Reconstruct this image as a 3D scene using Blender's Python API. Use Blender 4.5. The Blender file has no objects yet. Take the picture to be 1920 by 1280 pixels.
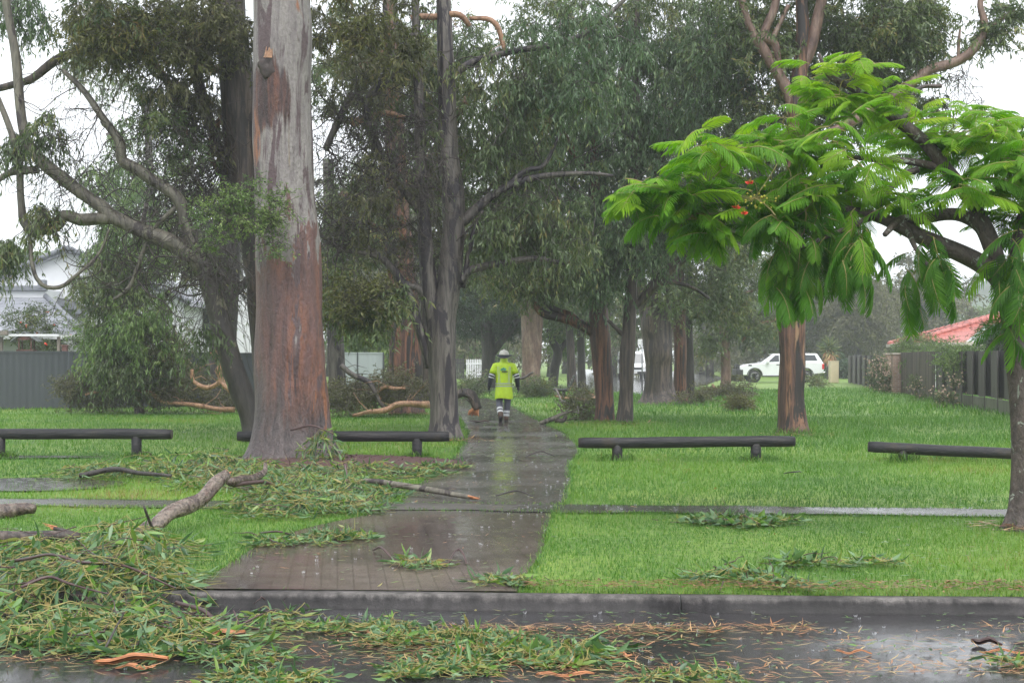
import bpy, bmesh, math, random
import numpy as np
from mathutils import Vector, Matrix

random.seed(7)
RNG = np.random.default_rng(11)
sc = bpy.context.scene
C = sc.collection

# ---------------------------------------------------------------- camera, sky, sun, exposure
F, HZ, H = 2667.0, 670.0, 1.6          # focal length in photo pixels, horizon row, eye height in metres
cam_d = bpy.data.cameras.new('camera')
cam_d.sensor_width = 36.0
cam_d.lens = F / 1920.0 * 36.0
cam_d.shift_y = (HZ - 640.0) / 1920.0
cam_d.clip_start, cam_d.clip_end = 0.1, 3000.0
cam = bpy.data.objects.new('camera', cam_d)
C.objects.link(cam)
cam.location = (0, 0, H)
cam.rotation_euler = (math.radians(90), 0, 0)
sc.camera = cam
sc.render.resolution_x, sc.render.resolution_y = 1024, 682

SUN_EL, SUN_ROT = math.radians(58), math.radians(200)
w = bpy.data.worlds.new('World'); sc.world = w
w.use_nodes = True
nt = w.node_tree
bg = nt.nodes['Background']
sky = nt.nodes.new('ShaderNodeTexSky')
sky.sky_type = 'NISHITA'; sky.sun_disc = False
sky.sun_elevation = SUN_EL; sky.sun_rotation = SUN_ROT
sky.air_density = 1.0; sky.dust_density = 4.0; sky.ozone_density = 1.0
hsv = nt.nodes.new('ShaderNodeHueSaturation')
hsv.inputs['Saturation'].default_value = 0.10
mixw = nt.nodes.new('ShaderNodeMix'); mixw.data_type = 'RGBA'
mixw.inputs['Factor'].default_value = 0.72
mixw.inputs[7].default_value = (8.0, 8.35, 8.9, 1)            # the even grey of a rain cloud deck
nt.links.new(sky.outputs[0], hsv.inputs['Color'])
nt.links.new(hsv.outputs[0], mixw.inputs[6])
nt.links.new(mixw.outputs[2], bg.inputs['Color'])
bg.inputs['Strength'].default_value = 0.12

sun_d = bpy.data.lights.new('sun', 'SUN')
sun_d.energy = 1.4; sun_d.angle = math.radians(40); sun_d.color = (1.0, 0.97, 0.93)
sun = bpy.data.objects.new('sun', sun_d); C.objects.link(sun)
sun.rotation_euler = (math.radians(90) - SUN_EL, 0, math.radians(20))
sc.view_settings.view_transform = 'Standard'
sc.view_settings.look = 'None'
sc.view_settings.exposure = 0.95
sc.view_settings.gamma = 1.0
try:
    sc.cycles.use_denoising = True
    sc.cycles.denoiser = 'OPENIMAGEDENOISE'
    sc.cycles.max_bounces = 6
    sc.cycles.diffuse_bounces = 3
    sc.cycles.glossy_bounces = 2
    sc.cycles.transmission_bounces = 3
    sc.cycles.volume_bounces = 1
    sc.cycles.transparent_max_bounces = 4
    sc.cycles.use_adaptive_sampling = True
    sc.cycles.adaptive_threshold = 0.02
    sc.cycles.caustics_reflective = False
    sc.cycles.caustics_refractive = False
except Exception:
    pass

# ---------------------------------------------------------------- helpers
def P(px, py, Y):
    return np.array([(px - 960) * Y / F, Y, H - (py - HZ) * Y / F])

def G(px, py, z=0.0):
    Y = F * (H - z) / (py - HZ)
    return np.array([(px - 960) * Y / F, Y, z])

ORG = {}

class MB:
    """collects vertices, faces, a material slot per face and one tint value per vertex"""
    def __init__(s):
        s.v, s.t, s.f, s.n = [], [], [], 0
    def add(s, v, faces, mat=0, tint=0.0, smooth=True):
        v = np.asarray(v, dtype=np.float32).reshape(-1, 3)
        if np.isscalar(tint): tint = np.full(len(v), tint, np.float32)
        s.v.append(v); s.t.append(np.asarray(tint, np.float32))
        if not isinstance(faces, (list, tuple)) or (len(faces) and np.isscalar(faces[0])):
            faces = [faces]
        for f in faces:
            f = np.asarray(f, dtype=np.int64)
            if f.ndim == 1: f = f[None]
            if len(f): s.f.append((f + s.n, mat, smooth))
        s.n += len(v)
    def mesh(s, name, mats, origin):
        V = np.concatenate(s.v) - np.asarray(origin, np.float32)
        me = bpy.data.meshes.new(name)
        me.vertices.add(len(V))
        me.vertices.foreach_set('co', V.astype(np.float32).ravel())
        li = np.concatenate([f.ravel() for f, _, _ in s.f]).astype(np.int32)
        lt = np.concatenate([np.full(len(f), f.shape[1]) for f, _, _ in s.f])
        mi = np.concatenate([np.full(len(f), m) for f, m, _ in s.f]).astype(np.int32)
        sm = np.concatenate([np.full(len(f), k) for f, _, k in s.f]).astype(bool)
        ls = (np.cumsum(lt) - lt).astype(np.int32)
        me.loops.add(len(li)); me.polygons.add(len(lt))
        me.loops.foreach_set('vertex_index', li)
        me.polygons.foreach_set('loop_start', ls)
        me.polygons.foreach_set('material_index', mi)
        me.polygons.foreach_set('use_smooth', sm)
        a = me.attributes.new('tint', 'FLOAT', 'POINT')
        a.data.foreach_set('value', np.concatenate(s.t))
        for m in mats: me.materials.append(m)
        me.update(calc_edges=True)
        return me

def obj(name, mb, mats, parent=None, origin=(0, 0, 0)):
    if not isinstance(mats, (list, tuple)): mats = [mats]
    if parent is not None: origin = ORG[parent.name]
    o = bpy.data.objects.new(name, mb.mesh(name, mats, origin))
    C.objects.link(o)
    if parent is not None: o.parent = parent
    else: o.location = origin
    ORG[o.name] = np.array(origin, float)
    return o

def tag(o, label=None, cat=None, group=None, kind=None):
    if label: o['label'] = label
    if cat: o['category'] = cat
    if group: o['group'] = group
    if kind: o['kind'] = kind
    return o

def thing(name, label, cat, loc, group=None):
    o = bpy.data.objects.new(name, None); C.objects.link(o)
    o.empty_display_size = 0.2
    o.location = loc; ORG[o.name] = np.array(loc, float)
    return tag(o, label, cat, group)

def nrm(a):
    return a / np.maximum(np.linalg.norm(a, axis=-1, keepdims=True), 1e-9)

def tubes(mb, paths, radii, n=4, mat=0, tint=0.0, ref=None, shape=None, caps=False):
    """a batch of tubes: paths (B,K,3), radii (B,K)"""
    paths = np.asarray(paths, float); radii = np.asarray(radii, float)
    if paths.ndim == 2: paths, radii = paths[None], radii[None]
    B, K, _ = paths.shape
    T = nrm(np.gradient(paths, axis=1))
    if ref is None:
        d = np.abs(nrm(paths[:, -1] - paths[:, 0]))
        R = np.eye(3)[np.argmin(d, axis=1)][:, None, :]
    else:
        R = np.asarray(ref, float)[None, None]
    U = nrm(np.cross(T, R)); W = np.cross(T, U)
    a = np.arange(n) / n * 2 * math.pi
    rr = radii[:, :, None] * (np.ones((B, K, n)) if shape is None else shape)
    V = paths[:, :, None, :] + rr[..., None] * (np.cos(a)[None, None, :, None] * U[:, :, None, :] + np.sin(a)[None, None, :, None] * W[:, :, None, :])
    idx = np.arange(B * K * n).reshape(B, K, n)
    q = np.stack([idx[:, :-1, :], np.roll(idx, -1, 2)[:, :-1, :], np.roll(idx, -1, 2)[:, 1:, :], idx[:, 1:, :]], -1).reshape(-1, 4)
    if not np.isscalar(tint): tint = np.repeat(np.asarray(tint), K * n)
    fs = [q]
    if caps:
        fs.append(idx[:, 0, ::-1].reshape(B, n)); fs.append(idx[:, -1, :].reshape(B, n))
    mb.add(V.reshape(-1, 3), fs, mat, tint)

def resample(pts, rad, step):
    """Catmull-Rom through the given points"""
    pts = np.asarray(pts, float); rad = np.asarray(rad, float)
    A = np.concatenate([pts, rad[:, None]], 1)
    A = np.concatenate([2 * A[:1] - A[1:2], A, 2 * A[-1:] - A[-2:-1]])
    out = []
    for i in range(1, len(A) - 2):
        L = np.linalg.norm(A[i + 1, :3] - A[i, :3])
        k = max(2, int(math.ceil(L / step)))
        t = (np.arange(k) / k)[:, None]
        p0, p1, p2, p3 = A[i - 1], A[i], A[i + 1], A[i + 2]
        out.append(0.5 * (2 * p1 + (p2 - p0) * t + (2 * p0 - 5 * p1 + 4 * p2 - p3) * t ** 2 + (3 * p1 - p0 - 3 * p2 + p3) * t ** 3))
    out.append(A[-2:-1])
    out = np.concatenate(out)
    return out[:, :3], np.maximum(out[:, 3], 0.002)

def vnoise(u, v, pu, seed):
    """value noise, periodic in u with period pu (int)"""
    r = np.random.default_rng(seed).random((pu, 512))
    ui, vi = np.floor(u).astype(int), np.floor(v).astype(int)
    fu, fv = u - ui, v - vi
    fu, fv = fu * fu * (3 - 2 * fu), fv * fv * (3 - 2 * fv)
    g = lambda a, b: r[a % pu, b % 512]
    return (g(ui, vi) * (1 - fu) + g(ui + 1, vi) * fu) * (1 - fv) + (g(ui, vi + 1) * (1 - fu) + g(ui + 1, vi + 1) * fu) * fv

def noise2(x, y, seed=0):
    return vnoise(np.asarray(x, float), np.asarray(y, float), 512, seed)

def trunk_tube(mb, pts, rad, n=16, amp=0.06, step=0.15, wob=0.0, flare=0.0, seed=1, mat=0, tint=0.0, ridge=14):
    p, r = resample(pts, rad, step)
    K = len(p)
    s = np.concatenate([[0], np.cumsum(np.linalg.norm(np.diff(p, axis=0), axis=1))])
    if wob:
        rg = np.random.default_rng(seed + 5)
        for k in range(2):
            fr = rg.uniform(0.8, 2.5) / max(0.4, s[-1] / 6 + .3)
            p = p + (np.sin(s * fr * 2 + rg.uniform(0, 6)) * wob * np.minimum(1, s / 0.3))[:, None] * nrm(rg.normal(size=3))[None]
    a = np.arange(n) / n
    A, S = np.meshgrid(a, s)
    sh = 1 + amp * (vnoise(A * 6, S * 1.2, 6, seed) - .5) * 2 + amp * .6 * (vnoise(A * ridge, S * 2.2, ridge, seed + 1) - .5) * 2
    if flare:
        lob = 1 + 0.35 * np.cos(2 * math.pi * A * 5 + seed) + .25 * np.cos(2 * math.pi * A * 8 + 2 * seed)
        sh = sh * (1 + flare * np.exp(-S / 0.28) * lob)
    tubes(mb, p, r, n, mat, tint, ref=(0.05, 1, 0.02) if abs(nrm(p[-1] - p[0])[1]) < .8 else (1, 0.1, .1), shape=sh[None], caps=True)
    return p, r

def quad_leaves(mb, B, D, L, Wd, rng, mat=0, tint=None, curl=0.12):
    N = len(B)
    side = nrm(np.cross(D, rng.normal(size=(N, 3)))); up = np.cross(side, D)
    L = L[:, None]; Wd = Wd[:, None]
    mid = B + D * L * .42 + up * L * curl * .6
    tip = B + D * L - up * L * curl
    V = np.stack([B, mid + side * Wd / 2, tip, mid - side * Wd / 2], 1)
    if tint is None: tint = rng.random(N)
    mb.add(V.reshape(-1, 3), np.arange(N * 4).reshape(N, 4), mat, np.repeat(tint, 4))

def fine_leaves(mb, B, D, L, Wd, rng, mat=0, tint=None, zmin=None, flat=None):
    """curved leaves of four faces for the foreground"""
    N = len(B)
    R = rng.normal(size=(N, 3))
    if flat is not None: R = R * (1 - flat) + np.array([0, 0, 1.0]) * flat
    side = nrm(np.cross(D, R)); up = np.cross(side, D)
    L = L[:, None]; Wd = Wd[:, None]
    c = rng.uniform(-.25, .25, (N, 1)); s2 = rng.uniform(-.25, .25, (N, 1))
    def st(t, wf):
        m = B + D * L * t + up * L * c * t * t + side * L * s2 * t * t
        return m + side * Wd * wf / 2 + up * Wd * .12 * wf, m - side * Wd * wf / 2 + up * Wd * .12 * wf, m
    a1, b1, m1 = st(.3, .95); a2, b2, m2 = st(.62, .8); _, _, tip = st(1, 0)
    V = np.stack([B, a1, m1, b1, a2, m2, b2, tip], 1)
    if zmin is not None: V[..., 2] = np.maximum(V[..., 2], zmin + rng.uniform(0.002, 0.02, (N, 1)))
    o = (np.arange(N) * 8)[:, None]
    if tint is None: tint = rng.random(N)
    mb.add(V.reshape(-1, 3), [np.concatenate([o + [0, 1, 2], o + [0, 2, 3], o + [4, 7, 5], o + [5, 7, 6]]),
                              np.concatenate([o + [1, 4, 5, 2], o + [2, 5, 6, 3]])], mat, np.repeat(tint, 8))

def box(mb, c, s, mat=0, rot=0.0, bevel=0.0, tint=0.0, taper=1.0):
    """box centred at c with size s, turned about z; a small chamfer when bevel > 0"""
    sx, sy, sz = [k / 2 for k in s]
    bm = bmesh.new()
    bmesh.ops.create_cube(bm, size=1.0)
    for v in bm.verts:
        k = taper if v.co.z > 0 else 1.0
        v.co = Vector((v.co.x * 2 * sx * k, v.co.y * 2 * sy * k, v.co.z * 2 * sz))
    if bevel: bmesh.ops.bevel(bm, geom=bm.edges[:], offset=bevel, segments=2, profile=.5, affect='EDGES')
    bm.transform(Matrix.Translation(Vector([float(k) for k in c])) @ Matrix.Rotation(rot, 4, 'Z'))
    add_bm(mb, bm, mat, tint, smooth=False)

def add_bm(mb, bm, mat=0, tint=0.0, smooth=True):
    bm.verts.index_update()
    V = np.array([v.co[:] for v in bm.verts])
    by = {}
    for f in bm.faces: by.setdefault(len(f.verts), []).append([v.index for v in f.verts])
    mb.add(V, [np.array(k) for k in by.values()], mat, tint, smooth)
    bm.free()

def lathe(mb, c, prof, n=20, mat=0, axis='z', tint=0.0, smooth=True, sx=1.0, sy=1.0):
    """profile of (radius, height) pairs turned round an axis through c"""
    a = np.arange(n) / n * 2 * math.pi
    V = []
    for r, h in prof:
        x, y = np.cos(a) * r * sx, np.sin(a) * r * sy
        z = np.full(n, h)
        V.append(np.stack({'z': [x, y, z], 'y': [x, z, y], 'x': [z, x, y]}[axis], 1))
    V = np.concatenate(V) + np.asarray(c)
    K = len(prof); idx = np.arange(K * n).reshape(K, n)
    q = np.stack([idx[:-1], np.roll(idx, -1, 1)[:-1], np.roll(idx, -1, 1)[1:], idx[1:]], -1).reshape(-1, 4)
    mb.add(V, [q, idx[0][::-1][None], idx[-1][None]], mat, tint, smooth)

def extrude_poly(mb, poly, y0, y1, mat=0, tint=0.0, plane='xz', smooth=False):
    """prism over a 2D outline"""
    n = len(poly)
    p = np.asarray(poly, float)
    def lay(h):
        z = np.full(n, h)
        return np.stack({'xz': [p[:, 0], z, p[:, 1]], 'xy': [p[:, 0], p[:, 1], z], 'yz': [z, p[:, 0], p[:, 1]]}[plane], 1)
    i = np.arange(n); j = (i + 1) % n
    mb.add(np.concatenate([lay(y0), lay(y1)]), [np.stack([i, j, j + n, i + n], 1), i[None], (i + n)[::-1][None]], mat, tint, smooth)

def in_poly(x, y, poly):
    inside = np.zeros(len(x), bool)
    n = len(poly)
    for i in range(n):
        x0, y0 = poly[i]; x1, y1 = poly[(i + 1) % n]
        c = ((y0 > y) != (y1 > y)) & (x < (x1 - x0) * (y - y0) / (y1 - y0 + 1e-12) + x0)
        inside ^= c
    return inside

# ---------------------------------------------------------------- materials
def mat_new(name):
    m = bpy.data.materials.new(name); m.use_nodes = True
    t = m.node_tree
    return m, t, t.nodes['Principled BSDF']

def N(t, kind, **kw):
    n = t.nodes.new('ShaderNode' + kind)
    for k, v in kw.items():
        if k in n.inputs: n.inputs[k].default_value = v
        else: setattr(n, k, v)
    return n

def ramp(t, fac, stops, interp='LINEAR'):
    r = t.nodes.new('ShaderNodeValToRGB')
    r.color_ramp.interpolation = interp
    e = r.color_ramp.elements
    while len(e) < len(stops): e.new(0.5)
    for k, (p, c) in zip(e, stops):
        k.position = p; k.color = (c if len(c) == 4 else (*c, 1))
    t.links.new(fac, r.inputs[0])
    return r.outputs[0]

def mixc(t, fac, a, b, blend='MIX'):
    m = t.nodes.new('ShaderNodeMix'); m.data_type = 'RGBA'; m.blend_type = blend
    for i, s in ((0, fac), (6, a), (7, b)):
        if hasattr(s, 'links') or isinstance(s, bpy.types.NodeSocket): t.links.new(s, m.inputs[i])
        else: m.inputs[i].default_value = s if np.isscalar(s) else ((*s, 1) if len(s) == 3 else s)
    return m.outputs[2]

def math_n(t, op, a, b=None):
    m = t.nodes.new('ShaderNodeMath'); m.operation = op
    for i, s in enumerate((a, b)):
        if s is None: continue
        if isinstance(s, bpy.types.NodeSocket): t.links.new(s, m.inputs[i])
        else: m.inputs[i].default_value = s
    return m.outputs[0]

def coords(t, scale=(1, 1, 1), kind='Object'):
    c = N(t, 'TexCoord'); mp = N(t, 'Mapping')
    mp.inputs['Scale'].default_value = scale
    t.links.new(c.outputs[kind], mp.inputs['Vector'])
    return mp.outputs[0]

def noise(t, vec, scale, detail=4, rough=.55, dist=0.0):
    n = N(t, 'TexNoise'); n.inputs['Scale'].default_value = scale; n.inputs['Detail'].default_value = detail
    n.inputs['Roughness'].default_value = rough; n.inputs['Distortion'].default_value = dist
    t.links.new(vec, n.inputs['Vector'])
    return n.outputs[0]

def bump(t, b, h, strength=.4, dist=.02):
    k = N(t, 'Bump'); k.inputs['Strength'].default_value = strength; k.inputs['Distance'].default_value = dist
    t.links.new(h, k.inputs['Height']); t.links.new(k.outputs[0], b.inputs['Normal'])

def plain(name, col, rough=.5, metal=0.0, var=.15, scale=8, bump_s=0.0, coat=0.0, kind='Object', stretch=(1, 1, 1)):
    m, t, b = mat_new(name)
    v = coords(t, stretch, kind)
    n = noise(t, v, scale, 5)
    a = tuple(c * (1 - var) for c in col); d = tuple(min(1, c * (1 + var)) for c in col)
    t.links.new(ramp(t, n, [(.3, a), (.7, d)]), b.inputs['Base Color'])
    b.inputs['Roughness'].default_value = rough; b.inputs['Metallic'].default_value = metal
    b.inputs['Coat Weight'].default_value = coat
    if bump_s: bump(t, b, n, bump_s, .01)
    return m

def leaf_mat(name, stops, rough=.42, trans=.25, spec=.5):
    m, t, b = mat_new(name)
    a = N(t, 'Attribute'); a.attribute_name = 'tint'
    col = ramp(t, a.outputs['Fac'], stops)
    t.links.new(col, b.inputs['Base Color'])
    b.inputs['Roughness'].default_value = rough
    b.inputs['Specular IOR Level'].default_value = spec
    tr = N(t, 'BsdfTranslucent')
    t.links.new(mixc(t, 1.0, col, (1.1, 1.35, .6), 'MULTIPLY'), tr.inputs['Color'])
    ms = N(t, 'MixShader'); ms.inputs[0].default_value = trans
    t.links.new(b.outputs[0], ms.inputs[1]); t.links.new(tr.outputs[0], ms.inputs[2])
    t.links.new(ms.outputs[0], t.nodes['Material Output'].inputs['Surface'])
    return m

def bark_mat(name, stops, scale=3.0, stretch=.16, fissure=.6, rough=.55, patch=None, bstr=.7, streak=None):
    """long vertical fibres, darker fissures, optional peeled patches"""
    m, t, b = mat_new(name)
    v = coords(t, (1, 1, stretch))
    n1 = noise(t, v, scale, 6, .6, .6)
    col = ramp(t, n1, stops)
    n2 = noise(t, v, scale * 5, 4, .6, .3)
    fis = ramp(t, n2, [(.36, (1 - fissure,) * 3), (.55, (1, 1, 1))])
    col = mixc(t, 1.0, col, fis, 'MULTIPLY')
    if patch:
        n3 = noise(t, coords(t, (1, 1, stretch * 1.5)), scale * 1.15, 5, .62, .9)
        col = mixc(t, ramp(t, n3, [(patch[1], (0, 0, 0)), (patch[1] + .035, (1, 1, 1))]), col, patch[0])
    t.links.new(col, b.inputs['Base Color'])
    b.inputs['Roughness'].default_value = rough
    h = math_n(t, 'ADD', n2, n1)
    bump(t, b, h, bstr, .03)
    return m

M = {}
# leaves: real leaf colours, one value per leaf
M['gum_leaf'] = leaf_mat('gum_leaf', [(0, (.045, .075, .034)), (.35, (.085, .13, .05)), (.7, (.14, .185, .07)), (.88, (.20, .20, .06)), (1, (.24, .17, .07))])
M['blue_leaf'] = leaf_mat('blue_leaf', [(0, (.045, .085, .042)), (.5, (.09, .155, .072)), (.85, (.15, .22, .095)), (1, (.20, .23, .07))])
M['olive_leaf'] = leaf_mat('olive_leaf', [(0, (.06, .07, .022)), (.5, (.12, .13, .036)), (.8, (.17, .165, .045)), (1, (.21, .13, .05))])
M['lime_leaf'] = leaf_mat('lime_leaf', [(0, (.06, .12, .035)), (.5, (.13, .22, .055)), (1, (.24, .31, .09))])
M['dark_leaf'] = leaf_mat('dark_leaf', [(0, (.02, .045, .022)), (.6, (.04, .08, .035)), (1, (.07, .12, .05))])
M['dull_leaf'] = leaf_mat('dull_leaf', [(0, (.055, .06, .03)), (.5, (.11, .11, .05)), (.85, (.16, .165, .065)), (1, (.21, .15, .08))])
M['storm_leaf'] = leaf_mat('storm_leaf', [(0, (.03, .07, .032)), (.28, (.06, .135, .05)), (.50, (.115, .21, .085)), (.60, (.18, .28, .15)), (.68, (.12, .25, .03)), (.84, (.20, .26, .06)), (.93, (.28, .25, .08)), (1, (.30, .15, .07))], rough=.32, trans=.22)
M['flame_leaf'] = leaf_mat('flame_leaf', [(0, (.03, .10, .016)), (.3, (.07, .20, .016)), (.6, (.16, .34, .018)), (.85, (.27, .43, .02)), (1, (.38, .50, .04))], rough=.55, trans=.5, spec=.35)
M['pink_petal'] = leaf_mat('pink_petal', [(0, (.55, .35, .35)), (.5, (.45, .30, .28)), (1, (.7, .55, .5))], rough=.6)
M['grass'] = leaf_mat('grass', [(0, (.03, .10, .02)), (.36, (.075, .19, .022)), (.68, (.135, .265, .03)), (.88, (.23, .31, .055)), (1, (.27, .19, .08))], rough=.4, trans=.35)
M['stem'] = plain('twig_stem', (.26, .23, .07), .5, var=.3)
M['twig'] = plain('twig', (.04, .03, .027), .5, var=.4, scale=3)
M['twig_grey'] = plain('twig_grey', (.13, .11, .095), .5, var=.35, scale=3)
M['red_twig'] = plain('red_twig', (.065, .034, .032), .4, var=.4)

# barks
M['bark_gum'] = None
def big_gum_bark():
    m, t, b = mat_new('bark_big_gum')
    c = N(t, 'TexCoord'); sep = N(t, 'SeparateXYZ'); t.links.new(c.outputs['Object'], sep.inputs[0])
    z = sep.outputs['Z']
    v1 = coords(t, (1, 1, .22)); v2 = coords(t, (1, 1, .10))
    n1 = noise(t, v1, 2.2, 6, .62, 1.0)
    n2 = noise(t, v2, 9.0, 5, .6, .4)
    n3 = noise(t, coords(t, (1, 1, .3)), 1.1, 4, .55, 1.2)
    pale = ramp(t, n2, [(.2, (.10, .083, .08)), (.40, (.17, .15, .145)), (.58, (.24, .22, .205)), (.8, (.155, .13, .10))])
    n6 = noise(t, coords(t, (1, 1, .13)), 4.2, 5, .6, .9)
    pale = mixc(t, ramp(t, n6, [(.54, (0, 0, 0)), (.575, (1, 1, 1))]), pale, (.085, .055, .058))
    pale = mixc(t, ramp(t, n6, [(.30, (1, 1, 1)), (.34, (0, 0, 0))]), pale, (.17, .135, .085))
    red = ramp(t, n1, [(.25, (.055, .036, .036)), (.40, (.095, .055, .052)), (.50, (.135, .068, .058)), (.57, (.18, .075, .045)), (.61, (.08, .052, .055)), (.75, (.15, .11, .10))])
    red = mixc(t, 1.0, red, ramp(t, n2, [(.3, (.42, .40, .40)), (.5, (1, 1, 1)), (.75, (1.2, 1.15, 1.1))]), 'MULTIPLY')
    n8 = noise(t, coords(t, (1, 1, .45)), 26.0, 4, .7)
    rough_b = ramp(t, n2, [(.28, (.022, .018, .018)), (.5, (.075, .058, .056)), (.72, (.13, .105, .10))])
    zz = math_n(t, 'ADD', z, math_n(t, 'MULTIPLY', math_n(t, 'SUBTRACT', n1, .5), 9.0))
    zz = math_n(t, 'ADD', zz, math_n(t, 'MULTIPLY', math_n(t, 'SUBTRACT', n6, .5), 4.0))
    up = ramp(t, math_n(t, 'MULTIPLY', zz, .1), [(.325, (0, 0, 0)), (.345, (1, 1, 1))])
    z0 = math_n(t, 'ADD', z, math_n(t, 'MULTIPLY', math_n(t, 'SUBTRACT', n1, .5), 3.4))
    low = ramp(t, math_n(t, 'MULTIPLY', z0, .1), [(.06, (1, 1, 1)), (.15, (0, 0, 0))])
    col = mixc(t, up, red, pale)
    col = mixc(t, low, col, rough_b)
    n5 = noise(t, coords(t, (1, 1, .16)), 3.1, 4, .5, .5)
    col = mixc(t, ramp(t, n5, [(.665, (0, 0, 0)), (.69, (1, 1, 1))]), col, (.25, .10, .045))
    mp = N(t, 'Mapping'); mp.inputs['Location'].default_value = (.36 / .36, 0, -5.55 / .62); mp.inputs['Scale'].default_value = (1 / .36, .6, 1 / .62)
    t.links.new(c.outputs['Object'], mp.inputs['Vector']); ln = N(t, 'VectorMath', operation='LENGTH'); t.links.new(mp.outputs[0], ln.inputs[0])
    sd = math_n(t, 'ADD', ln.outputs['Value'], math_n(t, 'MULTIPLY', math_n(t, 'SUBTRACT', n6, .5), 2.2))
    col = mixc(t, ramp(t, sd, [(.75, (1, 1, 1)), (.95, (0, 0, 0))]), col, ramp(t, n2, [(.38, (.018, .012, .013)), (.52, (.06, .028, .024)), (.66, (.14, .055, .032))]))
    col = mixc(t, 1.0, col, ramp(t, n8, [(.3, (.72, .70, .70)), (.55, (1.05, 1.05, 1.05))]), 'MULTIPLY')
    t.links.new(col, b.inputs['Base Color'])
    b.inputs['Roughness'].default_value = .45
    bump(t, b, math_n(t, 'ADD', n2, math_n(t, 'MULTIPLY', n8, .8)), 1.0, .035)
    return m
M['bark_gum'] = big_gum_bark()
M['bark_pale'] = bark_mat('bark_pale', [(.3, (.06, .05, .04)), (.5, (.13, .118, .09)), (.65, (.18, .168, .125)), (.8, (.09, .066, .055))], 3.0, .2, .45, patch=((.032, .024, .022), .56))
M['bark_mottled'] = bark_mat('bark_mottled', [(.3, (.02, .017, .016)), (.5, (.045, .038, .034)), (.7, (.07, .06, .052))], 2.2, .3, .4, patch=((.16, .145, .10), .60))
M['bark_grey'] = bark_mat('bark_grey', [(.3, (.06, .05, .046)), (.5, (.115, .10, .09)), (.65, (.165, .148, .128)), (.8, (.07, .056, .054))], 3.5, .12, .55, patch=((.022, .017, .022), .515))
M['bark_red'] = bark_mat('bark_red', [(.3, (.03, .02, .018)), (.46, (.10, .046, .03)), (.58, (.20, .085, .045)), (.72, (.06, .036, .032))], 3.5, .09, .72, patch=((.022, .017, .016), .53))
M['bark_torn'] = bark_mat('bark_torn', [(.28, (.022, .018, .017)), (.45, (.10, .052, .038)), (.56, (.19, .092, .05)), (.64, (.27, .17, .10)), (.75, (.065, .048, .043))], 4.0, .09, .72, patch=((.020, .016, .015), .505))
M['bark_brown'] = bark_mat('bark_brown', [(.3, (.03, .024, .021)), (.5, (.078, .058, .048)), (.65, (.14, .105, .084)), (.8, (.055, .04, .035))], 4.0, .09, .7, patch=((.026, .021, .020), .54))
M['bark_dark'] = bark_mat('bark_dark', [(.3, (.02, .017, .016)), (.55, (.05, .042, .038)), (.75, (.08, .066, .058))], 4.0, .15, .5)
M['bark_pink'] = bark_mat('bark_pink', [(.3, (.10, .058, .048)), (.5, (.20, .125, .095)), (.65, (.29, .21, .165)), (.8, (.13, .075, .06))], 3.0, .3, .4)
M['bark_lichen'] = bark_mat('bark_lichen', [(.3, (.04, .032, .027)), (.52, (.085, .065, .055)), (.75, (.12, .095, .08))], 7, .5, .4, patch=((.26, .29, .24), .60))
M['bark_dead'] = bark_mat('bark_dead', [(.3, (.16, .08, .045)), (.5, (.34, .19, .11)), (.7, (.46, .29, .18))], 5, .5, .4)
M['heartwood'] = plain('heartwood', (.42, .17, .07), .5, var=.35, scale=14)
M['wet_log'] = bark_mat('wet_log', [(.3, (.03, .02, .018)), (.44, (.10, .068, .055)), (.56, (.22, .175, .14)), (.64, (.12, .075, .06)), (.78, (.05, .034, .03))], 6, .9, .6, rough=.25)

# ---------------------------------------------------------------- the setting: road, kerb, lawn, path, water
ROAD_Z = -0.102
KS = -0.052
def kerb_y(x): return 9.70 + KS * np.asarray(x)

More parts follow.
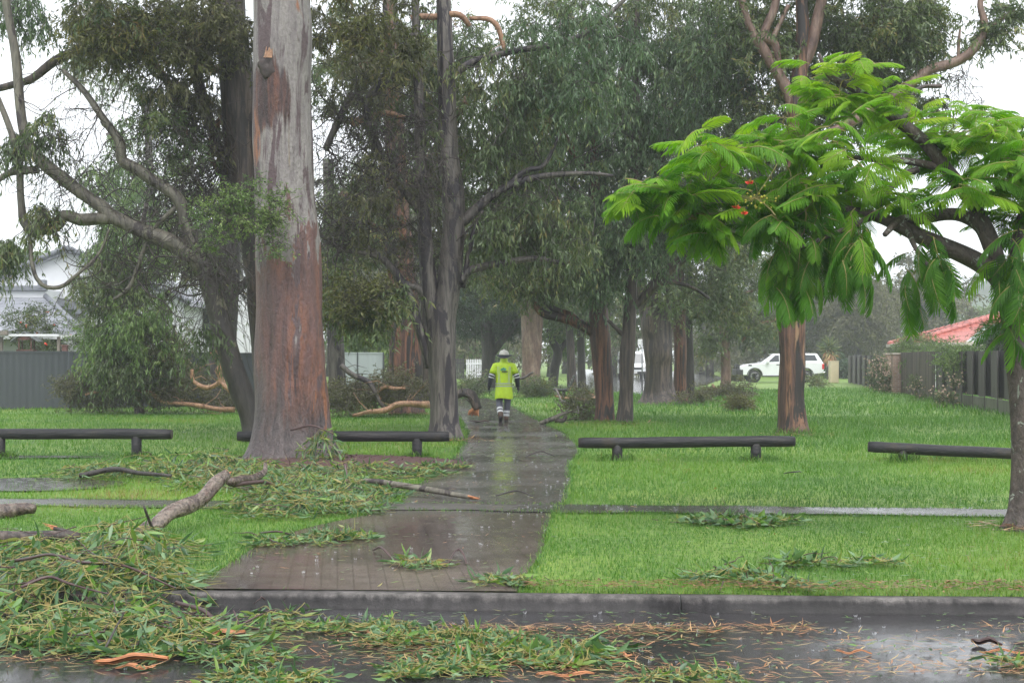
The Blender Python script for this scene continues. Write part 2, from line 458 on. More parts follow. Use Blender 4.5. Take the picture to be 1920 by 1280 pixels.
def wet_mat(name, stops, scale, puddle=(.45, .60), rough=(.32, .05), bscale=90, bstr=.35, ripple=.12, extra=None, kind='Object', patch_scale=.55):
    """a hard surface under rain: a film of water that is deeper in places"""
    m, t, b = mat_new(name)
    v = coords(t, (1, 1, 1), kind)
    n = noise(t, v, scale, 8, .65)
    col = ramp(t, n, stops)
    big = noise(t, v, .9, 4, .6)
    col = mixc(t, 1.0, col, ramp(t, big, [(.3, (.72,) * 3), (.7, (1.1, 1.08, 1.05))]), 'MULTIPLY')
    if extra: col = extra(t, v, col)
    pud = ramp(t, noise(t, coords(t, (.55, 1, 1), kind), patch_scale, 4, .6, .4), [(puddle[0], (0, 0, 0)), (puddle[1], (1, 1, 1))])
    col = mixc(t, 1.0, col, ramp(t, pud, [(0, (1, 1, 1)), (1, (.7, .7, .72))]), 'MULTIPLY')
    t.links.new(col, b.inputs['Base Color'])
    r = N(t, 'MapRange'); t.links.new(pud, r.inputs[0]); r.inputs[3].default_value = rough[0]; r.inputs[4].default_value = rough[1]
    t.links.new(r.outputs[0], b.inputs['Roughness'])
    b.inputs['Specular IOR Level'].default_value = .5
    b.inputs['IOR'].default_value = 1.33
    b.inputs['Coat Weight'].default_value = .0
    # grain where the film is thin, rain rings where it is deep
    grain = math_n(t, 'MULTIPLY', noise(t, v, bscale, 3, .6), math_n(t, 'SUBTRACT', 1.0, math_n(t, 'MULTIPLY', pud, .93)))
    vor = N(t, 'TexVoronoi'); vor.inputs['Scale'].default_value = 5.5; t.links.new(v, vor.inputs['Vector'])
    ring = math_n(t, 'SINE', math_n(t, 'MULTIPLY', vor.outputs['Distance'], 70.0))
    ring = math_n(t, 'MULTIPLY', ring, ramp(t, vor.outputs['Distance'], [(.05, (1, 1, 1)), (.42, (0, 0, 0))]))
    wav = noise(t, v, 14, 3, .5)
    h = math_n(t, 'ADD', grain, math_n(t, 'ADD', math_n(t, 'MULTIPLY', ring, ripple), math_n(t, 'MULTIPLY', wav, ripple * 1.4)))
    bump(t, b, h, bstr, .006)
    return m

M['road'] = wet_mat('wet_asphalt', [(.3, (.03, .03, .033)), (.55, (.06, .058, .06)), (.75, (.10, .095, .095))], 55, (.34, .52), (.24, .05), 130, .7)
M['path_far'] = wet_mat('wet_concrete', [(.3, (.085, .077, .072)), (.6, (.13, .118, .11)), (.8, (.17, .155, .145))], 16, (.36, .58), (.22, .08), 80, .6)
M['foot'] = wet_mat('wet_footpath', [(.3, (.07, .066, .062)), (.7, (.13, .12, .115))], 12, (.35, .6), (.34, .12), 80, .9)
M['puddle'] = wet_mat('puddle_water', [(.3, (.07, .065, .055)), (.7, (.11, .10, .085))], 6, (.05, .2), (.22, .10), 40, .9)
def paver_extra(t, v, col):
    br = N(t, 'TexBrick')
    br.inputs['Scale'].default_value = 1.0
    br.inputs['Brick Width'].default_value = .23; br.inputs['Row Height'].default_value = .115; br.inputs['Mortar Size'].default_value = .006
    br.inputs['Color1'].default_value = (1, 1, 1, 1); br.inputs['Color2'].default_value = (.93, .92, .91, 1); br.inputs['Mortar'].default_value = (.68, .66, .65, 1)
    mp = N(t, 'Mapping'); mp.inputs['Rotation'].default_value = (0, 0, math.radians(83)); t.links.new(v, mp.inputs['Vector'])
    t.links.new(mp.outputs[0], br.inputs['Vector'])
    return mixc(t, 1.0, col, br.outputs['Color'], 'MULTIPLY')
M['pavers'] = wet_mat('wet_pavers', [(.3, (.115, .092, .080)), (.55, (.155, .127, .112)), (.8, (.19, .160, .143))], 7, (.34, .56), (.20, .07), 70, .6, extra=paver_extra)

def kerb_mat():
    m, t, b = mat_new('wet_kerb_concrete')
    v = coords(t)
    n = noise(t, v, 18, 6, .65); big = noise(t, coords(t, (1, 1, 6)), 1.4, 4, .6)
    col = ramp(t, n, [(.3, (.075, .069, .065)), (.55, (.15, .137, .129)), (.8, (.22, .20, .188))])
    col = mixc(t, 1.0, col, ramp(t, big, [(.35, (.32, .32, .33)), (.62, (1, 1, 1))]), 'MULTIPLY')
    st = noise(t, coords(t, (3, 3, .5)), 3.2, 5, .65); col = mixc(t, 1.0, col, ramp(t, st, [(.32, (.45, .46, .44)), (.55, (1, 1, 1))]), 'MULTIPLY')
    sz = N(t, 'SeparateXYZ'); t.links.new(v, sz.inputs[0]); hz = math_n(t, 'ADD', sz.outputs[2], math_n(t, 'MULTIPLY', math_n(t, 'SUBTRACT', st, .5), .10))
    col = mixc(t, 1.0, col, ramp(t, math_n(t, 'MULTIPLY', math_n(t, 'ADD', hz, .14), 5.0), [(.50, (.26, .26, .28)), (.66, (1, 1, 1))]), 'MULTIPLY')  # face painted darker than the top: grime plus shade put into the colour
    spk = noise(t, v, 120, 2, .7); col = mixc(t, 1.0, col, ramp(t, spk, [(.32, (.6, .6, .6)), (.5, (1, 1, 1)), (.7, (1.25, 1.25, 1.25))]), 'MULTIPLY')
    t.links.new(col, b.inputs['Base Color']); b.inputs['Roughness'].default_value = .5; b.inputs['Specular IOR Level'].default_value = .25
    bump(t, b, noise(t, v, 60, 4), .4, .006)
    return m
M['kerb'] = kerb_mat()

def lawn_mat():
    m, t, b = mat_new('lawn_ground')
    v = coords(t)
    n1 = noise(t, v, .35, 5, .6); n2 = noise(t, v, 9, 6, .7); n3 = noise(t, coords(t, (1, .35, 1)), 40, 3, .6)
    col = ramp(t, n1, [(.3, (.07, .15, .022)), (.45, (.12, .215, .026)), (.62, (.17, .26, .036)), (.74, (.17, .19, .05))])
    col = mixc(t, 1.0, col, ramp(t, n2, [(.3, (.55, .55, .5)), (.5, (.95, .95, .9)), (.72, (1.2, 1.15, 1.1))]), 'MULTIPLY')
    col = mixc(t, 1.0, col, ramp(t, n3, [(.3, (.7, .7, .7)), (.6, (1.1, 1.1, 1.1))]), 'MULTIPLY')
    t.links.new(col, b.inputs['Base Color']); b.inputs['Roughness'].default_value = .7
    bump(t, b, n2, .6, .03)
    return m
M['lawn'] = lawn_mat()

# road sheet (in front of the kerb) and lawn sheet (behind it, out to the horizon)
mb = MB()
xs = np.linspace(-60, 60, 25)
V = np.concatenate([np.stack([xs, np.full(25, -25.0), np.full(25, ROAD_Z)], 1), np.stack([xs, kerb_y(xs) - .155, np.full(25, ROAD_Z)], 1)])
i = np.arange(24); mb.add(V, np.stack([i, i + 1, i + 26, i + 25], 1), smooth=False)
road = tag(obj('road', mb, M['road']), 'wet dark asphalt road in front of the kerb', None, kind='structure')

mb = MB()
bend = lambda x: kerb_y(np.clip(x, -60, 60))
xs = np.concatenate([[-600, -250, -120], np.linspace(-60, 60, 61), [120, 250, 600]])
us = np.concatenate([np.linspace(0, 1, 40) ** 2 * 80, [130, 250, 600]])
gx, gu = np.meshgrid(xs, us); gy = bend(gx) - .004 + gu
gz = np.where(gu > .3, (noise2(gx * .25 + 90, gy * .25 + 90, 3) - .5) * .02, 0)
n_x = len(xs); idx = np.arange(gx.size).reshape(gx.shape)
q = np.stack([idx[:-1, :-1], idx[:-1, 1:], idx[1:, 1:], idx[1:, :-1]], -1).reshape(-1, 4)
mb.add(np.stack([gx, gy, gz - .012], -1).reshape(-1, 3), q)
lawn = tag(obj('ground', mb, M['lawn']), 'green lawn running back from the kerb', None, kind='structure')

# kerb: rounded nose, joints every few metres
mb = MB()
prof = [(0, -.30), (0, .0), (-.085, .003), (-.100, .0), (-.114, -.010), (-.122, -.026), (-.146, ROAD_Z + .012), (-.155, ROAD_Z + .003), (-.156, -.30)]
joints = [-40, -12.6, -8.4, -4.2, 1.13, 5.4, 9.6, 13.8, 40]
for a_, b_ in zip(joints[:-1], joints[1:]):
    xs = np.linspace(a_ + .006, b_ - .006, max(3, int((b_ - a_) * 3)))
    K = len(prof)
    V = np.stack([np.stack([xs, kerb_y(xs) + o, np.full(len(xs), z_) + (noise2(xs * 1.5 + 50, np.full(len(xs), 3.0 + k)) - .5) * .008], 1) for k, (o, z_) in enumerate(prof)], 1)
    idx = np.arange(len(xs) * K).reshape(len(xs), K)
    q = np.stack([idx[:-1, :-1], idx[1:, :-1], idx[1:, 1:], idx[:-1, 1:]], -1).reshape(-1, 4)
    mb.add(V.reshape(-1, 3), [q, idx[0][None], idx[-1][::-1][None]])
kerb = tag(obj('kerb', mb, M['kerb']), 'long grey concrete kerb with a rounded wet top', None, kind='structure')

# path outlines, read as places on the ground
L_px = [(330, 1103), (385, 1090), (450, 1050), (520, 1012), (600, 985), (690, 966), (745, 942), (790, 905), (835, 868), (868, 835), (874, 812), (868, 795), (856, 778), (845, 765), (835, 754), (838, 748)]
R_px = [(972, 1104), (985, 1070), (1008, 1035), (1022, 1000), (1035, 968), (1058, 940), (1066, 905), (1074, 870), (1086, 848), (1082, 830), (1060, 812), (1030, 797), (1000, 783), (978, 771), (962, 762), (940, 752), (915, 747)]
def edge(px, n=90, seed=0, amp=.05):
    p = np.array([G(*q)[:2] for q in px]); p, _ = resample(np.c_[p, np.zeros(len(p))], np.ones(len(p)), .2)
    p = p[:, :2]
    s = np.linspace(0, 1, len(p)); t_ = np.linspace(0, 1, n)
    p = np.stack([np.interp(t_, s, p[:, k]) for k in (0, 1)], 1)
    j = (noise2(t_ * 40 + 7, np.full(n, 2.5), seed) - .5) * amp * 2 + (noise2(t_ * 11 + 7, np.full(n, 9.5), seed) - .5) * amp * 2
    p[:, 0] += j
    return p
Lp, Rp = edge(L_px, seed=21), edge(R_px, seed=22)
Lp[0, 1] = kerb_y(Lp[0, 0]) + .002; Rp[0, 1] = kerb_y(Rp[0, 0]) + .002
PATH_POLY = np.concatenate([Lp, Rp[::-1]])
split = 14.35
def strip(mb, A, B_, z):
    n = len(A); m = 8
    V = np.stack([A + (B_ - A) * k / m for k in range(m + 1)], 1)
    V = np.concatenate([V, np.full((n, m + 1, 1), z)], -1)
    idx = np.arange(n * (m + 1)).reshape(n, m + 1)
    mb.add(V.reshape(-1, 3), np.stack([idx[:-1, :-1], idx[:-1, 1:], idx[1:, 1:], idx[1:, :-1]], -1).reshape(-1, 4))
kL, kR = np.searchsorted(Lp[:, 1], split), np.searchsorted(Rp[:, 1], split)
def part_edge(E, a, b, n=60):
    t_ = np.linspace(a, b, n); s = np.arange(len(E))
    return np.stack([np.interp(t_, s, E[:, k]) for k in (0, 1)], 1)
mb = MB(); strip(mb, part_edge(Lp, 0, kL), part_edge(Rp, 0, kR), .008)
tag(obj('path', mb, M['pavers']), 'wet brown paved apron from the kerb to the crossing footpath', None, kind='structure')
mb = MB(); strip(mb, part_edge(Lp, kL, len(Lp) - 1, 90), part_edge(Rp, kR, len(Rp) - 1, 90), .004)
tag(obj('path', mb, M['path_far']), 'wet grey path winding back between the trees', None, kind='structure')

def foot_y(x): return 15.12 - .105 * np.asarray(x)
xs = np.linspace(-14, 14, 120)
wob = lambda s: (noise2(xs * 2.2 + 60, np.full(len(xs), s)) - .5) * .2
FA = np.stack([xs, foot_y(xs) - .38 + wob(3.5)], 1); FB = np.stack([xs, foot_y(xs) + .36 + wob(8.5)], 1)
FOOT_POLY = np.concatenate([FA, FB[::-1]])
mb = MB(); strip(mb, FA, FB, .012)
tag(obj('footpath', mb, M['foot']), 'flooded footpath crossing the lawn beside the road', None, kind='structure')

def blob_poly(c, rx, ry, seed, n=60, amp=.35):
    a = np.arange(n) / n * 2 * math.pi
    r = 1 + amp * (vnoise(np.arange(n) / n * 7, np.full(n, .5), 7, seed) - .5) * 2
    return np.stack([c[0] + np.cos(a) * rx * r, c[1] + np.sin(a) * ry * r], 1)
def blob(name, poly, z, m, label):
    mb = MB(); c = poly.mean(0); n = len(poly)
    V = np.concatenate([np.c_[poly, np.full(n, z)], [[*c, z]]])
    i = np.arange(n); mb.add(V, np.stack([i, (i + 1) % n, np.full(n, n)], 1))
    return tag(obj(name, mb, m), label, None, kind='structure')
PUD = [blob_poly(G(40, 908), 1.15, .95, 4), blob_poly(G(60, 857), 1.3, .25, 6), blob_poly(G(1450, 733) , 1.2, 1.5, 9)]
for k, p_ in enumerate(PUD[:2]):
    blob('puddle', p_, .012, M['puddle'], ['rain puddle on the lawn near the log rail', 'thin strip of rain water under the log rail'][k])

# mulch bed round the large gum
M['mulch'] = plain('mulch', (.075, .038, .034), .6, var=.55, scale=28, bump_s=1.0)
MULCH = blob_poly(np.array([-2.55, 21.3]), 1.95, 1.55, 12, amp=.2)
mb = MB(); c = MULCH.mean(0); rings = []
for k, (f, z_) in enumerate([(1, .0), (.85, .05), (.6, .09), (.3, .11), (.02, .11)]):
    rings.append(np.c_[c + (MULCH - c) * f, np.full(60, z_)])
V = np.concatenate(rings); idx = np.arange(300).reshape(5, 60)
mb.add(V, np.stack([idx[:-1], np.roll(idx, -1, 1)[:-1], np.roll(idx, -1, 1)[1:], idx[1:]], -1).reshape(-1, 4))
r = np.random.default_rng(5); n = 2500
k = r.random(n) ** .5; j = r.integers(0, 60, n)
B = np.c_[c + (MULCH[j] - c) * k[:, None], .02 + .10 * (1 - k) + r.random(n) * .015]
D = nrm(r.normal(size=(n, 3)) * [1, 1, .25])
quad_leaves(mb, B, D, r.uniform(.03, .09, n), r.uniform(.01, .022, n), r)
tag(obj('mulch', mb, M['mulch']), 'dark red brown bark mulch round the foot of the large gum', None, kind='stuff')

# the side street beyond the trees, and a far driveway strip
M['road_far'] = wet_mat('wet_far_road', [(.3, (.09, .09, .095)), (.7, (.16, .16, .165))], 4, (.2, .4), (.25, .12), 30, .2)
poly = np.array([G(*p)[:2] for p in [(1064, 727), (1130, 736), (1230, 741), (1320, 722), (1360, 709), (1330, 700), (1300, 697), (1180, 693), (1075, 692), (1066, 705)]])
FAR_POLY = poly
mb = MB(); V = np.c_[poly, np.full(len(poly), .004)]; mb.add(V, np.arange(len(V))[None], smooth=False)
tag(obj('road', mb, M['road_far']), 'wet side street shining beyond the row of trees', None, kind='structure')
mb = MB(); poly = np.array([G(*p)[:2] for p in [(868, 713), (915, 716), (940, 713), (905, 709), (868, 709)]]); mb.add(np.c_[poly, np.full(5, .006)], np.arange(5)[None], smooth=False)
tag(obj('driveway', mb, M['road_far']), 'pale wet driveway in front of the white picket gate', None, kind='structure')

# hill far off to the right
M['hill'] = plain('hill_forest', (.05, .075, .05), .9, var=.5, scale=.12)
mb = MB()
hx = np.linspace(60, 330, 46); hy = np.linspace(300, 420, 14)
gx, gy = np.meshgrid(hx, hy)
gz = 38 * np.exp(-((gx - 175) / 75) ** 2) * np.clip(1 - np.abs(gy - 360) / 62, 0, 1) ** .6 + noise2(gx * .25, gy * .2, 8) * 3.0 - 1.6
idx = np.arange(gx.size).reshape(gx.shape)
mb.add(np.stack([gx, gy, gz], -1).reshape(-1, 3), np.stack([idx[:-1, :-1], idx[:-1, 1:], idx[1:, 1:], idx[1:, :-1]], -1).reshape(-1, 4))
tag(obj('hill', mb, M['hill']), 'wooded hill fading into the rain', None, kind='structure')

# grass blades
def make_grass():
    r = np.random.default_rng(33)
    mb = MB()
    bands = [(0.0, 5.6, 2300, .055, .0046), (5.6, 14, 950, .072, .0066), (14, 30, 300, .09, .010), (30, 62, 75, .11, .019)]
    for d0, d1, dens, hgt, wid in bands:
        ymax = 9.7 + d1
        hw = 0.39 * ymax + 3.6
        n = int(dens * 2 * hw * (d1 - d0))
        x = r.uniform(-hw, hw, n); u = r.uniform(d0, d1, n); y = kerb_y(x) + u
        keep = np.abs(x) < .39 * y + 3.6
        keep &= ~in_poly(x, y, PATH_POLY) & ~in_poly(x, y, FOOT_POLY) & ~in_poly(x, y, MULCH) & ~in_poly(x, y, FAR_POLY)
        for p_ in PUD[:2]: keep &= ~in_poly(x, y, p_) | (r.random(n) < .12)
        pn = noise2(x * 2.2 + 100, y * 2.2 + 100, 4); pl = noise2(x * .45 + 100, y * .45 + 100, 6)
        keep &= (r.random(n) < .45 + .75 * pn)
        x, y, pn, pl, u = x[keep], y[keep], pn[keep], pl[keep], u[keep]
        n = len(x)
        # longer lush grass to the right beyond the rails
        lush = np.clip((x - 1.0) / 3, 0, 1) * np.clip((y - 22) / 4, 0, 1) * np.clip(pl * 2 - .5, 0, 1)
        hh = hgt * r.uniform(.5, 1.25, n) * (.7 + .6 * pl) * (1 + .9 * lush)
        nearkerb = np.exp(-u / .22)
        hh *= 1 - .5 * nearkerb
        az = r.uniform(0, 2 * math.pi, n); lean = r.uniform(.1, .9, n)
        D = np.stack([np.cos(az) * lean, np.sin(az) * lean, np.ones(n)], 1); D = nrm(D)
        B = np.stack([x, y, np.full(n, -.012)], 1)
        sa = az + r.uniform(.8, 2.3, n)
        S = np.stack([np.cos(sa), np.sin(sa), np.zeros(n)], 1) * (wid * r.uniform(.6, 1.3, n))[:, None]
        mid = B + D * hh[:, None] * .6
        tip = B + D * hh[:, None] + np.stack([np.cos(az), np.sin(az), -.3 * np.ones(n)], 1) * hh[:, None] * .35 * lean[:, None]
        V = np.stack([B - S / 2, B + S / 2, mid + S * .4, tip, mid - S * .4], 1)
        worn = np.clip(noise2(x * .9 + 150, y * .9 + 150, 16) * 3 - 2.0, 0, 1)
        hh *= (1 - .45 * worn)
        tint = np.clip(.02 + .62 * pl + .28 * r.random(n) - .26 * lush + .5 * nearkerb * r.random(n) + .3 * (r.random(n) > .94) + .22 * worn, 0, 1)
        o = (np.arange(n) * 5)[:, None]
        mb.add(V.reshape(-1, 3), [o + [0, 1, 2, 4], o + [4, 2, 3]], 0, np.repeat(tint, 5))
    # tussocks of longer grass round posts, trunks and along the ragged edges
    spots = [(-8.2, 22.83, .25), (-6.0, 22.77, .25), (-1.52, 22.7, .25), (1.64, 22.2, .3), (3.78, 22.05, .3), (6.0, 21.8, .25), (6.9, 22.3, .5), (8.0, 22.2, .5), (5.8, 29.2, .5), (-1.28, 27.4, .45), (2.29, 34.7, .4), (2.72, 34.0, .35), (4.9, 13.3, .35)]
    X_, Y_, H_ = [], [], []
    for (sx, sy, rr) in spots:
        k = 260; a = r.uniform(0, 6.283, k); q = rr * np.sqrt(r.random(k)); X_.append(sx + np.cos(a) * q); Y_.append(sy + np.sin(a) * q * .8); H_.append(r.uniform(.08, .2, k) * (1 if sx < 5.5 else 1.5))
    for E_line in (Lp, Rp):
        k = 5200; j = r.random(k) ** 1.5 * (len(E_line) - 2); i0 = j.astype(int); f = (j - i0)[:, None]
        p = E_line[i0] * (1 - f) + E_line[i0 + 1] * f; X_.append(p[:, 0] + r.normal(size=k) * .035); Y_.append(p[:, 1] + r.normal(size=k) * .04); H_.append(r.uniform(.03, .085, k))
    for sg in (-1, 1):
        k = 4200; x = r.uniform(-7, 8, k); X_.append(x); Y_.append(foot_y(x) + sg * .36 + r.normal(size=k) * .04); H_.append(r.uniform(.03, .075, k))
    k = 2600; x = r.uniform(-5, 6, k); X_.append(x); Y_.append(kerb_y(x) + r.uniform(.0, .05, k)); H_.append(r.uniform(.02, .06, k))
    x, y, hh = (np.concatenate(q) for q in (X_, Y_, H_))
    keep = (y > kerb_y(x)); keep &= ~((y > kerb_y(x) + .06) & in_poly(x, y, PATH_POLY) & (r.random(len(x)) < .5)); keep &= ~((y < kerb_y(x) + .06) & in_poly(x, y, PATH_POLY))
    x, y, hh = x[keep], y[keep], hh[keep]; n = len(x); az = r.uniform(0, 6.283, n); ln = r.uniform(.2, 1.2, n)
    D = nrm(np.stack([np.cos(az) * ln, np.sin(az) * ln, np.ones(n)], 1)); B = np.stack([x, y, np.full(n, -.01)], 1); sa = az + 1.57
    S = np.stack([np.cos(sa), np.sin(sa), np.zeros(n)], 1) * (r.uniform(.005, .010, n) * np.clip(y / 18, .6, 1.6))[:, None]
    mid = B + D * hh[:, None] * .6; tip = B + D * hh[:, None] + np.stack([np.cos(az), np.sin(az), -.4 * np.ones(n)], 1) * hh[:, None] * .35
    o = (np.arange(n) * 5)[:, None]
    mb.add(np.stack([B - S / 2, B + S / 2, mid + S * .4, tip, mid - S * .4], 1).reshape(-1, 3), [o + [0, 1, 2, 4], o + [4, 2, 3]], 0, np.repeat(np.clip(r.normal(.45, .25, n), 0, 1), 5))
    return tag(obj('grass', mb, M['grass']), 'bright wet green grass of the lawns', None, kind='stuff')
make_grass()
# ---------------------------------------------------------------- trees
def ellipsoid(rng, px, py, rx, ry, Y, dY, n):
    """n points in an ellipsoid whose middle stands at depth Y"""
    d = nrm(rng.normal(size=(n, 3))) * (rng.random((n, 1)) ** (1 / 2.4))
    return np.array([[(px - 960) * Y / F, Y, H - (py - HZ) * Y / F]]) + d * np.array([[rx * Y / F, dY, ry * Y / F]])

def connect(nodes, pts, rng, sag=.25, up=.3):
    """grow a branch from the nearest limb to each point, nearest points first; later branches may start on earlier ones"""
    K = 6
    nodes = list(nodes)
    arr = np.array(nodes)
    d0 = np.array([np.min(np.linalg.norm(arr - p, axis=1)) for p in pts])
    paths, rad = [], []
    for i in np.argsort(d0):
        p = pts[i]
        dv = arr - p
        cost = np.linalg.norm(dv, axis=1) + .5 * np.maximum(0, dv[:, 2]) * up
        a = arr[np.argmin(cost)]
        L = np.linalg.norm(p - a)
        c1 = a + (p - a) * .5 + np.array([0, 0, 1]) * L * rng.uniform(-.02, .22) + rng.normal(size=3) * L * .12
        t = (np.arange(K) / (K - 1))[:, None]
        q = a * (1 - t) ** 2 + 2 * c1 * t * (1 - t) + p * t * t
        q[1:-1] += rng.normal(size=(K - 2, 3)) * L * .035
        paths.append(q)
        r0 = min(.05, .006 + .011 * L)
        rad.append(np.linspace(r0, .004, K))
        arr = np.concatenate([arr, q[2:]])
    return np.array(paths), np.array(rad)

STYLE = {
    # strands per clump, leaves per strand, strand length, droop, leaf length, leaf width, downward pull of a leaf
    'gum':   dict(S=10, NL=13, L=.52, droop=.5, ll=.15, lw=.032, pull=.7),
    'weep':  dict(S=10, NL=15, L=.55, droop=1.1, ll=.16, lw=.029, pull=1.2),
    'bushy': dict(S=11, NL=13, L=.55, droop=.15, ll=.09, lw=.026, pull=.2),
    'far':   dict(S=11, NL=12, L=.85, droop=.4, ll=.24, lw=.065, pull=.5),
    'bare':  dict(S=7, NL=2, L=.95, droop=.9, ll=.11, lw=.018, pull=1.0),
}

def foliage(mb, pts, style, rng, leafmat=0, twigmat=1, k=1.0, outward=None, tint0=(0, 1), dens=1.0):
    s = STYLE[style]; n = len(pts); S, NL = s['S'], max(1, int(s['NL'] * dens))
    if n == 0: return
    size = rng.uniform(.65, 1.25, (n, 1))
    az = rng.uniform(0, 2 * math.pi, (n, S)); el = rng.uniform(-.7, .9, (n, S))
    D = np.stack([np.cos(az) * np.cos(el), np.sin(az) * np.cos(el), np.sin(el)], -1)
    L = s['L'] * k * rng.uniform(.5, 1.2, (n, S)) * size
    K = 5
    t = np.linspace(0, 1, K)[None, None, :, None]
    base = pts[:, None, :] + rng.normal(size=(n, S, 3)) * .06 * k
    path = base[:, :, None, :] + D[:, :, None, :] * L[..., None, None] * t
    path[..., 2] -= (s['droop'] * L[..., None]) * (t[..., 0] ** 2)
    path[:, :, 1:] += rng.normal(size=(n, S, K - 1, 3)) * (.085 if style == 'bare' else .035) * k
    pr = np.linspace(.0042, .0022, K)[None].repeat(n * S, 0) * (1.3 if k > 1 else 1) * (1.7 if style == 'bare' else 1)
    tubes(mb, path.reshape(-1, K, 3), pr, 3, twigmat)
    tt = rng.uniform(.12, 1.02, (n, S, NL))
    f = np.clip(tt * (K - 1), 0, K - 1.001); i0 = f.astype(int); fr = (f - i0)[..., None]
    ni, si = np.meshgrid(np.arange(n), np.arange(S), indexing='ij')
    A = path[ni[..., None], si[..., None], i0]; B_ = path[ni[..., None], si[..., None], i0 + 1]
    pos = (A + (B_ - A) * fr).reshape(-1, 3)
    tang = nrm(B_ - A).reshape(-1, 3)
    m = len(pos)
    ld = nrm(tang * .5 + rng.normal(size=(m, 3)) * .55 + np.array([0, 0, -s['pull']]))
    ct = np.repeat(rng.uniform(tint0[0], tint0[1], n), S * NL)
    tint = np.clip(ct * .55 + rng.random(m) * .45, 0, 1)
    quad_leaves(mb, pos, ld, s['ll'] * k * rng.uniform(.6, 1.25, m), s['lw'] * k * rng.uniform(.7, 1.3, m), rng, leafmat, tint)

TREE_N = [0]
CROWN_K = 2.1
def curls(mb, nodes, pts, rng, mat=0, r0=.014):
    """long bare twigs that leave the nearest limb and curl as they hang"""
    n = len(pts); K = 18
    a = np.array([nodes[np.argmin(np.linalg.norm(nodes - p, axis=1) + .0)] for p in pts])
    d = nrm(pts - a + rng.normal(size=(n, 3)) * .15); L = (np.linalg.norm(pts - a, axis=1) + rng.uniform(.4, 1.1, n)) / K * 1.5
    w = rng.normal(size=(n, 3)) * .22; path = [a]
    for k in range(K - 1):
        w = w * .80 + rng.normal(size=(n, 3)) * .26
        d = nrm(d + w * [1, .6, 1] + np.array([0, 0, -.07]))
        path.append(path[-1] + d * L[:, None])
    path = np.stack(path, 1); path[..., 2] = np.maximum(path[..., 2], .3)
    r = np.linspace(1, .22, K)[None] * (r0 * rng.uniform(.5, 1.3, (n, 1)))
    tubes(mb, path, r, 5, mat)
    i = rng.integers(4, K - 4, n); b0 = path[np.arange(n), i]                 # one side twig each
    e = b0 + nrm(rng.normal(size=(n, 3)) + [0, 0, -.4]) * rng.uniform(.25, .7, (n, 1)); m_ = (b0 + e) / 2 + rng.normal(size=(n, 3)) * .07
    tubes(mb, np.stack([b0, m_, e], 1), np.array([[.006, .005, .002]]).repeat(n, 0), 4, mat)

def tree(name, label, cat, Y, trunk, limbs=(), crowns=(), bark='bark_brown', leaf='gum_leaf', twig='twig', sides=16, amp=.07, flare=.35,
         wob=.0, dead=(), style='gum', k=1.0, group=None, step=.16, extra_nodes=True, up=.3, ridge=14, limb_bark=None, dens=1.0, curl=()):
    """trunk and limbs: rows of (px, py, half width in px[, depth offset]) read at depth Y"""
    TREE_N[0] += 1; sd = 100 + TREE_N[0] * 17
    rng = np.random.default_rng(sd)
    sc_ = Y / F
    def conv(rows):
        return (np.array([P(r_[0], r_[1], Y + (r_[3] if len(r_) > 3 else 0)) for r_ in rows]),
                np.array([r_[2] * (Y + (r_[3] if len(r_) > 3 else 0)) / F for r_ in rows]))
    tp, tr_ = conv(trunk)
    tp[0, 2] = -.06
    base = np.array([tp[0, 0], Y, 0.0])
    root = thing(name, label, cat, base, group)
    mb = MB()
    p, r_ = trunk_tube(mb, tp, tr_, sides, amp, step, wob, flare, sd, ridge=ridge)
    nodes = [p[int(len(p) * .55):]]
    obj('trunk', mb, M[bark], root)
    for row in limbs:
        lm = MB()
        lp, lr = conv(row)
        q, qr = trunk_tube(lm, lp, lr, max(7, sides // 2), amp * .9, step * 1.1, wob if wob else .0, 0, sd + int(row[0][1]) % 97)
        nodes.append(q[len(q) // 5:])
        obj('limb', lm, M[limb_bark or bark], root)
    if dead:
        for row in dead:
            dm = MB()
            lp, lr = conv(row)
            q, _ = trunk_tube(dm, lp, lr, 7, .15, .12, .03, 0, sd + int(row[0][0]) % 89)
            # short broken side twigs
            for kk in range(max(2, len(q) // 3)):
                a = q[rng.integers(len(q) // 3, len(q))]
                e = a + nrm(rng.normal(size=3) * [1, .5, 1] + [0, 0, -.2]) * rng.uniform(.15, .5)
                md = (a + e) / 2 + rng.normal(size=3) * .05
                tubes(dm, np.array([a, md, e]), np.array([.009, .006, .003]), 4)
            obj('dead_branch', dm, M['bark_dead'], root)
    if crowns:
        nodes = np.concatenate(nodes)
        by = {}
        for cdef in crowns:
            px, py, rx, ry, yy, dy, n = cdef[:7]
            st = cdef[7] if len(cdef) > 7 else style
            lf = cdef[8] if len(cdef) > 8 else leaf
            by.setdefault((st, lf), []).append(ellipsoid(rng, px, py, rx, ry, yy, dy, int(n * (CROWN_K if st != 'bare' else 1.5))))
        allp = np.concatenate([x for v in by.values() for x in v])
        allp[:, 2] = np.maximum(allp[:, 2], .5)
        paths, rad = connect(nodes, allp, rng, up=up)
        cm = MB()
        tubes(cm, paths, rad * (1 if k < 1.5 else 1.6), 5)
        mats = [M[twig]]; slot = {}
        for cdef in curl:
            curls(cm, nodes, ellipsoid(rng, *cdef[:7]), rng, 0, cdef[7] if len(cdef) > 7 else .014)
        for (st, lf), v in by.items():
            if lf not in slot: slot[lf] = len(mats); mats.append(M[lf])
            foliage(cm, np.concatenate(v), st, rng, slot[lf], 0, k, dens=dens)
        obj('crown', cm, mats, root)
    return root

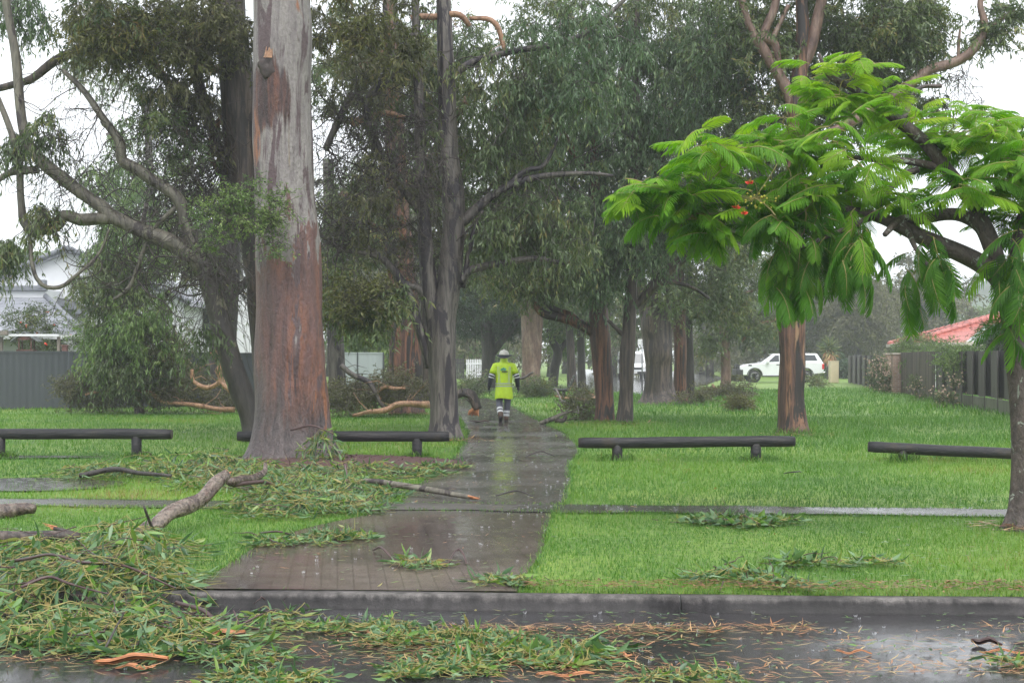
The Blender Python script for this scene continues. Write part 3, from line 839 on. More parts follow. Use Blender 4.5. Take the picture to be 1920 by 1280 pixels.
# the large gum by the path: trunk with a broken stub, a crown far above the frame
g_tr = [(551, 872, 86), (550, 840, 78), (548, 800, 73), (547, 740, 70), (545, 680, 67), (542, 600, 63.5), (540, 500, 60), (535, 400, 57), (531, 300, 54.5),
        (528, 200, 53.5), (528, 100, 53.5), (528, 0, 53), (528, -150, 52), (526, -400, 44), (520, -620, 30)]
gum = tree('gum_tree', 'huge gum with peeling grey and red bark beside the path', 'tree', 21.9, g_tr,
     limbs=[[(540, -120, 26), (640, -230, 20), (800, -330, 13), (960, -360, 6, -2)], [(518, -200, 26), (400, -330, 18), (220, -400, 10), (100, -430, 5)], [(526, -400, 24), (580, -560, 14, 1.5), (640, -700, 6, 2)]],
     crowns=[(250, -420, 200, 110, 22, 3, 22), (800, -430, 220, 110, 22, 3, 22), (560, -620, 260, 110, 23, 4, 25)], bark='bark_gum', sides=64, amp=.06, flare=.20, step=.08, ridge=22)
mb = MB(); rg = np.random.default_rng(3)
sp = P(503, 122, 21.9 - .40)
bmx = bmesh.new(); bmesh.ops.create_icosphere(bmx, subdivisions=4, radius=1.0)
for v in bmx.verts:
    k_ = 1 + .35 * (float(noise2(v.co.x * 3 + 20, v.co.z * 3 + 20 + v.co.y, 9)) - .5) - .45 * math.exp(-((v.co.x) ** 2 + (v.co.z - .15) ** 2) / .06) * (v.co.y < 0)
    v.co = Vector((v.co.x * .15 * k_, v.co.y * .055 * k_, v.co.z * .21 * k_)) + Vector([float(q) for q in sp])
add_bm(mb, bmx)
M['knot'] = plain('bark_knot', (.035, .025, .022), .6, var=.6, scale=12, bump_s=1.0)
stub = obj('branch_stub', mb, M['knot'], gum)
mb = MB()
for k in range(9):
    a = sp + [rg.uniform(-.05, .06), -.04, .10]; e = a + [rg.uniform(.0, .07), rg.uniform(-.01, .03), rg.uniform(.08, .24)]
    tubes(mb, np.array([a, (a + e) / 2, e]), np.array([.02, .016, .003]), 5)
M['torn_tan'] = plain('torn_tan', (.30, .17, .10), .6, var=.4, scale=16)
obj('torn_wood', mb, M['torn_tan'], stub)
mb = MB(); mm = MB()
rg = np.random.default_rng(41)
pts = np.concatenate([ellipsoid(rg, 470, 390, 70, 55, 20.9, .35, 26), ellipsoid(rg, 400, 420, 45, 60, 20.9, .35, 12), ellipsoid(rg, 510, 460, 22, 40, 21.0, .2, 5)])
pa, ra = connect(np.array([P(487, y_, 21.5) for y_ in (470, 440, 420, 400, 380, 360)]), pts, rg)
tubes(mb, pa, ra * .8, 5, 0)
foliage(mb, pts, 'bushy', rg, 1, 0, .62)
obj('young_shoots', mb, [M['twig'], M['lime_mid'] if 'lime_mid' in M else M['lime_leaf']], gum)

# the pale gum leaning left behind it
tree('leaning_gum_tree', 'pale gum leaning left out from behind the largest trunk', 'tree', 27.0,
     [(482, 836, 25), (468, 770, 22), (455, 735, 21), (430, 660, 20), (408, 590, 19), (390, 530, 18), (376, 490, 17)],
     limbs=[[(380, 505, 17), (362, 478, 17), (330, 457, 17), (270, 437, 15), (212, 408, 14), (190, 385, 13), (140, 350, 12), (80, 308, 12), (52, 265, 10), (40, 200, 9), (28, 120, 9), (18, 50, 8), (10, -40, 8)],
            [(214, 410, 11), (190, 411, 12), (150, 412, 12), (118, 403, 11), (100, 425, 11), (62, 432, 11), (45, 418, 9), (42, 380, 7), (36, 300, 7), (18, 240, 6), (-8, 180, 5)],
            [(72, 318, 8), (35, 320, 7), (10, 330, 6), (-20, 345, 5)],
            [(384, 520, 15), (352, 430, 12), (335, 380, 12), (306, 350, 11), (262, 318, 11), (226, 301, 11), (224, 268, 10), (205, 235, 8), (188, 212, 7), (160, 178, 6), (118, 128, 4)],
            [(335, 385, 5), (300, 420, 4), (268, 470, 4), (240, 540, 4), (215, 560, 3)],
            [(52, 425, 4), (70, 520, 4, -.3), (110, 540, 4, -.3), (150, 510, 3, -.3), (190, 470, 3), (205, 430, 2)]],
     crowns=[(8, 460, 18, 34, 27, .6, 4, 'weep', 'gum_leaf'), (15, 20, 55, 60, 28, 1, 7, 'weep', 'blue_leaf'), (90, 255, 35, 55, 27, .6, 4, 'weep', 'gum_leaf'), (85, 400, 35, 40, 27, .5, 4, 'weep', 'gum_leaf'), (25, 280, 40, 60, 27, .5, 3, 'weep', 'gum_leaf'),
             (150, 300, 90, 130, 27, 1.0, 12, 'bare'), (270, 430, 110, 120, 27.5, 1.2, 18, 'bare'), (330, 300, 70, 120, 27.5, 1, 12, 'bare'), (310, 240, 70, 100, 27.5, 1, 8, 'gum'),
             (390, 480, 60, 90, 26.6, .8, 10, 'bare'), (385, 620, 18, 35, 26.6, .4, 2, 'weep')],
     bark='bark_mottled', limb_bark='bark_pale', sides=18, amp=.08, flare=.15, wob=.03, step=.12, dens=1.0,
     curl=[(170, 330, 110, 130, 27, .8, 34, .011), (300, 470, 100, 90, 27, .9, 34, .016), (370, 540, 50, 50, 27.3, .5, 9, .018), (60, 250, 70, 120, 27, .6, 16, .010), (240, 560, 60, 60, 27, .5, 8, .012)])

tree('shaggy_gum_tree', 'brown shaggy gum close behind the largest trunk, leafy above', 'tree', 28.5,
     [(508, 822, 30), (500, 640, 28), (482, 480, 28), (462, 340, 30), (448, 220, 31), (440, 120, 30), (428, 0, 28), (420, -200, 20)],
     limbs=[[(440, 55, 14), (370, 62, 12), (290, 82, 11), (200, 95, 10), (140, 98, 9), (100, 117, 9), (60, 148, 8), (20, 160, 7), (-20, 170, 6)],
            [(432, 10, 14), (390, -60, 12), (300, -120, 9)], [(465, 350, 12), (420, 300, 10), (385, 200, 11), (365, 120, 11), (350, 20, 9)]],
     dead=[[(272, 85, 6), (300, 135, 7), (325, 170, 7), (345, 215, 6), (352, 262, 4)], [(358, 100, 5), (375, 116, 6), (405, 128, 7), (440, 136, 8), (468, 150, 8)], [(458, 192, 8), (432, 210, 7), (406, 232, 7), (398, 270, 6), (400, 310, 5), (420, 345, 4)], [(235, 35, 4), (262, 50, 5), (280, 90, 5)]],
     crowns=[(260, 55, 140, 70, 28, 2.2, 19), (240, 60, 150, 65, 28, 2.2, 13, 'gum', 'dull_leaf'), (390, 60, 90, 90, 27.6, 1.5, 24, 'gum', 'dull_leaf'), (200, 60, 80, 60, 27, 1, 14, 'gum', 'olive_leaf'), (330, 60, 120, 60, 27, 1, 22, 'bushy', 'olive_leaf'), (400, 330, 80, 130, 28.6, 1.4, 24, 'bare'), (330, 240, 80, 120, 28.6, 1.4, 14, 'bare'), (390, 250, 90, 120, 29, 1.4, 8, 'gum', 'dull_leaf'), (330, 180, 70, 50, 28, 1.5, 7, 'weep', 'dull_leaf'),
             (300, -130, 260, 90, 28, 3, 30), (430, 540, 50, 70, 28.3, .6, 10, 'bare')],
     bark='bark_brown', sides=20, amp=.12, flare=.1, step=.12, curl=[(390, 330, 80, 150, 28, 1.2, 46, .014), (310, 250, 80, 130, 28, 1.2, 30, .011), (430, 520, 40, 80, 28, .6, 14, .014)])

# the twin stemmed grey gum left of the path
tree('twin_gum_tree', 'grey gum splitting into two tall stems beside the path', 'tree', 27.6,
     [(836, 828, 34), (834, 800, 28), (832, 760, 26), (830, 700, 26), (829, 650, 27), (830, 600, 26), (838, 560, 23), (845, 500, 22), (850, 420, 21), (848, 350, 21), (841, 300, 20), (838, 200, 17), (835, 100, 15), (830, -60, 12), (828, -250, 8)],
     limbs=[[(824, 655, 18), (814, 600, 16), (806, 540, 15), (800, 480, 14), (795, 420, 13), (790, 330, 12), (786, 200, 10), (780, 50, 8), (775, -80, 6)],
            [(806, 690, 8), (797, 650, 9), (780, 595, 9), (768, 555, 9), (748, 520, 8), (728, 495, 7), (700, 478, 6), (645, 468, 5), (600, 440, 4)],
            [(800, 560, 8), (785, 540, 7), (760, 530, 6), (700, 470, 5), (660, 460, 4)],
            [(862, 530, 9), (880, 508, 8), (915, 498, 7), (960, 490, 6.5), (1010, 485, 5.5), (1060, 495, 4)],
            [(866, 418, 10), (895, 390, 9), (930, 362, 8), (970, 342, 7), (1020, 330, 6), (1100, 325, 4), (1150, 330, 3)],
            [(940, 358, 5), (985, 320, 5), (1020, 310, 4), (1050, 250, 3)],
            [(868, 540, 5), (880, 470, 5), (890, 430, 4), (905, 395, 3)],
            [(838, 160, 8), (880, 120, 7), (955, 98, 6), (1050, 82, 6), (1110, 55, 5), (1160, 10, 4), (1200, -30, 3)],
            [(790, 400, 8), (740, 330, 9), (700, 260, 9), (690, 190, 9), (740, 130, 9), (780, 60, 7)],
            [(690, 195, 8), (660, 180, 7), (640, 215, 7), (610, 280, 6)]],
     dead=[[(770, 35, 6), (830, 28, 6), (862, 30, 6), (880, 50, 5)], [(880, 35, 4), (920, 40, 5), (938, 65, 5), (950, 98, 4)], [(660, 235, 7), (690, 218, 7), (720, 215, 6), (760, 220, 5)], [(675, 125, 5), (700, 110, 6), (720, 95, 5)]],
     crowns=[(690, 130, 130, 180, 28, 2.4, 26, 'gum', 'dull_leaf'), (700, 60, 120, 90, 26.5, 1, 15, 'gum', 'olive_leaf'), (640, 300, 60, 160, 27.5, 1.2, 20, 'bare'), (740, 330, 100, 170, 27, 1.6, 32, 'bare'), (760, 380, 130, 120, 28, 2.2, 12, 'gum', 'dull_leaf'), (680, 560, 70, 40, 25.8, 1.0, 16, 'bushy', 'olive_leaf'), (640, 590, 40, 40, 26, .6, 6, 'gum'),
             (720, 575, 40, 40, 26, .8, 8, 'gum', 'gum_leaf'), (900, 230, 150, 170, 29, 2.6, 60, 'weep', 'gum_leaf'), (1000, 420, 140, 60, 28, 1.8, 24, 'weep', 'gum_leaf'), (820, 480, 100, 70, 29, 1.5, 18, 'bare'), (1080, 120, 140, 120, 28, 2, 36, 'weep', 'blue_leaf'), (700, -120, 300, 90, 28, 3, 30)],
     bark='bark_grey', sides=26, amp=.07, flare=.22, step=.11, curl=[(700, 300, 110, 190, 27, 1.4, 70, .013), (640, 420, 50, 100, 26.5, .8, 24, .013), (960, 380, 120, 90, 28, 1.2, 22, .012), (800, 200, 120, 170, 27, 1.2, 30, .010)])

# red barked gums and their neighbours
tree('red_gum_tree', 'thick red brown gum standing left behind the twin stemmed gum', 'tree', 40.5,
     [(763, 777, 33), (761, 720, 31), (759, 640, 30), (756, 580, 29), (750, 480, 26), (744, 350, 22), (738, 200, 18), (732, 0, 14)],
     limbs=[[(752, 500, 12), (700, 420, 10), (640, 360, 8)], [(746, 380, 12), (820, 280, 10), (880, 180, 7)], [(738, 220, 10), (680, 120, 9), (620, 40, 7)]],
     crowns=[(660, 120, 90, 150, 41, 3.5, 26), (680, 380, 110, 110, 41, 3, 26), (800, 150, 120, 160, 42, 3.5, 30), (650, 470, 60, 60, 41, 2, 12)], bark='bark_red', sides=24, amp=.12, flare=.2, k=1.15)
tree('brown_gum_tree', 'slim brown gum half hidden beside the thick red brown one', 'tree', 45,
     [(806, 762, 14), (804, 700, 13), (802, 620, 13), (798, 500, 12), (790, 300, 10), (785, 100, 8)],
     crowns=[(840, 380, 120, 110, 45, 3, 26), (820, 100, 120, 130, 45, 3, 20)], bark='bark_brown', sides=14, amp=.12, flare=.15, k=1.25)
tree('leaning_red_gum_tree', 'leaning rusty barked gum with a long low limb right of the path', 'tree', 34.9,
     [(1135, 794, 19), (1133, 740, 17), (1131, 690, 18), (1127, 640, 19), (1123, 580, 17), (1120, 500, 15), (1116, 400, 12), (1110, 250, 10), (1100, 50, 8)],
     limbs=[[(1124, 632, 10), (1100, 615, 10), (1075, 602, 10), (1050, 595, 9), (1018, 588, 8), (1003, 565, 8), (992, 535, 7), (985, 490, 6), (975, 440, 4)],
            [(1090, 608, 6), (1070, 590, 6), (1040, 580, 6), (1020, 560, 5), (1015, 520, 4)],
            [(1118, 520, 8), (1160, 497, 7), (1195, 470, 6), (1250, 462, 5), (1290, 450, 3)],
            [(1112, 330, 8), (1060, 260, 7), (1020, 160, 5)], [(1110, 260, 7), (1160, 160, 6), (1180, 60, 4)]],
     crowns=[(1090, 210, 150, 150, 35, 2.6, 64, 'weep', 'blue_leaf'), (1130, 400, 110, 80, 34.6, 2, 34, 'weep', 'blue_leaf'), (1060, 480, 100, 60, 35, 2, 24, 'weep'), (1130, 500, 50, 60, 34, .8, 12, 'weep', 'blue_leaf'), (980, 330, 110, 120, 35, 2.5, 34), (980, 520, 90, 60, 35.5, 1.8, 22), (1080, 20, 160, 80, 35, 3, 30)],
     bark='bark_red', sides=20, amp=.11, flare=.12, step=.14)
tree('straight_gum_tree', 'straight dark brown gum just right of the leaning rusty one', 'tree', 34.2,
     [(1172, 797, 17), (1174, 740, 14), (1178, 660, 14), (1181, 600, 13), (1184, 500, 11), (1188, 400, 9), (1192, 200, 7), (1195, 0, 5)],
     limbs=[[(1186, 580, 7), (1205, 560, 9), (1225, 535, 10), (1255, 505, 10), (1285, 480, 9), (1320, 465, 7)], [(1226, 535, 4), (1260, 530, 4), (1300, 540, 3), (1330, 560, 3)], [(1180, 640, 5), (1160, 620, 4), (1140, 600, 3)],
            [(1188, 420, 6), (1230, 330, 6), (1260, 220, 4)]],
     crowns=[(1215, 240, 130, 190, 34.5, 2.6, 76, 'weep', 'blue_leaf'), (1210, 440, 90, 60, 34, 1.6, 20, 'weep', 'blue_leaf'), (1260, 60, 130, 100, 35, 2.6, 40, 'weep'), (1290, 380, 80, 90, 35, 2, 24)],
     bark='bark_brown', sides=16, amp=.11, flare=.12, step=.14)

# the torn bark gum on the right lawn
tree('torn_bark_gum_tree', 'gum with torn orange and black bark on the right lawn', 'tree', 29.4,
     [(1487, 820, 31), (1486, 790, 26), (1485, 740, 25), (1484, 680, 24), (1484, 600, 23.5), (1486, 520, 22), (1490, 400, 20), (1494, 250, 18), (1496, 185, 18), (1502, 120, 13), (1506, 60, 12), (1503, 0, 11), (1498, -150, 9)],
     limbs=[[(1490, 205, 13), (1474, 165, 11), (1452, 128, 10), (1426, 84, 10), (1414, 66, 8), (1400, 35, 7), (1386, -20, 6)],
            [(1425, 84, 9), (1438, 48, 8), (1452, 15, 8), (1460, -40, 7)], [(1420, 75, 8), (1448, 78, 8), (1457, 100, 7), (1460, 128, 6)], [(1448, 74, 5), (1462, 45, 4), (1478, 10, 4)],
            [(1502, 130, 12), (1520, 90, 11), (1532, 40, 11), (1545, -20, 10), (1560, -120, 7)],
            [(1494, 300, 9), (1530, 265, 9), (1575, 240, 9), (1620, 215, 9), (1690, 170, 9), (1738, 134, 9), (1790, 117, 9), (1828, 90, 9), (1846, 50, 8), (1838, 10, 6), (1846, -40, 5)],
            [(1755, 128, 6), (1800, 110, 4), (1850, 60, 4), (1900, 20, 3)], [(1796, 115, 3), (1798, 80, 3), (1800, 55, 2)]],
     crowns=[(1420, 60, 130, 120, 31, 2.4, 46), (1620, 50, 150, 100, 31, 2.4, 66), (1690, 90, 90, 80, 30.5, 1.6, 30), (1570, 190, 120, 70, 31, 2, 34), (1350, 130, 90, 150, 32, 2.2, 40, 'weep', 'blue_leaf'), (1420, 260, 100, 110, 31, 2, 36), (1400, 370, 90, 80, 31, 2, 26),
             (1800, 170, 45, 45, 29.4, .7, 5, 'bare'), (1850, 70, 40, 60, 29.4, .7, 5, 'gum'), (1890, 20, 50, 40, 29.4, .8, 5), (1700, 205, 90, 40, 30.5, 1, 10), (1550, -100, 260, 90, 30, 3, 30)],
     bark='bark_torn', limb_bark='bark_pink', sides=26, amp=.10, flare=.15, step=.11)
# loose bark strips on that trunk go with it (geometry of the trunk's own ridge noise)

# the trees further back
tree('flared_gum_tree', 'wide vase shaped grey gum flaring at its foot', 'tree', 49,
     [(1239, 757, 36), (1238, 735, 27), (1236, 690, 25), (1233, 640, 28), (1229, 605, 29), (1228, 575, 24)],
     limbs=[[(1218, 610, 14), (1205, 560, 12), (1192, 480, 10), (1180, 340, 8)], [(1242, 610, 14), (1258, 550, 12), (1268, 480, 10), (1285, 330, 7)], [(1230, 590, 10), (1232, 500, 9), (1238, 350, 7)]],
     crowns=[(1220, 470, 90, 70, 49, 2.5, 26), (1230, 300, 150, 140, 50, 4, 46), (1270, 560, 50, 40, 48.5, 1.5, 8)], bark='bark_brown', sides=22, amp=.12, flare=.35, k=1.3)
tree('slim_red_gum_tree', 'slim red barked gum right of the vase shaped gum', 'tree', 50.5,
     [(1277, 753, 14), (1276, 700, 12), (1274, 620, 12), (1272, 500, 10), (1268, 300, 8)], crowns=[(1310, 470, 90, 90, 50.5, 3, 34), (1300, 250, 100, 140, 51, 3, 26)], bark='bark_red', sides=14, amp=.13, flare=.2, k=1.3)
tree('slim_dark_gum_tree', 'slim dark gum touching the slim red barked gum', 'tree', 52,
     [(1294, 750, 9), (1293, 700, 8), (1291, 620, 8), (1292, 500, 7)], crowns=[(1340, 560, 60, 60, 52, 2, 20), (1370, 440, 60, 80, 52, 2.5, 20)], bark='bark_dark', sides=12, amp=.12, flare=.15, k=1.3)
tree('stout_gum_tree', 'stout reddish gum far behind the walking person', 'tree', 68,
     [(996, 730, 19), (996, 690, 17), (995, 640, 17), (994, 585, 17), (990, 480, 14), (985, 300, 10)], limbs=[[(1004, 726, 8), (1006, 690, 8), (1010, 640, 7), (1012, 590, 7), (1018, 500, 5)]],
     crowns=[(960, 480, 110, 90, 68, 4, 40, 'far'), (1040, 520, 70, 60, 68, 4, 22, 'far'), (990, 320, 120, 140, 68, 5, 30, 'far')], bark='bark_pink', sides=14, amp=.1, flare=.1, k=1.0, limb_bark='bark_pink')
tree('thin_brown_tree', 'thin brown trunk behind the park bench, first of two', 'tree', 72,
     [(1073, 728, 9), (1071, 680, 8), (1068, 620, 7), (1062, 540, 5)], crowns=[(1060, 560, 50, 50, 72, 3, 24, 'far'), (1050, 470, 60, 60, 72, 3, 22, 'far')], bark='bark_brown', sides=10, flare=.1)
tree('thin_grey_tree', 'thin grey brown trunk nearest the leaning rusty gum', 'tree', 74,
     [(1091, 727, 8), (1090, 680, 7), (1089, 620, 7), (1090, 540, 5)], crowns=[(1100, 560, 50, 60, 74, 3, 22, 'far'), (1180, 580, 40, 50, 74, 3, 14, 'far')], bark='bark_dark', sides=10, flare=.1)
tree('crooked_tree', 'crooked dark tree leaning left behind the reddish stout gum', 'tree', 78,
     [(1036, 716, 9), (1040, 690, 9), (1046, 660, 9), (1036, 640, 7), (1030, 615, 6)], limbs=[[(1046, 662, 6), (1060, 640, 5), (1066, 610, 4)]],
     crowns=[(1035, 600, 60, 40, 78, 3, 24, 'far', 'lime_leaf'), (1070, 640, 30, 25, 80, 2, 8, 'far', 'lime_leaf')], bark='bark_dark', sides=10, flare=.1)
tree('forked_dark_tree', 'forked dark tree behind the walking person with a dense low crown', 'tree', 76,
     [(917, 722, 14), (915, 690, 12), (916, 650, 13), (912, 610, 11), (905, 560, 8)], limbs=[[(922, 665, 8), (940, 640, 7), (958, 618, 6), (975, 590, 5)]],
     crowns=[(900, 580, 70, 55, 76, 4, 46, 'far', 'dark_leaf'), (960, 590, 50, 40, 77, 3, 24, 'far', 'dark_leaf'), (900, 480, 90, 70, 77, 4, 30, 'far')], bark='bark_dark', sides=12, flare=.2)
tree('pale_slim_gum_tree', 'slim pale gum left of the parked white vehicle', 'tree', 66,
     [(1360, 735, 11), (1361, 690, 9), (1359, 640, 9), (1352, 570, 8), (1345, 460, 6)], limbs=[[(1356, 600, 4), (1385, 560, 4), (1420, 540, 3)]],
     crowns=[(1360, 570, 50, 50, 66, 3, 20), (1400, 500, 80, 80, 66, 4, 34), (1420, 610, 60, 30, 66, 2.5, 16), (1330, 640, 30, 25, 66, 2, 6)], dead=[[(1390, 640, 3), (1420, 612, 3), (1450, 600, 3), (1470, 595, 2)]],
     bark='bark_pink', sides=12, flare=.2, k=1.5)
tree('grey_trunk_tree', 'grey trunk close on the right of the largest gum', 'tree', 43,
     [(634, 765, 18), (632, 700, 16), (628, 620, 15), (622, 500, 13), (615, 300, 10)], crowns=[(620, 420, 60, 100, 43, 2.5, 22, 'bare'), (620, 500, 70, 70, 43, 2, 14)], bark='bark_grey', sides=14, flare=.2, k=1.2)
tree('dark_trunk_tree', 'dark broad trunk seen behind the leaning pale gum', 'tree', 45,
     [(412, 763, 33), (414, 720, 27), (418, 640, 25), (424, 540, 24), (428, 440, 20), (430, 300, 15)], limbs=[[(424, 560, 9), (450, 540, 8), (480, 500, 5)]],
     dead=[[(402, 655, 3, -1), (412, 680, 4, -1), (408, 700, 4, -1), (425, 725, 4, -1), (446, 752, 4, -1)]],
     crowns=[(420, 420, 70, 110, 45, 2.5, 26, 'bare'), (380, 480, 60, 60, 45, 2.5, 12)], bark='bark_dark', sides=18, flare=.2, k=1.15)

# weeping and light trees on the left in front of the fence and behind it
tree('weeping_tree', 'weeping light green tree in front of the grey fence', 'tree', 40.3,
     [(262, 776, 9), (258, 740, 8), (250, 690, 8), (246, 620, 8), (250, 540, 7), (262, 450, 5), (275, 380, 4)],
     limbs=[[(250, 600, 6), (215, 560, 5), (190, 520, 4)], [(248, 640, 6), (290, 590, 5), (320, 540, 4)]],
     crowns=[(210, 530, 70, 75, 40, 1.3, 36, 'weep', 'gum_leaf'), (260, 600, 80, 70, 39.6, 1.2, 34, 'weep', 'lime_leaf'), (190, 650, 50, 40, 39.6, 1, 18, 'weep', 'lime_leaf'), (240, 690, 70, 35, 39.8, 1, 20, 'weep', 'gum_leaf'), (250, 460, 80, 60, 40, 1.4, 26, 'weep', 'lime_leaf'), (310, 640, 40, 50, 40, 1, 14, 'bushy', 'dull_leaf')],
     bark='bark_brown', sides=10, flare=.2, k=1.0)
tree('light_green_tree', 'tall loose light green tree behind the grey fence', 'tree', 60,
     [(300, 745, 13), (295, 600, 11), (285, 400, 9), (275, 200, 6)], limbs=[[(290, 480, 6), (330, 380, 5), (360, 300, 3)], [(284, 380, 6), (230, 300, 5), (200, 250, 3)]],
     crowns=[(200, 130, 70, 50, 60, 3, 10, 'weep'), (205, 340, 40, 90, 60, 3, 14, 'weep', 'lime_leaf'), (300, 330, 90, 150, 60, 3.5, 20, 'weep', 'lime_leaf'), (370, 430, 70, 100, 60, 3, 14, 'weep')], bark='bark_grey', sides=10, k=1.55)

# the flame tree on the right with its feathery fronds
def frond_template(rng, length=.50, npair=13, droop=.5):
    V, T = [], []
    mb_parts = []
    xs = np.linspace(.10, 1, npair)
    curve = lambda s: np.array([s * length * (1 - .12 * droop * s), 0, -droop * length * .55 * s * s])
    for i, s in enumerate(xs):
        o = curve(s); pl = length * .36 * (max(0, math.sin(math.pi * (.10 + .83 * s))) ** .55) + .006
        tg = nrm(curve(min(1, s + .02)) - curve(s - .02))
        for sd in (-1, 1):
            a = math.radians(62 - 28 * s)
            d = nrm(np.array([math.cos(a) * tg[0], sd * math.sin(a), math.cos(a) * tg[2]]) + rng.normal(size=3) * .05)
            nl = 4
            u = np.array([0, .3, .65, 1.0])
            c = o + d * (u * pl)[:, None]; c[:, 2] -= (u * u) * pl * (.30 + .25 * droop)
            perp = nrm(np.cross(d, [0, 0, 1.0])); wv = np.array([.45, 1, .95, .18]) * .0066 * rng.uniform(.85, 1.15)
            A_ = c + perp * wv[:, None] + [0, 0, -.004]; B2 = c - perp * wv[:, None] + [0, 0, -.004]
            tv_ = np.clip(.45 * s + .35 * rng.random() + np.zeros(4), 0, 1)
            for k in range(3):
                V.append(np.stack([c[k], A_[k], A_[k + 1], c[k + 1]])); V.append(np.stack([B2[k], c[k], c[k + 1], B2[k + 1]]))
                T.append(np.full(4, tv_[0])); T.append(np.full(4, tv_[0] * .8))
    return np.concatenate(V), np.concatenate(T), np.array([curve(s) for s in np.linspace(0, 1, 7)])

def flame_tree():
    Y = 13.3; rng = np.random.default_rng(77)
    base = G(1916, 992)
    root = thing('flame_tree', 'flame tree with feathery bright green fronds and red flowers', 'tree', base)
    conv = lambda rows: (np.array([P(a[0], a[1], Y + (a[3] if len(a) > 3 else 0)) for a in rows]), np.array([a[2] * Y / F for a in rows]))
    mb = MB()
    tp, tr_ = conv([(1918, 1000, 34), (1918, 965, 24), (1917, 900, 19), (1915, 820, 18), (1910, 740, 18), (1905, 680, 19), (1900, 620, 19), (1890, 570, 19), (1880, 530, 19)])
    tp[0, 2] = -.05
    p, _ = trunk_tube(mb, tp, tr_, 24, .10, .05, .0, .5, 5)
    obj('trunk', mb, M['bark_lichen'], root)
    nodes = []
    L = [[(1884, 545, 18), (1870, 520, 18), (1835, 492, 17), (1790, 468, 16), (1740, 448, 15), (1695, 428, 13), (1640, 405, 10), (1570, 390, 8), (1500, 375, 6), (1420, 360, 4), (1330, 350, 3)],
         [(1880, 530, 16), (1868, 480, 14), (1850, 430, 13), (1815, 370, 13), (1775, 320, 13), (1735, 270, 12), (1690, 232, 11), (1650, 200, 9), (1600, 165, 7), (1560, 145, 6), (1545, 125, 4), (1535, 100, 3)],
         [(1860, 470, 13), (1840, 425, 13), (1805, 405, 12), (1770, 402, 11), (1725, 410, 10), (1690, 413, 8), (1660, 440, 5, -.3)],
         [(1890, 560, 14), (1905, 480, 13), (1920, 400, 11), (1950, 320, 9), (1990, 240, 6)],
         [(1775, 320, 8), (1735, 308, 7), (1690, 300, 6), (1640, 300, 5), (1580, 290, 4)], [(1722, 318, 6), (1690, 330, 6), (1668, 355, 5), (1650, 385, 4)],
         [(1690, 232, 6), (1720, 170, 4, .3), (1766, 160, 4, .3)], [(1640, 405, 6), (1560, 440, 4, -.4), (1480, 470, 3, -.5)], [(1700, 428, 6), (1720, 470, 4, -.3), (1750, 510, 3, -.4)]]
    for row in L:
        lm = MB()
        lp, lr = conv(row)
        q, _ = trunk_tube(lm, lp, lr, 12, .10, .06, .006, 0, 31 + int(row[-1][0]) % 50)
        nodes.append(q[len(q) // 4:])
        obj('limb', lm, M['bark_lichen'], root)
    E = [(1600, 165, 110, 45, 13.2, .6, 9, 15), (1480, 262, 120, 35, 13.0, .8, 9, 10), (1350, 290, 60, 40, 12.9, .5, 5, 0), (1235, 365, 90, 22, 12.8, .5, 8, 0), (1330, 385, 80, 50, 13.0, .6, 8, -10), (1450, 380, 100, 70, 13.2, .8, 12, -10),
         (1560, 330, 100, 70, 13.6, 1.0, 13, 0), (1690, 250, 90, 60, 13.8, .8, 8, 10), (1690, 370, 60, 40, 13.6, .6, 3, -5), (1450, 480, 90, 35, 13.0, .5, 6, -40), (1590, 470, 45, 40, 12.8, .3, 4, -55), (1560, 430, 60, 40, 13.2, .5, 4, -30),
         (1730, 500, 45, 35, 13.1, .5, 4, -55), (1850, 235, 90, 45, 13.5, .8, 9, 12), (1890, 320, 50, 50, 13.3, .7, 6, 0), (1790, 290, 50, 40, 13.2, .5, 3, 5), (1800, 345, 40, 25, 12.9, .3, 3, 0), (1905, 500, 22, 40, 12.9, .3, 4, -30), (1910, 420, 30, 60, 13.2, .5, 4, -10), (1900, 610, 14, 20, 13.0, .2, 1, -40), (1980, 300, 50, 120, 13.3, 1, 8, 0)]
    tips, pit = [], []
    for e in E:
        q = ellipsoid(rng, *e[:6], int(e[6] * 1.45)); tips.append(q); pit += [e[7]] * len(q)
    tips = np.concatenate(tips); pit = np.array(pit, float)
    paths, rad = connect(np.concatenate(nodes), tips, rng)
    temps = [frond_template(rng, .36, 21, d) for d in (.25, .5, .8, 1.15)]
    cm = MB(); tubes(cm, paths, np.maximum(rad * .8, .004), 5)
    for tip, pt in zip(tips, pit):
        nf = rng.integers(5, 7); a0 = rng.uniform(0, 6.28)
        young = rng.random()
        for k in range(nf):
            yaw = a0 + k / nf * 6.28 + rng.normal() * .25
            pitch = math.radians(pt * .8 + 4 + rng.normal() * 13)
            tv, tt, rc = temps[rng.integers(0, 4) if pt > -30 else rng.integers(2, 4)]
            s = rng.uniform(.72, 1.15) * (.85 if pt > 8 else 1)
            R = np.array(Matrix.Rotation(yaw, 3, 'Z') @ Matrix.Rotation(-pitch, 3, 'Y') @ Matrix.Rotation(rng.normal() * .35, 3, 'X'))
            bp = tip + rng.normal(size=3) * [.05, .05, .07 if pt > -30 else .12]
            v = tv * s @ R.T + bp
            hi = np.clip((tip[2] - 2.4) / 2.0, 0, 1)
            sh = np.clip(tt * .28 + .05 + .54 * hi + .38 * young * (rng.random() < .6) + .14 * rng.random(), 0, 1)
            n4 = len(v) // 4
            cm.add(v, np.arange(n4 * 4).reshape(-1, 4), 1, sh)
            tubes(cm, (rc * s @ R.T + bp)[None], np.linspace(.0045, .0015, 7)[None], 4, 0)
    obj('crown', cm, [M['stem'], M['flame_leaf']], root)
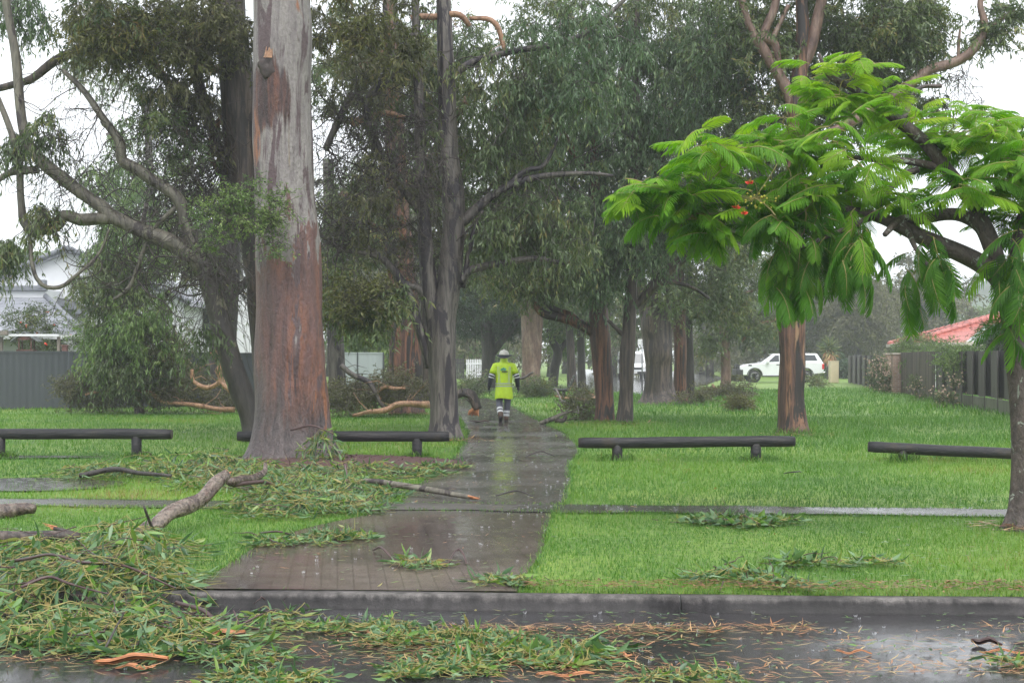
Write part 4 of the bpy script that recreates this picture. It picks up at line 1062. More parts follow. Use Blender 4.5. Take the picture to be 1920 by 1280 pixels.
    # flower heads: red petals over a spray of yellow green buds
    for (px, py) in ((1405, 345), (1380, 391), (1394, 402)):
        c = P(px, py, 12.55); fm = MB()
        n = 6
        for k in range(n):
            a = k / n * 6.28 + rng.random() * .4
            d = nrm(np.array([math.cos(a), math.sin(a) * .6 - .3, .35 + .3 * rng.random()]))
            fine_leaves(fm, np.repeat((c + d * .004)[None], 2, 0), np.repeat(d[None], 2, 0), np.array([.042, .036]), np.array([.030, .026]), rng, 0, np.array([rng.random()] * 2))
        for k in range(7):
            e = c + rng.normal(size=3) * .014 + [0, -.02, .05]
            tubes(fm, np.array([c, (c + e) / 2 + rng.normal(size=3) * .004, e]), np.array([.0016, .0013, .001]), 3, 1)
        obj('flower', fm, [M['red_petal'], M['bud']], root)
    fm = MB(); st = P(1470, 280, 12.7); hd = P(1415, 372, 12.55)
    tubes(fm, resample([st, P(1450, 320, 12.6), hd], [.006, .005, .004], .04)[0][None], np.full((1, len(resample([st, P(1450, 320, 12.6), hd], [.006, .005, .004], .04)[0])), .0045), 5, 0)
    for k in range(40):
        c = hd + rng.normal(size=3) * [.10, .05, .05]
        b_ = bmesh.new(); bmesh.ops.create_icosphere(b_, subdivisions=1, radius=rng.uniform(.006, .013)); b_.transform(Matrix.Translation(Vector([float(x) for x in c]))); add_bm(fm, b_, 1)
        tubes(fm, np.array([hd, (hd + c) / 2 + [0, 0, .01], c]), np.array([.002, .0018, .0015]), 3, 0)
    obj('flower_buds', fm, [M['stem'], M['bud']], root)
    return root
M['red_petal'] = plain('red_petal', (.75, .09, .05), .5, var=.3, scale=30)
M['bud'] = plain('flower_bud', (.45, .42, .05), .5, var=.3, scale=30)
flame_tree()

# a far-off wood behind everything
def woods():
    rng = np.random.default_rng(501); cm = MB()
    for k in range(38):
        px = rng.uniform(60, 1520); Y = rng.uniform(105, 165)
        hgt = rng.uniform(8, 19) if 330 < px < 1420 else rng.uniform(7, 14)
        if px < 330: hgt = rng.uniform(4, 7)
        X = (px - 960) * Y / F
        top = hgt; n = int(10 + hgt * 1.7)
        c = np.stack([X + rng.normal(size=n) * 2.0, Y + rng.normal(size=n) * 2, rng.uniform(1.0, top, n)], 1)
        foliage(cm, c, 'far', rng, 1, 0, 2.0, tint0=(rng.uniform(0, .5), rng.uniform(.5, 1)))
        if hgt > 9:
            trunk_tube(cm, np.array([[X, Y, -.1], [X + rng.normal() * .4, Y, hgt * .5], [X + rng.normal(), Y, hgt * .95]]), [.35, .25, .08], 8, .1, .8, 0, 0, k, 0)
    for k in range(22):
        px = rng.uniform(1270, 1800); Y = rng.uniform(125, 175); hgt = rng.uniform(6, 10.5); X = (px - 960) * Y / F; n = int(14 + hgt * 2)
        c = np.stack([X + rng.normal(size=n) * 2.6, Y + rng.normal(size=n) * 2, rng.uniform(.6, hgt, n)], 1)
        foliage(cm, c, 'far', rng, 1, 0, 2.1, tint0=(rng.uniform(0, .5), rng.uniform(.5, 1)))
    tag(obj('woods', cm, [M['bark_dark'], M['dull_leaf']]), 'far grey green wood closing the view between the trunks', None, kind='stuff')
woods()

def shrub(name, label, cat, base, crowns, leaf='gum_leaf', style='bushy', k=1.0, group=None, seed=0, extra=None, stems=5, dens=1.0):
    rng = np.random.default_rng(900 + seed)
    root = thing(name, label, cat, base, group)
    mb = MB(); nodes = []
    for i in range(stems):
        a = rng.uniform(0, 6.28); e = base + np.array([math.cos(a) * .3, math.sin(a) * .2, rng.uniform(.4, .8)])
        q = np.array([base + rng.normal(size=3) * [.06, .06, 0] - [0, 0, .03], (base + e) / 2 + rng.normal(size=3) * .04, e]); nodes.append(q[1:])
        tubes(mb, q, [.02, .016, .010], 5)
    pts = np.concatenate([ellipsoid(rng, *c) for c in crowns]); pts[:, 2] = np.maximum(pts[:, 2], base[2] + .08)
    pa, ra = connect(np.concatenate(nodes), pts, rng)
    tubes(mb, pa, ra * .7, 4)
    obj('stems', mb, M['twig_grey'], root)
    cm = MB(); foliage(cm, pts, style, rng, 1, 0, k, dens=dens)
    mats = [M['twig'], M[leaf]]
    obj('foliage', cm, mats, root)
    if extra:
        leafm, n, size = extra
        em = MB(); j = rng.integers(0, len(pts), n)
        B = pts[j] + rng.normal(size=(n, 3)) * .22 * k; D = nrm(rng.normal(size=(n, 3)) + [0, -.8, .3])
        for q in range(4):
            quad_leaves(em, B, nrm(D + rng.normal(size=(n, 3)) * .7), np.full(n, size), np.full(n, size * .8), rng, 0)
        obj('blossom', em, M[leafm], root)
    return root

# ---------------------------------------------------------------- fences
def sheet_fence(p0, p1, top0, top1, npan, name, label, m, post_m, rib=.19, lower=None):
    """ribbed steel sheet panels between posts, each panel stepping with the ground"""
    root = thing(name, label, 'fence', np.array([*p0, 0.0]))
    p0, p1 = np.array(p0), np.array(p1); d = p1 - p0; L = np.linalg.norm(d); u = d / L; nn = np.array([u[1], -u[0]])
    for i in range(npan):
        a, b = p0 + d * i / npan, p0 + d * (i + 1) / npan
        top = top0 + (top1 - top0) * (i + .5) / npan
        mb = MB(); k = int(np.linalg.norm(b - a) / rib * 4)
        s = np.linspace(.03, np.linalg.norm(b - a) - .03, max(k, 8))
        off = np.array([0, .004, .004, 0])[np.arange(len(s)) % 4]
        xy = a + u * s[:, None] + nn * off[:, None]
        V = np.concatenate([np.c_[xy, np.full(len(s), .0)], np.c_[xy, np.full(len(s), top - .05)]])
        q = np.arange(len(s) - 1); mb.add(V, np.stack([q, q + 1, q + 1 + len(s), q + len(s)], 1), smooth=False)
        mid = (a + b) / 2; ang = math.atan2(u[1], u[0])
        box(mb, [*mid, top - .02], [np.linalg.norm(b - a) - .02, .05, .06], rot=ang)
        box(mb, [*mid, .06], [np.linalg.norm(b - a) - .02, .05, .08], rot=ang)
        obj('panel', mb, m, root)
    for i in range(npan + 1):
        a = p0 + d * i / npan; mb = MB()
        box(mb, [*a, (top0 + (top1 - top0) * i / npan) / 2], [.055, .065, top0 + (top1 - top0) * i / npan + .01], rot=math.atan2(u[1], u[0]))
        obj('post', mb, post_m, root)
    return root
M['slate'] = plain('slate_steel', (.058, .066, .076), .38, var=.12, scale=2.5, stretch=(1, 1, .15))
M['slate_post'] = plain('slate_steel_post', (.07, .08, .095), .4, var=.1)
M['pale_steel'] = plain('pale_steel', (.30, .335, .35), .38, var=.08, scale=2, stretch=(1, 1, .2))
sheet_fence((-25.0, 40.6), (-7.4, 47.5), 1.86, 1.74, 8, 'steel_fence', 'long slate grey steel fence along the left yards', M['slate'], M['slate_post'])
sheet_fence((-7.3, 57.5), (-5.25, 58.0), 1.80, 1.80, 2, 'steel_fence', 'short pale grey steel fence section ending between the trunks', M['pale_steel'], M['slate'], )

def wood_mat(name, a, b_, c_, rough=.6):
    m, t, b = mat_new(name)
    v = coords(t, (1, 1, .12)); n = noise(t, v, 9, 6, .65, .4)
    col = ramp(t, n, [(.28, a), (.5, b_), (.75, c_)])
    at = N(t, 'Attribute'); at.attribute_name = 'tint'
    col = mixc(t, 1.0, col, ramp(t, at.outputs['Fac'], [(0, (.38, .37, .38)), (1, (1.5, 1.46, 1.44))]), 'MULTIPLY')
    t.links.new(col, b.inputs['Base Color']); b.inputs['Roughness'].default_value = rough
    bump(t, b, n, .5, .01)
    return m
M['fence_dark'] = wood_mat('fence_dark_timber', (.025, .022, .024), (.05, .045, .047), (.08, .072, .073))
M['fence_rust'] = wood_mat('fence_brown_timber', (.03, .024, .024), (.062, .046, .042), (.10, .07, .058))
M['fence_base'] = wood_mat('fence_base_plinth', (.08, .085, .065), (.14, .15, .115), (.20, .21, .17))
def board_fence(p0, p1, top, bottom, n, name, label, m, mode='lap', plinth=None, seed=0):
    """upright boards, alternating in front and behind, capped; posts every eight boards"""
    rng = np.random.default_rng(seed)
    root = thing(name, label, 'fence', np.array([*p0, 0.0]))
    p0, p1 = np.array(p0, float), np.array(p1, float); d = p1 - p0; L = np.linalg.norm(d); u = d / L; nn = np.array([-u[1], u[0]])
    if nn[0] > 0: nn = -nn                         # towards the lawn
    ang = math.atan2(u[1], u[0]); wd = L / n
    grp = 6
    for g0 in range(0, n, grp):
        mb = MB()
        for i in range(g0, min(n, g0 + grp)):
            c = p0 + u * wd * (i + .5)
            if mode == 'lap':
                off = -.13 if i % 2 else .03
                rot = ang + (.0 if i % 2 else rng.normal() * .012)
                tnt = (.0 if i % 2 else .8) + .2 * rng.random()  # recessed boards tinted dark, their shade put into the colour
            else:
                off = .0; rot = ang + rng.normal() * .02; tnt = rng.random()
            box(mb, [*(c + nn * off), (top + bottom) / 2 + rng.normal() * .008], [wd * ((1.75 if i % 2 else 1.02) if mode == 'lap' else .97), .022, top - bottom], rot=rot, tint=tnt)
        if mode == 'lap':
            k0, k1 = g0, min(n, g0 + grp); cc = p0 + u * wd * (k0 + k1) / 2
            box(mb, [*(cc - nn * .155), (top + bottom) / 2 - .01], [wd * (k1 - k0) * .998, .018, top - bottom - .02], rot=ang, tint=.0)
        obj('panel', mb, m, root)
    mb = MB()
    for z_ in (bottom + .25, top - .25):
        box(mb, [*(p0 + d / 2 - nn * (.06 if mode != 'lap' else .20)), z_], [L, .04, .07], rot=ang)
    obj('rail', mb, m, root)
    if plinth:
        mb = MB()
        box(mb, [*(p0 + d / 2 + nn * .0), bottom / 2 - .02], [L, .05, bottom - .02], rot=ang, tint=.5)
        for i in range(0, n + 1, 2):
            box(mb, [*(p0 + u * wd * i + nn * .045), bottom / 2], [.05, .035, bottom + .04], rot=ang, tint=.2)
        obj('plinth', mb, plinth, root)
    return root
fA = lambda px, py, py_top=None: G(px, py)[:2]
A0, A1, A2, A3 = G(1960, 790)[:2], G(1752, 752)[:2], G(1678, 737)[:2], G(1588, 717)[:2]
A0 = A1 + (A0 - A1) * 1.9
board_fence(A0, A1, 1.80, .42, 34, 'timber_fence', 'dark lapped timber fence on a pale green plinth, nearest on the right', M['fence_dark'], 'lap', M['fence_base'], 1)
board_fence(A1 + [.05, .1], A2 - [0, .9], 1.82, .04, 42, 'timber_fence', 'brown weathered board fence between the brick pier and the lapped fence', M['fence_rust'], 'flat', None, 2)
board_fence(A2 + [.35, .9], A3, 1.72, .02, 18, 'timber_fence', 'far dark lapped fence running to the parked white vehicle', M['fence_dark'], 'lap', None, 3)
M['brick'] = None
def brick_mat():
    m, t, b = mat_new('pier_brick')
    v = coords(t); br = N(t, 'TexBrick'); br.inputs['Scale'].default_value = 1
    br.inputs['Brick Width'].default_value = .24; br.inputs['Row Height'].default_value = .086; br.inputs['Mortar Size'].default_value = .008
    br.inputs['Color1'].default_value = (.20, .12, .09, 1); br.inputs['Color2'].default_value = (.27, .17, .13, 1); br.inputs['Mortar'].default_value = (.3, .28, .26, 1)
    sp_ = N(t, 'SeparateXYZ'); t.links.new(v, sp_.inputs[0]); cb = N(t, 'CombineXYZ')
    t.links.new(math_n(t, 'ADD', sp_.outputs[0], sp_.outputs[1]), cb.inputs[0]); t.links.new(sp_.outputs[2], cb.inputs[1])
    t.links.new(cb.outputs[0], br.inputs['Vector']); t.links.new(br.outputs[0], b.inputs['Base Color']); b.inputs['Roughness'].default_value = .6
    return m
M['brick'] = brick_mat()
M['cap'] = plain('pier_cap', (.33, .29, .25), .6, var=.2)
for (px, py, wd, lab) in ((1669, 736, .42, 'brown brick gate pier beside the flowering shrub'), (1680, 738, .36, 'paler capped brick gate pier against the brown board fence')):
    g = G(px, py); t_ = thing('brick_pier', lab, 'pillar', g, 'brick gate piers in the right fence')
    mb = MB(); box(mb, [g[0], g[1], .86], [wd, wd, 1.74], bevel=.006); obj('shaft', mb, M['brick'], t_)
    mb = MB(); box(mb, [g[0], g[1], 1.76], [wd + .09, wd + .09, .07], bevel=.015); obj('cap', mb, M['cap'], t_)

# picket gate and dark gate panel in the far middle
M['white'] = plain('white_paint', (.72, .73, .74), .4, var=.06)
def picket(px0, px1, Y, label):
    p0 = np.array([(px0 - 960) * Y / F, Y]); p1 = np.array([(px1 - 960) * Y / F, Y + .4]); root = thing('picket_gate', label, 'gate', np.array([*p0, 0.]))
    n = int(np.linalg.norm(p1 - p0) / .12)
    mb = MB()
    for i in range(n):
        c = p0 + (p1 - p0) * (i + .5) / n
        extrude_poly(mb, [(c[0] - .04, .06), (c[0] + .04, .06), (c[0] + .04, 1.42), (c[0], 1.5), (c[0] - .04, 1.42)], c[1], c[1] + .02)
    obj('pickets', mb, M['white'], root)
    for z_ in (.35, 1.15):
        mb = MB(); c = (p0 + p1) / 2; box(mb, [c[0], c[1] + .05, z_], [np.linalg.norm(p1 - p0), .04, .09]); obj('rail', mb, M['white'], root)
    return root
picket(874, 903, 104, 'white picket gate seen far left of the walking person')
mb = MB(); Yd = 102; x0 = (850 - 960) * Yd / F
t_ = thing('garden_gate', 'dark slatted gate left of the white picket gate', 'gate', np.array([x0, Yd, 0]))
for k in range(7): box(mb, [x0 + .08 + k * .11, Yd, .78], [.09, .03, 1.45])
obj('slats', mb, M['fence_dark'], t_); mb = MB(); box(mb, [x0 + .41, Yd + .05, 1.2], [.84, .05, .09]); obj('rail', mb, M['fence_dark'], t_)

# ---------------------------------------------------------------- log rails
M['log'] = None
def log_mat():
    m, t, b = mat_new('charcoal_log')
    v = coords(t, (.12, 1.4, 1.4)); n = noise(t, v, 14, 7, .72)
    col = ramp(t, n, [(.3, (.007, .007, .009)), (.52, (.016, .016, .018)), (.66, (.05, .046, .045)), (.8, (.10, .09, .082))])
    n2 = noise(t, coords(t, (1, 1, 1)), 2.2, 4, .6)
    col = mixc(t, ramp(t, n2, [(.56, (0, 0, 0)), (.66, (.55, .55, .55))]), col, (.045, .034, .024))
    t.links.new(col, b.inputs['Base Color']); b.inputs['Roughness'].default_value = .5; b.inputs['Specular IOR Level'].default_value = .3
    bump(t, b, n, 1.0, .018)
    return m
M['log'] = log_mat()
M['log_end'] = plain('log_end', (.055, .045, .036), .6, var=.5, scale=26, bump_s=.8)
def log_rail(a, b_, ztop_a, ztop_b, posts, label, rad=.085):
    a, b_ = np.array(a, float), np.array(b_, float)
    mid = (a + b_) / 2
    root = thing('log_rail', label, 'barrier', np.array([*mid, 0.0]), 'log rails along the park edge')
    p = np.array([[*a, ztop_a - rad], [*(a + (b_ - a) * .33), (ztop_a * 2 + ztop_b) / 3 - rad - .004], [*(a + (b_ - a) * .66), (ztop_a + ztop_b * 2) / 3 - rad + .004], [*b_, ztop_b - rad]])
    mb = MB()
    q, r_ = resample(p, [rad] * 4, .12)
    r_[0] = r_[-1] = rad * .90
    s = np.arange(len(q))[:, None]; A = np.arange(18)[None] / 18
    sh = 1 + .05 * (vnoise(A * 6 + s * 0, s * .35 + A * 0, 6, int(abs(mid[0]) * 10)) - .5) * 2
    tubes(mb, q, r_, 18, 0, ref=(0, 1, 0.01), shape=sh[None], caps=True)
    rl = obj('rail', mb, [M['log']], root)
    for e_, nx_ in ((q[0], nrm(q[0] - q[1])), (q[-1], nrm(q[-1] - q[-2]))):
        em = MB(); tubes(em, np.array([e_ - nx_ * .01, e_ + nx_ * .004, e_ + nx_ * .006]), np.array([rad * .86, rad * .86, rad * .80]), 18, 0, ref=(0, 1, .01), caps=True)
        obj('cut_end', em, [M['log_end']], rl)
    for x in posts:
        f = (x - a[0]) / (b_[0] - a[0]); c = a + (b_ - a) * f; zt = ztop_a + (ztop_b - ztop_a) * f
        mb = MB(); lathe(mb, [*c, 0], [(.078, -.1), (.082, 0), (.08, .1), (.082, zt - rad * 1.4)], 16)
        obj('post', mb, M['log'], root)
def xz(px, py, Y): return ((px - 960) * Y / F, Y)
r1a, r1b = xz(-60, 803, 22.85), xz(322, 804, 22.75)
log_rail(r1a, r1b, .465, .46, [(0 - 960) * 22.83 / F, (256 - 960) * 22.77 / F], 'charcoal log rail left of the large gum')
r2a, r2b = xz(446, 808, 22.7), xz(842, 808, 22.7)
log_rail(r2a, r2b, .43, .425, [(782 - 960) * 22.7 / F, (520 - 960) * 22.7 / F], 'charcoal log rail passing behind the large gum trunk')
r3a, r3b = xz(1085, 820, 22.2), xz(1490, 817, 22.0)
log_rail(r3a, r3b, .355, .39, [(1157 - 960) * 22.2 / F, (1417 - 960) * 22.05 / F], 'charcoal log rail just right of the path')
r4a, r4b = xz(1628, 827, 21.9), xz(2010, 846, 21.4)
log_rail(r4a, r4b, .315, .19, [(1693 - 960) * 21.8 / F], 'charcoal log rail sloping down behind the flame tree')

# ---------------------------------------------------------------- fallen branches and storm litter
def gz(x, y):
    return np.where(np.asarray(y) < kerb_y(x) - .15, ROAD_Z, 0.0)

def heap(mb, pts, rng, S=7, NL=9, L=.45, ll=.13, lw=.026, leaf=1, twig=0, fine=True, spread=1.0, rise=.35, droop=.5, lift=.02):
    """leafy strands springing from pts and sagging to the ground"""
    n = len(pts); K = 5
    az = rng.uniform(0, 6.283, (n, S)); el = rng.uniform(-.15, rise, (n, S))
    D = np.stack([np.cos(az) * np.cos(el) * spread, np.sin(az) * np.cos(el) * spread, np.sin(el)], -1)
    Ls = L * rng.uniform(.5, 1.3, (n, S)); t = np.linspace(0, 1, K)
    path = pts[:, None, None, :] + D[:, :, None, :] * Ls[..., None, None] * t[None, None, :, None]
    path[..., 2] -= droop * Ls[..., None] * t[None, None] ** 2
    path[:, :, 1:] += rng.normal(size=(n, S, K - 1, 3)) * .02
    g = gz(path[..., 0], path[..., 1]) + .012
    path[..., 2] = np.maximum(path[..., 2], g + rng.random(path.shape[:-1]) * .02)
    tubes(mb, path.reshape(-1, K, 3), np.linspace(.0035, .0014, K)[None].repeat(n * S, 0), 4, twig)
    tt = rng.uniform(.15, 1, (n, S, NL)); f = np.clip(tt * (K - 1), 0, K - 1.001); i0 = f.astype(int); fr = (f - i0)[..., None]
    ni, si = np.meshgrid(np.arange(n), np.arange(S), indexing='ij')
    A = path[ni[..., None], si[..., None], i0]; B_ = path[ni[..., None], si[..., None], i0 + 1]
    pos = (A + (B_ - A) * fr).reshape(-1, 3); tg = nrm(B_ - A).reshape(-1, 3); m = len(pos)
    d = nrm(tg * .8 + rng.normal(size=(m, 3)) * .5 + [0, 0, -.25])
    zm = gz(pos[:, 0], pos[:, 1])[:, None] + lift
    lo = pos[:, 2:3] - zm < .05
    d = np.where(lo & (d[:, 2:3] < 0), nrm(d * [1, 1, .12]), d)
    tint = np.clip(np.repeat(rng.random(n), S * NL) * .35 + rng.random(m) * .65, 0, 1)
    if fine: fine_leaves(mb, pos, d, ll * rng.uniform(.35, 1.4, m), lw * rng.uniform(.5, 1.5, m), rng, leaf, tint, zmin=zm)
    else: quad_leaves(mb, pos, d, ll * rng.uniform(.55, 1.3, m), lw * rng.uniform(.6, 1.35, m), rng, leaf, tint)

def limb_mesh(name, pts, rad, m, root, n=12, amp=.12, torn=True, step=.05, wob=.006, seed=3):
    mb = MB(); q, r_ = trunk_tube(mb, np.array(pts), np.array(rad), n, amp, step, wob, 0, seed)
    o = obj(name, mb, m, root)
    if torn:
        rg = np.random.default_rng(seed); tm = MB(); d = nrm(q[-1] - q[-2])
        for k in range(6):
            a = q[-1] - d * .01 + rg.normal(size=3) * r_[-1] * .35
            tubes(tm, np.array([a - d * .02, a + d * rg.uniform(.01, .03), a + d * rg.uniform(.04, .12)]), np.array([.55, .4, .05]) * r_[-1], 5)
        obj('torn_end', tm, M['heartwood'], o)
    return q

def patch_pts(rng, px, py, rx, ry, n, hmax, z=0.0):
    """points over an ellipse of ground seen at (px, py), heaped towards the middle"""
    c = G(px, py, z); a = rng.uniform(0, 6.283, n); r = np.sqrt(rng.random(n))
    x = c[0] + np.cos(a) * r * rx; y = c[1] + np.sin(a) * r * ry
    zz = gz(x, y) + .03 + hmax * (1 - r * .8) * rng.random(n)
    return np.stack([x, y, zz], 1)

# the big broken limb on the left verge, its leaves heaped below the gum
def fallen(name, label, base, limbs=(), heaps=(), bark='wet_log', leaf='storm_leaf', seed=0, cat='fallen branch', twig='stem', group=None, **kw):
    rng = np.random.default_rng(700 + seed)
    root = thing(name, label, cat, np.array([base[0], base[1], float(gz(base[0], base[1]))]), group)
    for k, l in enumerate(limbs):
        pts = [x[0] for x in l['p']]; rad = [x[1] for x in l['p']]
        limb_mesh('limb', pts, rad, M[l.get('m', bark)], root, l.get('n', 12), l.get('amp', .12), l.get('torn', True), l.get('step', .05), l.get('wob', .006), seed * 7 + k)
    if heaps:
        cm = MB()
        for h in heaps:
            h = dict(h); pts = patch_pts(rng, *h.pop('at')); heap(cm, pts, rng, **{**kw, **h})
            m_ = len(pts); a = pts[rng.integers(0, m_, m_)] + rng.normal(size=(m_, 3)) * [.15, .15, .04]
            d = nrm(rng.normal(size=(m_, 3)) * [1, 1, .22]); Lq = rng.uniform(.12, .5, (m_, 1)) * (1 if kw.get('L', .4) > .3 else .4); tq = np.linspace(0, 1, 6)[None, :, None]
            q = a[:, None] + d[:, None] * Lq[:, None] * tq + np.cumsum(rng.normal(size=(m_, 6, 3)) * .012, 1)
            q[..., 2] = np.maximum(q[..., 2], gz(q[..., 0], q[..., 1]) + .01)
            tubes(cm, q, np.linspace(1, .3, 6)[None] * rng.uniform(.002, .006, (m_, 1)), 4, 2)
        obj('leaves', cm, [M[twig], M[leaf], M['red_twig']], root)
    return root
def at(px, py, z, Y):                       # a point z metres above the ground at depth Y under image column px
    return np.array([(px - 960) * Y / F, Y, z])

b = G(390, 960)
fallen('fallen_branch', 'thick broken wet limb propped on the left verge with its leafy head', b,
       [dict(p=[(at(258, 0, .04, 12.9), .050), (at(290, 0, .08, 12.9), .066), (at(318, 0, .17, 13.05), .062), (at(350, 0, .21, 13.2), .068), (at(380, 0, .27, 13.4), .058), (at(405, 0, .40, 13.6), .060), (at(424, 0, .47, 13.8), .046)], n=18, amp=.2),
        dict(p=[(at(432, 0, .36, 14.2), .045), (at(470, 0, .33, 14.9), .045), (at(495, 0, .36, 15.3), .03), (at(498, 0, .46, 15.4), .018)], torn=False),
        dict(p=[(at(438, 0, .32, 14.3), .022), (at(490, 0, .30, 14.9), .02), (at(520, 0, .22, 15.2), .016)], m='red_twig', torn=False)],
       [dict(at=(570, 955, .75, .9, 60, .36)), dict(at=(480, 915, .9, .8, 44, .34)), dict(at=(650, 930, .6, .7, 32, .24)), dict(at=(640, 895, .8, .8, 40, .3))], seed=1, ll=.135, lw=.021, L=.40, NL=7, S=6)
fallen('fallen_branch', 'leafy broken limb lying at the foot of the large gum', G(330, 880),
       [dict(p=[(at(150, 0, .06, 18.6), .03), (at(215, 0, .14, 18.5), .035), (at(262, 0, .12, 18.3), .03), (at(320, 0, .1, 18), .02)], m='bark_dark', torn=False)],
       [dict(at=(330, 893, 1.0, .8, 36, .42)), dict(at=(210, 893, .6, .5, 14, .35)), dict(at=(430, 885, .7, .5, 26, .4)), dict(at=(775, 893, .35, .4, 9, .2)), dict(at=(690, 890, .5, .4, 12, .3))], seed=2, ll=.14, lw=.022, L=.5, NL=7, S=6)
fallen('leafy_bough', 'small leafy bough hanging against the foot of the large gum', G(610, 872),
       [dict(p=[(at(545, 0, .55, 20.6), .016), (at(585, 0, .62, 20.5), .014), (at(625, 0, .5, 20.4), .008)], m='red_twig', torn=False)],
       [dict(at=(608, 874, .38, .2, 16, .55), droop=1.1, L=.4)], seed=3, ll=.15, lw=.024, cat='branch')
fallen('fallen_branch', 'long bare greenish branch lying across the wet path', G(770, 930),
       [dict(p=[(at(640, 0, .12, 16.6), .03), (at(690, 0, .15, 16.6), .034), (at(740, 0, .14, 16.4), .036), (at(800, 0, .10, 16.2), .034), (at(850, 0, .06, 16), .03), (at(882, 0, .04, 15.9), .027)], m='bark_pale', n=12),
        dict(p=[(at(647, 0, .36, 16.6), .014), (at(650, 0, .22, 16.5), .022), (at(655, 0, .1, 16.3), .02), (at(664, 0, .02, 16.0), .014)], m='red_twig')], seed=4)
fallen('log', 'grey weathered log lying behind the foreground leaves', G(120, 1018),
       [dict(p=[(at(-60, 0, .05, 12.25), .062), (at(30, 0, .05, 12.3), .058), (at(90, 0, .045, 12.35), .052), (at(150, 0, .035, 12.4), .036)], torn=False, n=16, m='bark_brown')], seed=5, cat='log')
fallen('log', 'short dark log end on the grass by the left edge', G(20, 970),
       [dict(p=[(at(-50, 0, .06, 14.2), .07), (at(10, 0, .07, 14.2), .075), (at(45, 0, .08, 14.3), .06), (at(64, 0, .07, 14.3), .045)], torn=False, n=14)], seed=6, cat='log')
fallen('broken_stick', 'short dark stick with an orange broken tip on the grass', G(125, 1005),
       [dict(p=[(at(150, 0, .03, 12.6), .018), (at(125, 0, .06, 12.6), .02), (at(102, 0, .09, 12.6), .019)], m='bark_dark')], seed=7, cat='stick')
# the heap of leaves in the left foreground spilling over the kerb
fallen('fallen_branch', 'big heap of fresh gum leaves spilling over the kerb on the left', G(150, 1110),
       [dict(p=[(at(20, 0, .08, 10.6), .013), (at(90, 0, .17, 10.3), .012), (at(150, 0, .15, 10.1), .011), (at(230, 0, .17, 9.8), .009), (at(330, 0, .06, 9.5), .005)], m='red_twig', torn=False),
        dict(p=[(at(300, 0, .16, 11.2), .012), (at(282, 0, .30, 11.1), .012), (at(272, 0, .46, 11.0), .009)], m='bark_dark', torn=False),
        dict(p=[(at(40, 0, .10, 9.3), .011), (at(90, 0, .15, 9.4), .010), (at(130, 0, .12, 9.35), .008), (at(200, 0, .08, 9.2), .005)], m='red_twig', torn=False)],
       [dict(at=(70, 1170, .7, .22, 32, .20)), dict(at=(150, 1115, .6, .5, 46, .36)), dict(at=(235, 1085, .4, .4, 22, .42)), dict(at=(50, 1060, .5, .5, 20, .30)), dict(at=(280, 1165, .42, .3, 34, .18)), dict(at=(210, 1045, .45, .45, 24, .40)), dict(at=(360, 1185, .30, .14, 16, .08))],
       seed=8, ll=.145, lw=.027, L=.42, NL=5, S=6, droop=.7)
fallen('fallen_twig', 'bare purple twig in the gutter beside the leaf heap', G(440, 1180, ROAD_Z),
       [dict(p=[(at(330, 0, .0, 9.3), .012), (at(380, 0, -.02, 9.1), .013), (at(420, 0, -.09, 8.8), .014), (at(450, 0, -.10, 8.7), .013)], m='red_twig', torn=False),
        dict(p=[(at(446, 0, -.10, 8.72), .010), (at(470, 0, -.07, 8.75), .008), (at(492, 0, -.09, 8.8), .005)], m='red_twig', torn=False),
        dict(p=[(at(444, 0, -.1, 8.72), .007), (at(447, 0, -.02, 8.72), .006), (at(438, 0, .05, 8.75), .004)], m='red_twig', torn=False),
        dict(p=[(at(446, 0, -.05, 8.72), .006), (at(480, 0, -.0, 8.8), .005), (at(515, 0, .03, 8.9), .003), (at(560, 0, -.03, 9.0), .002)], m='red_twig', torn=False)],
       [dict(at=(530, 1170, .25, .2, 5, .1, ROAD_Z))], seed=9, ll=.12, lw=.026, L=.3, NL=5, S=4, cat='twig')
for k, (px, py, rx, ry, n, hh, lab, cat) in enumerate([
        (788, 1066, .10, .08, 5, .12, 'small tuft of leaves standing on the wet pavers', 'leafy twig'),
        (635, 1012, .28, .22, 14, .10, 'leafy sprig on the pavers beside the left lawn', 'leafy twig'),
        (545, 1022, .30, .2, 12, .03, 'flat scatter of twigs at the edge of the left lawn', 'leafy twig'),
        (1385, 982, .42, .25, 26, .08, 'greyish pile of leaves on the verge near the flooded footpath', 'leafy twig'),
        (1370, 1088, .25, .16, 11, .10, 'leafy sprig lying near the kerb on the right verge', 'leafy twig'),
        (1600, 1060, .45, .1, 8, .06, 'thin pale sprig lying flat on the right verge', 'leafy twig'),
        (1500, 1062, .10, .08, 3, .12, 'sprig with a few round leaves held above the grass', 'leafy twig'),
        (1475, 1103, .15, .06, 5, .03, 'dark leaves at the grass edge above the kerb', 'leafy twig'),
        (830, 878, .3, .35, 14, .12, 'leafy clump where the mulch meets the path', 'leafy twig'),
        (945, 1095, .18, .05, 6, .03, 'flat sprig of leaves just above the kerb on the path', 'leafy twig')]):
    rng = np.random.default_rng(k + 60)
    r_ = fallen('leafy_twig', lab, G(px, py), [], [dict(at=(px, py, rx, ry, n, hh))], seed=20 + k, ll=.10 if k not in (3, 6) else .12, lw=.022 if k not in (3, 6) else .04, L=.22, NL=6, S=5, cat=cat, group='leafy twigs blown onto the ground')
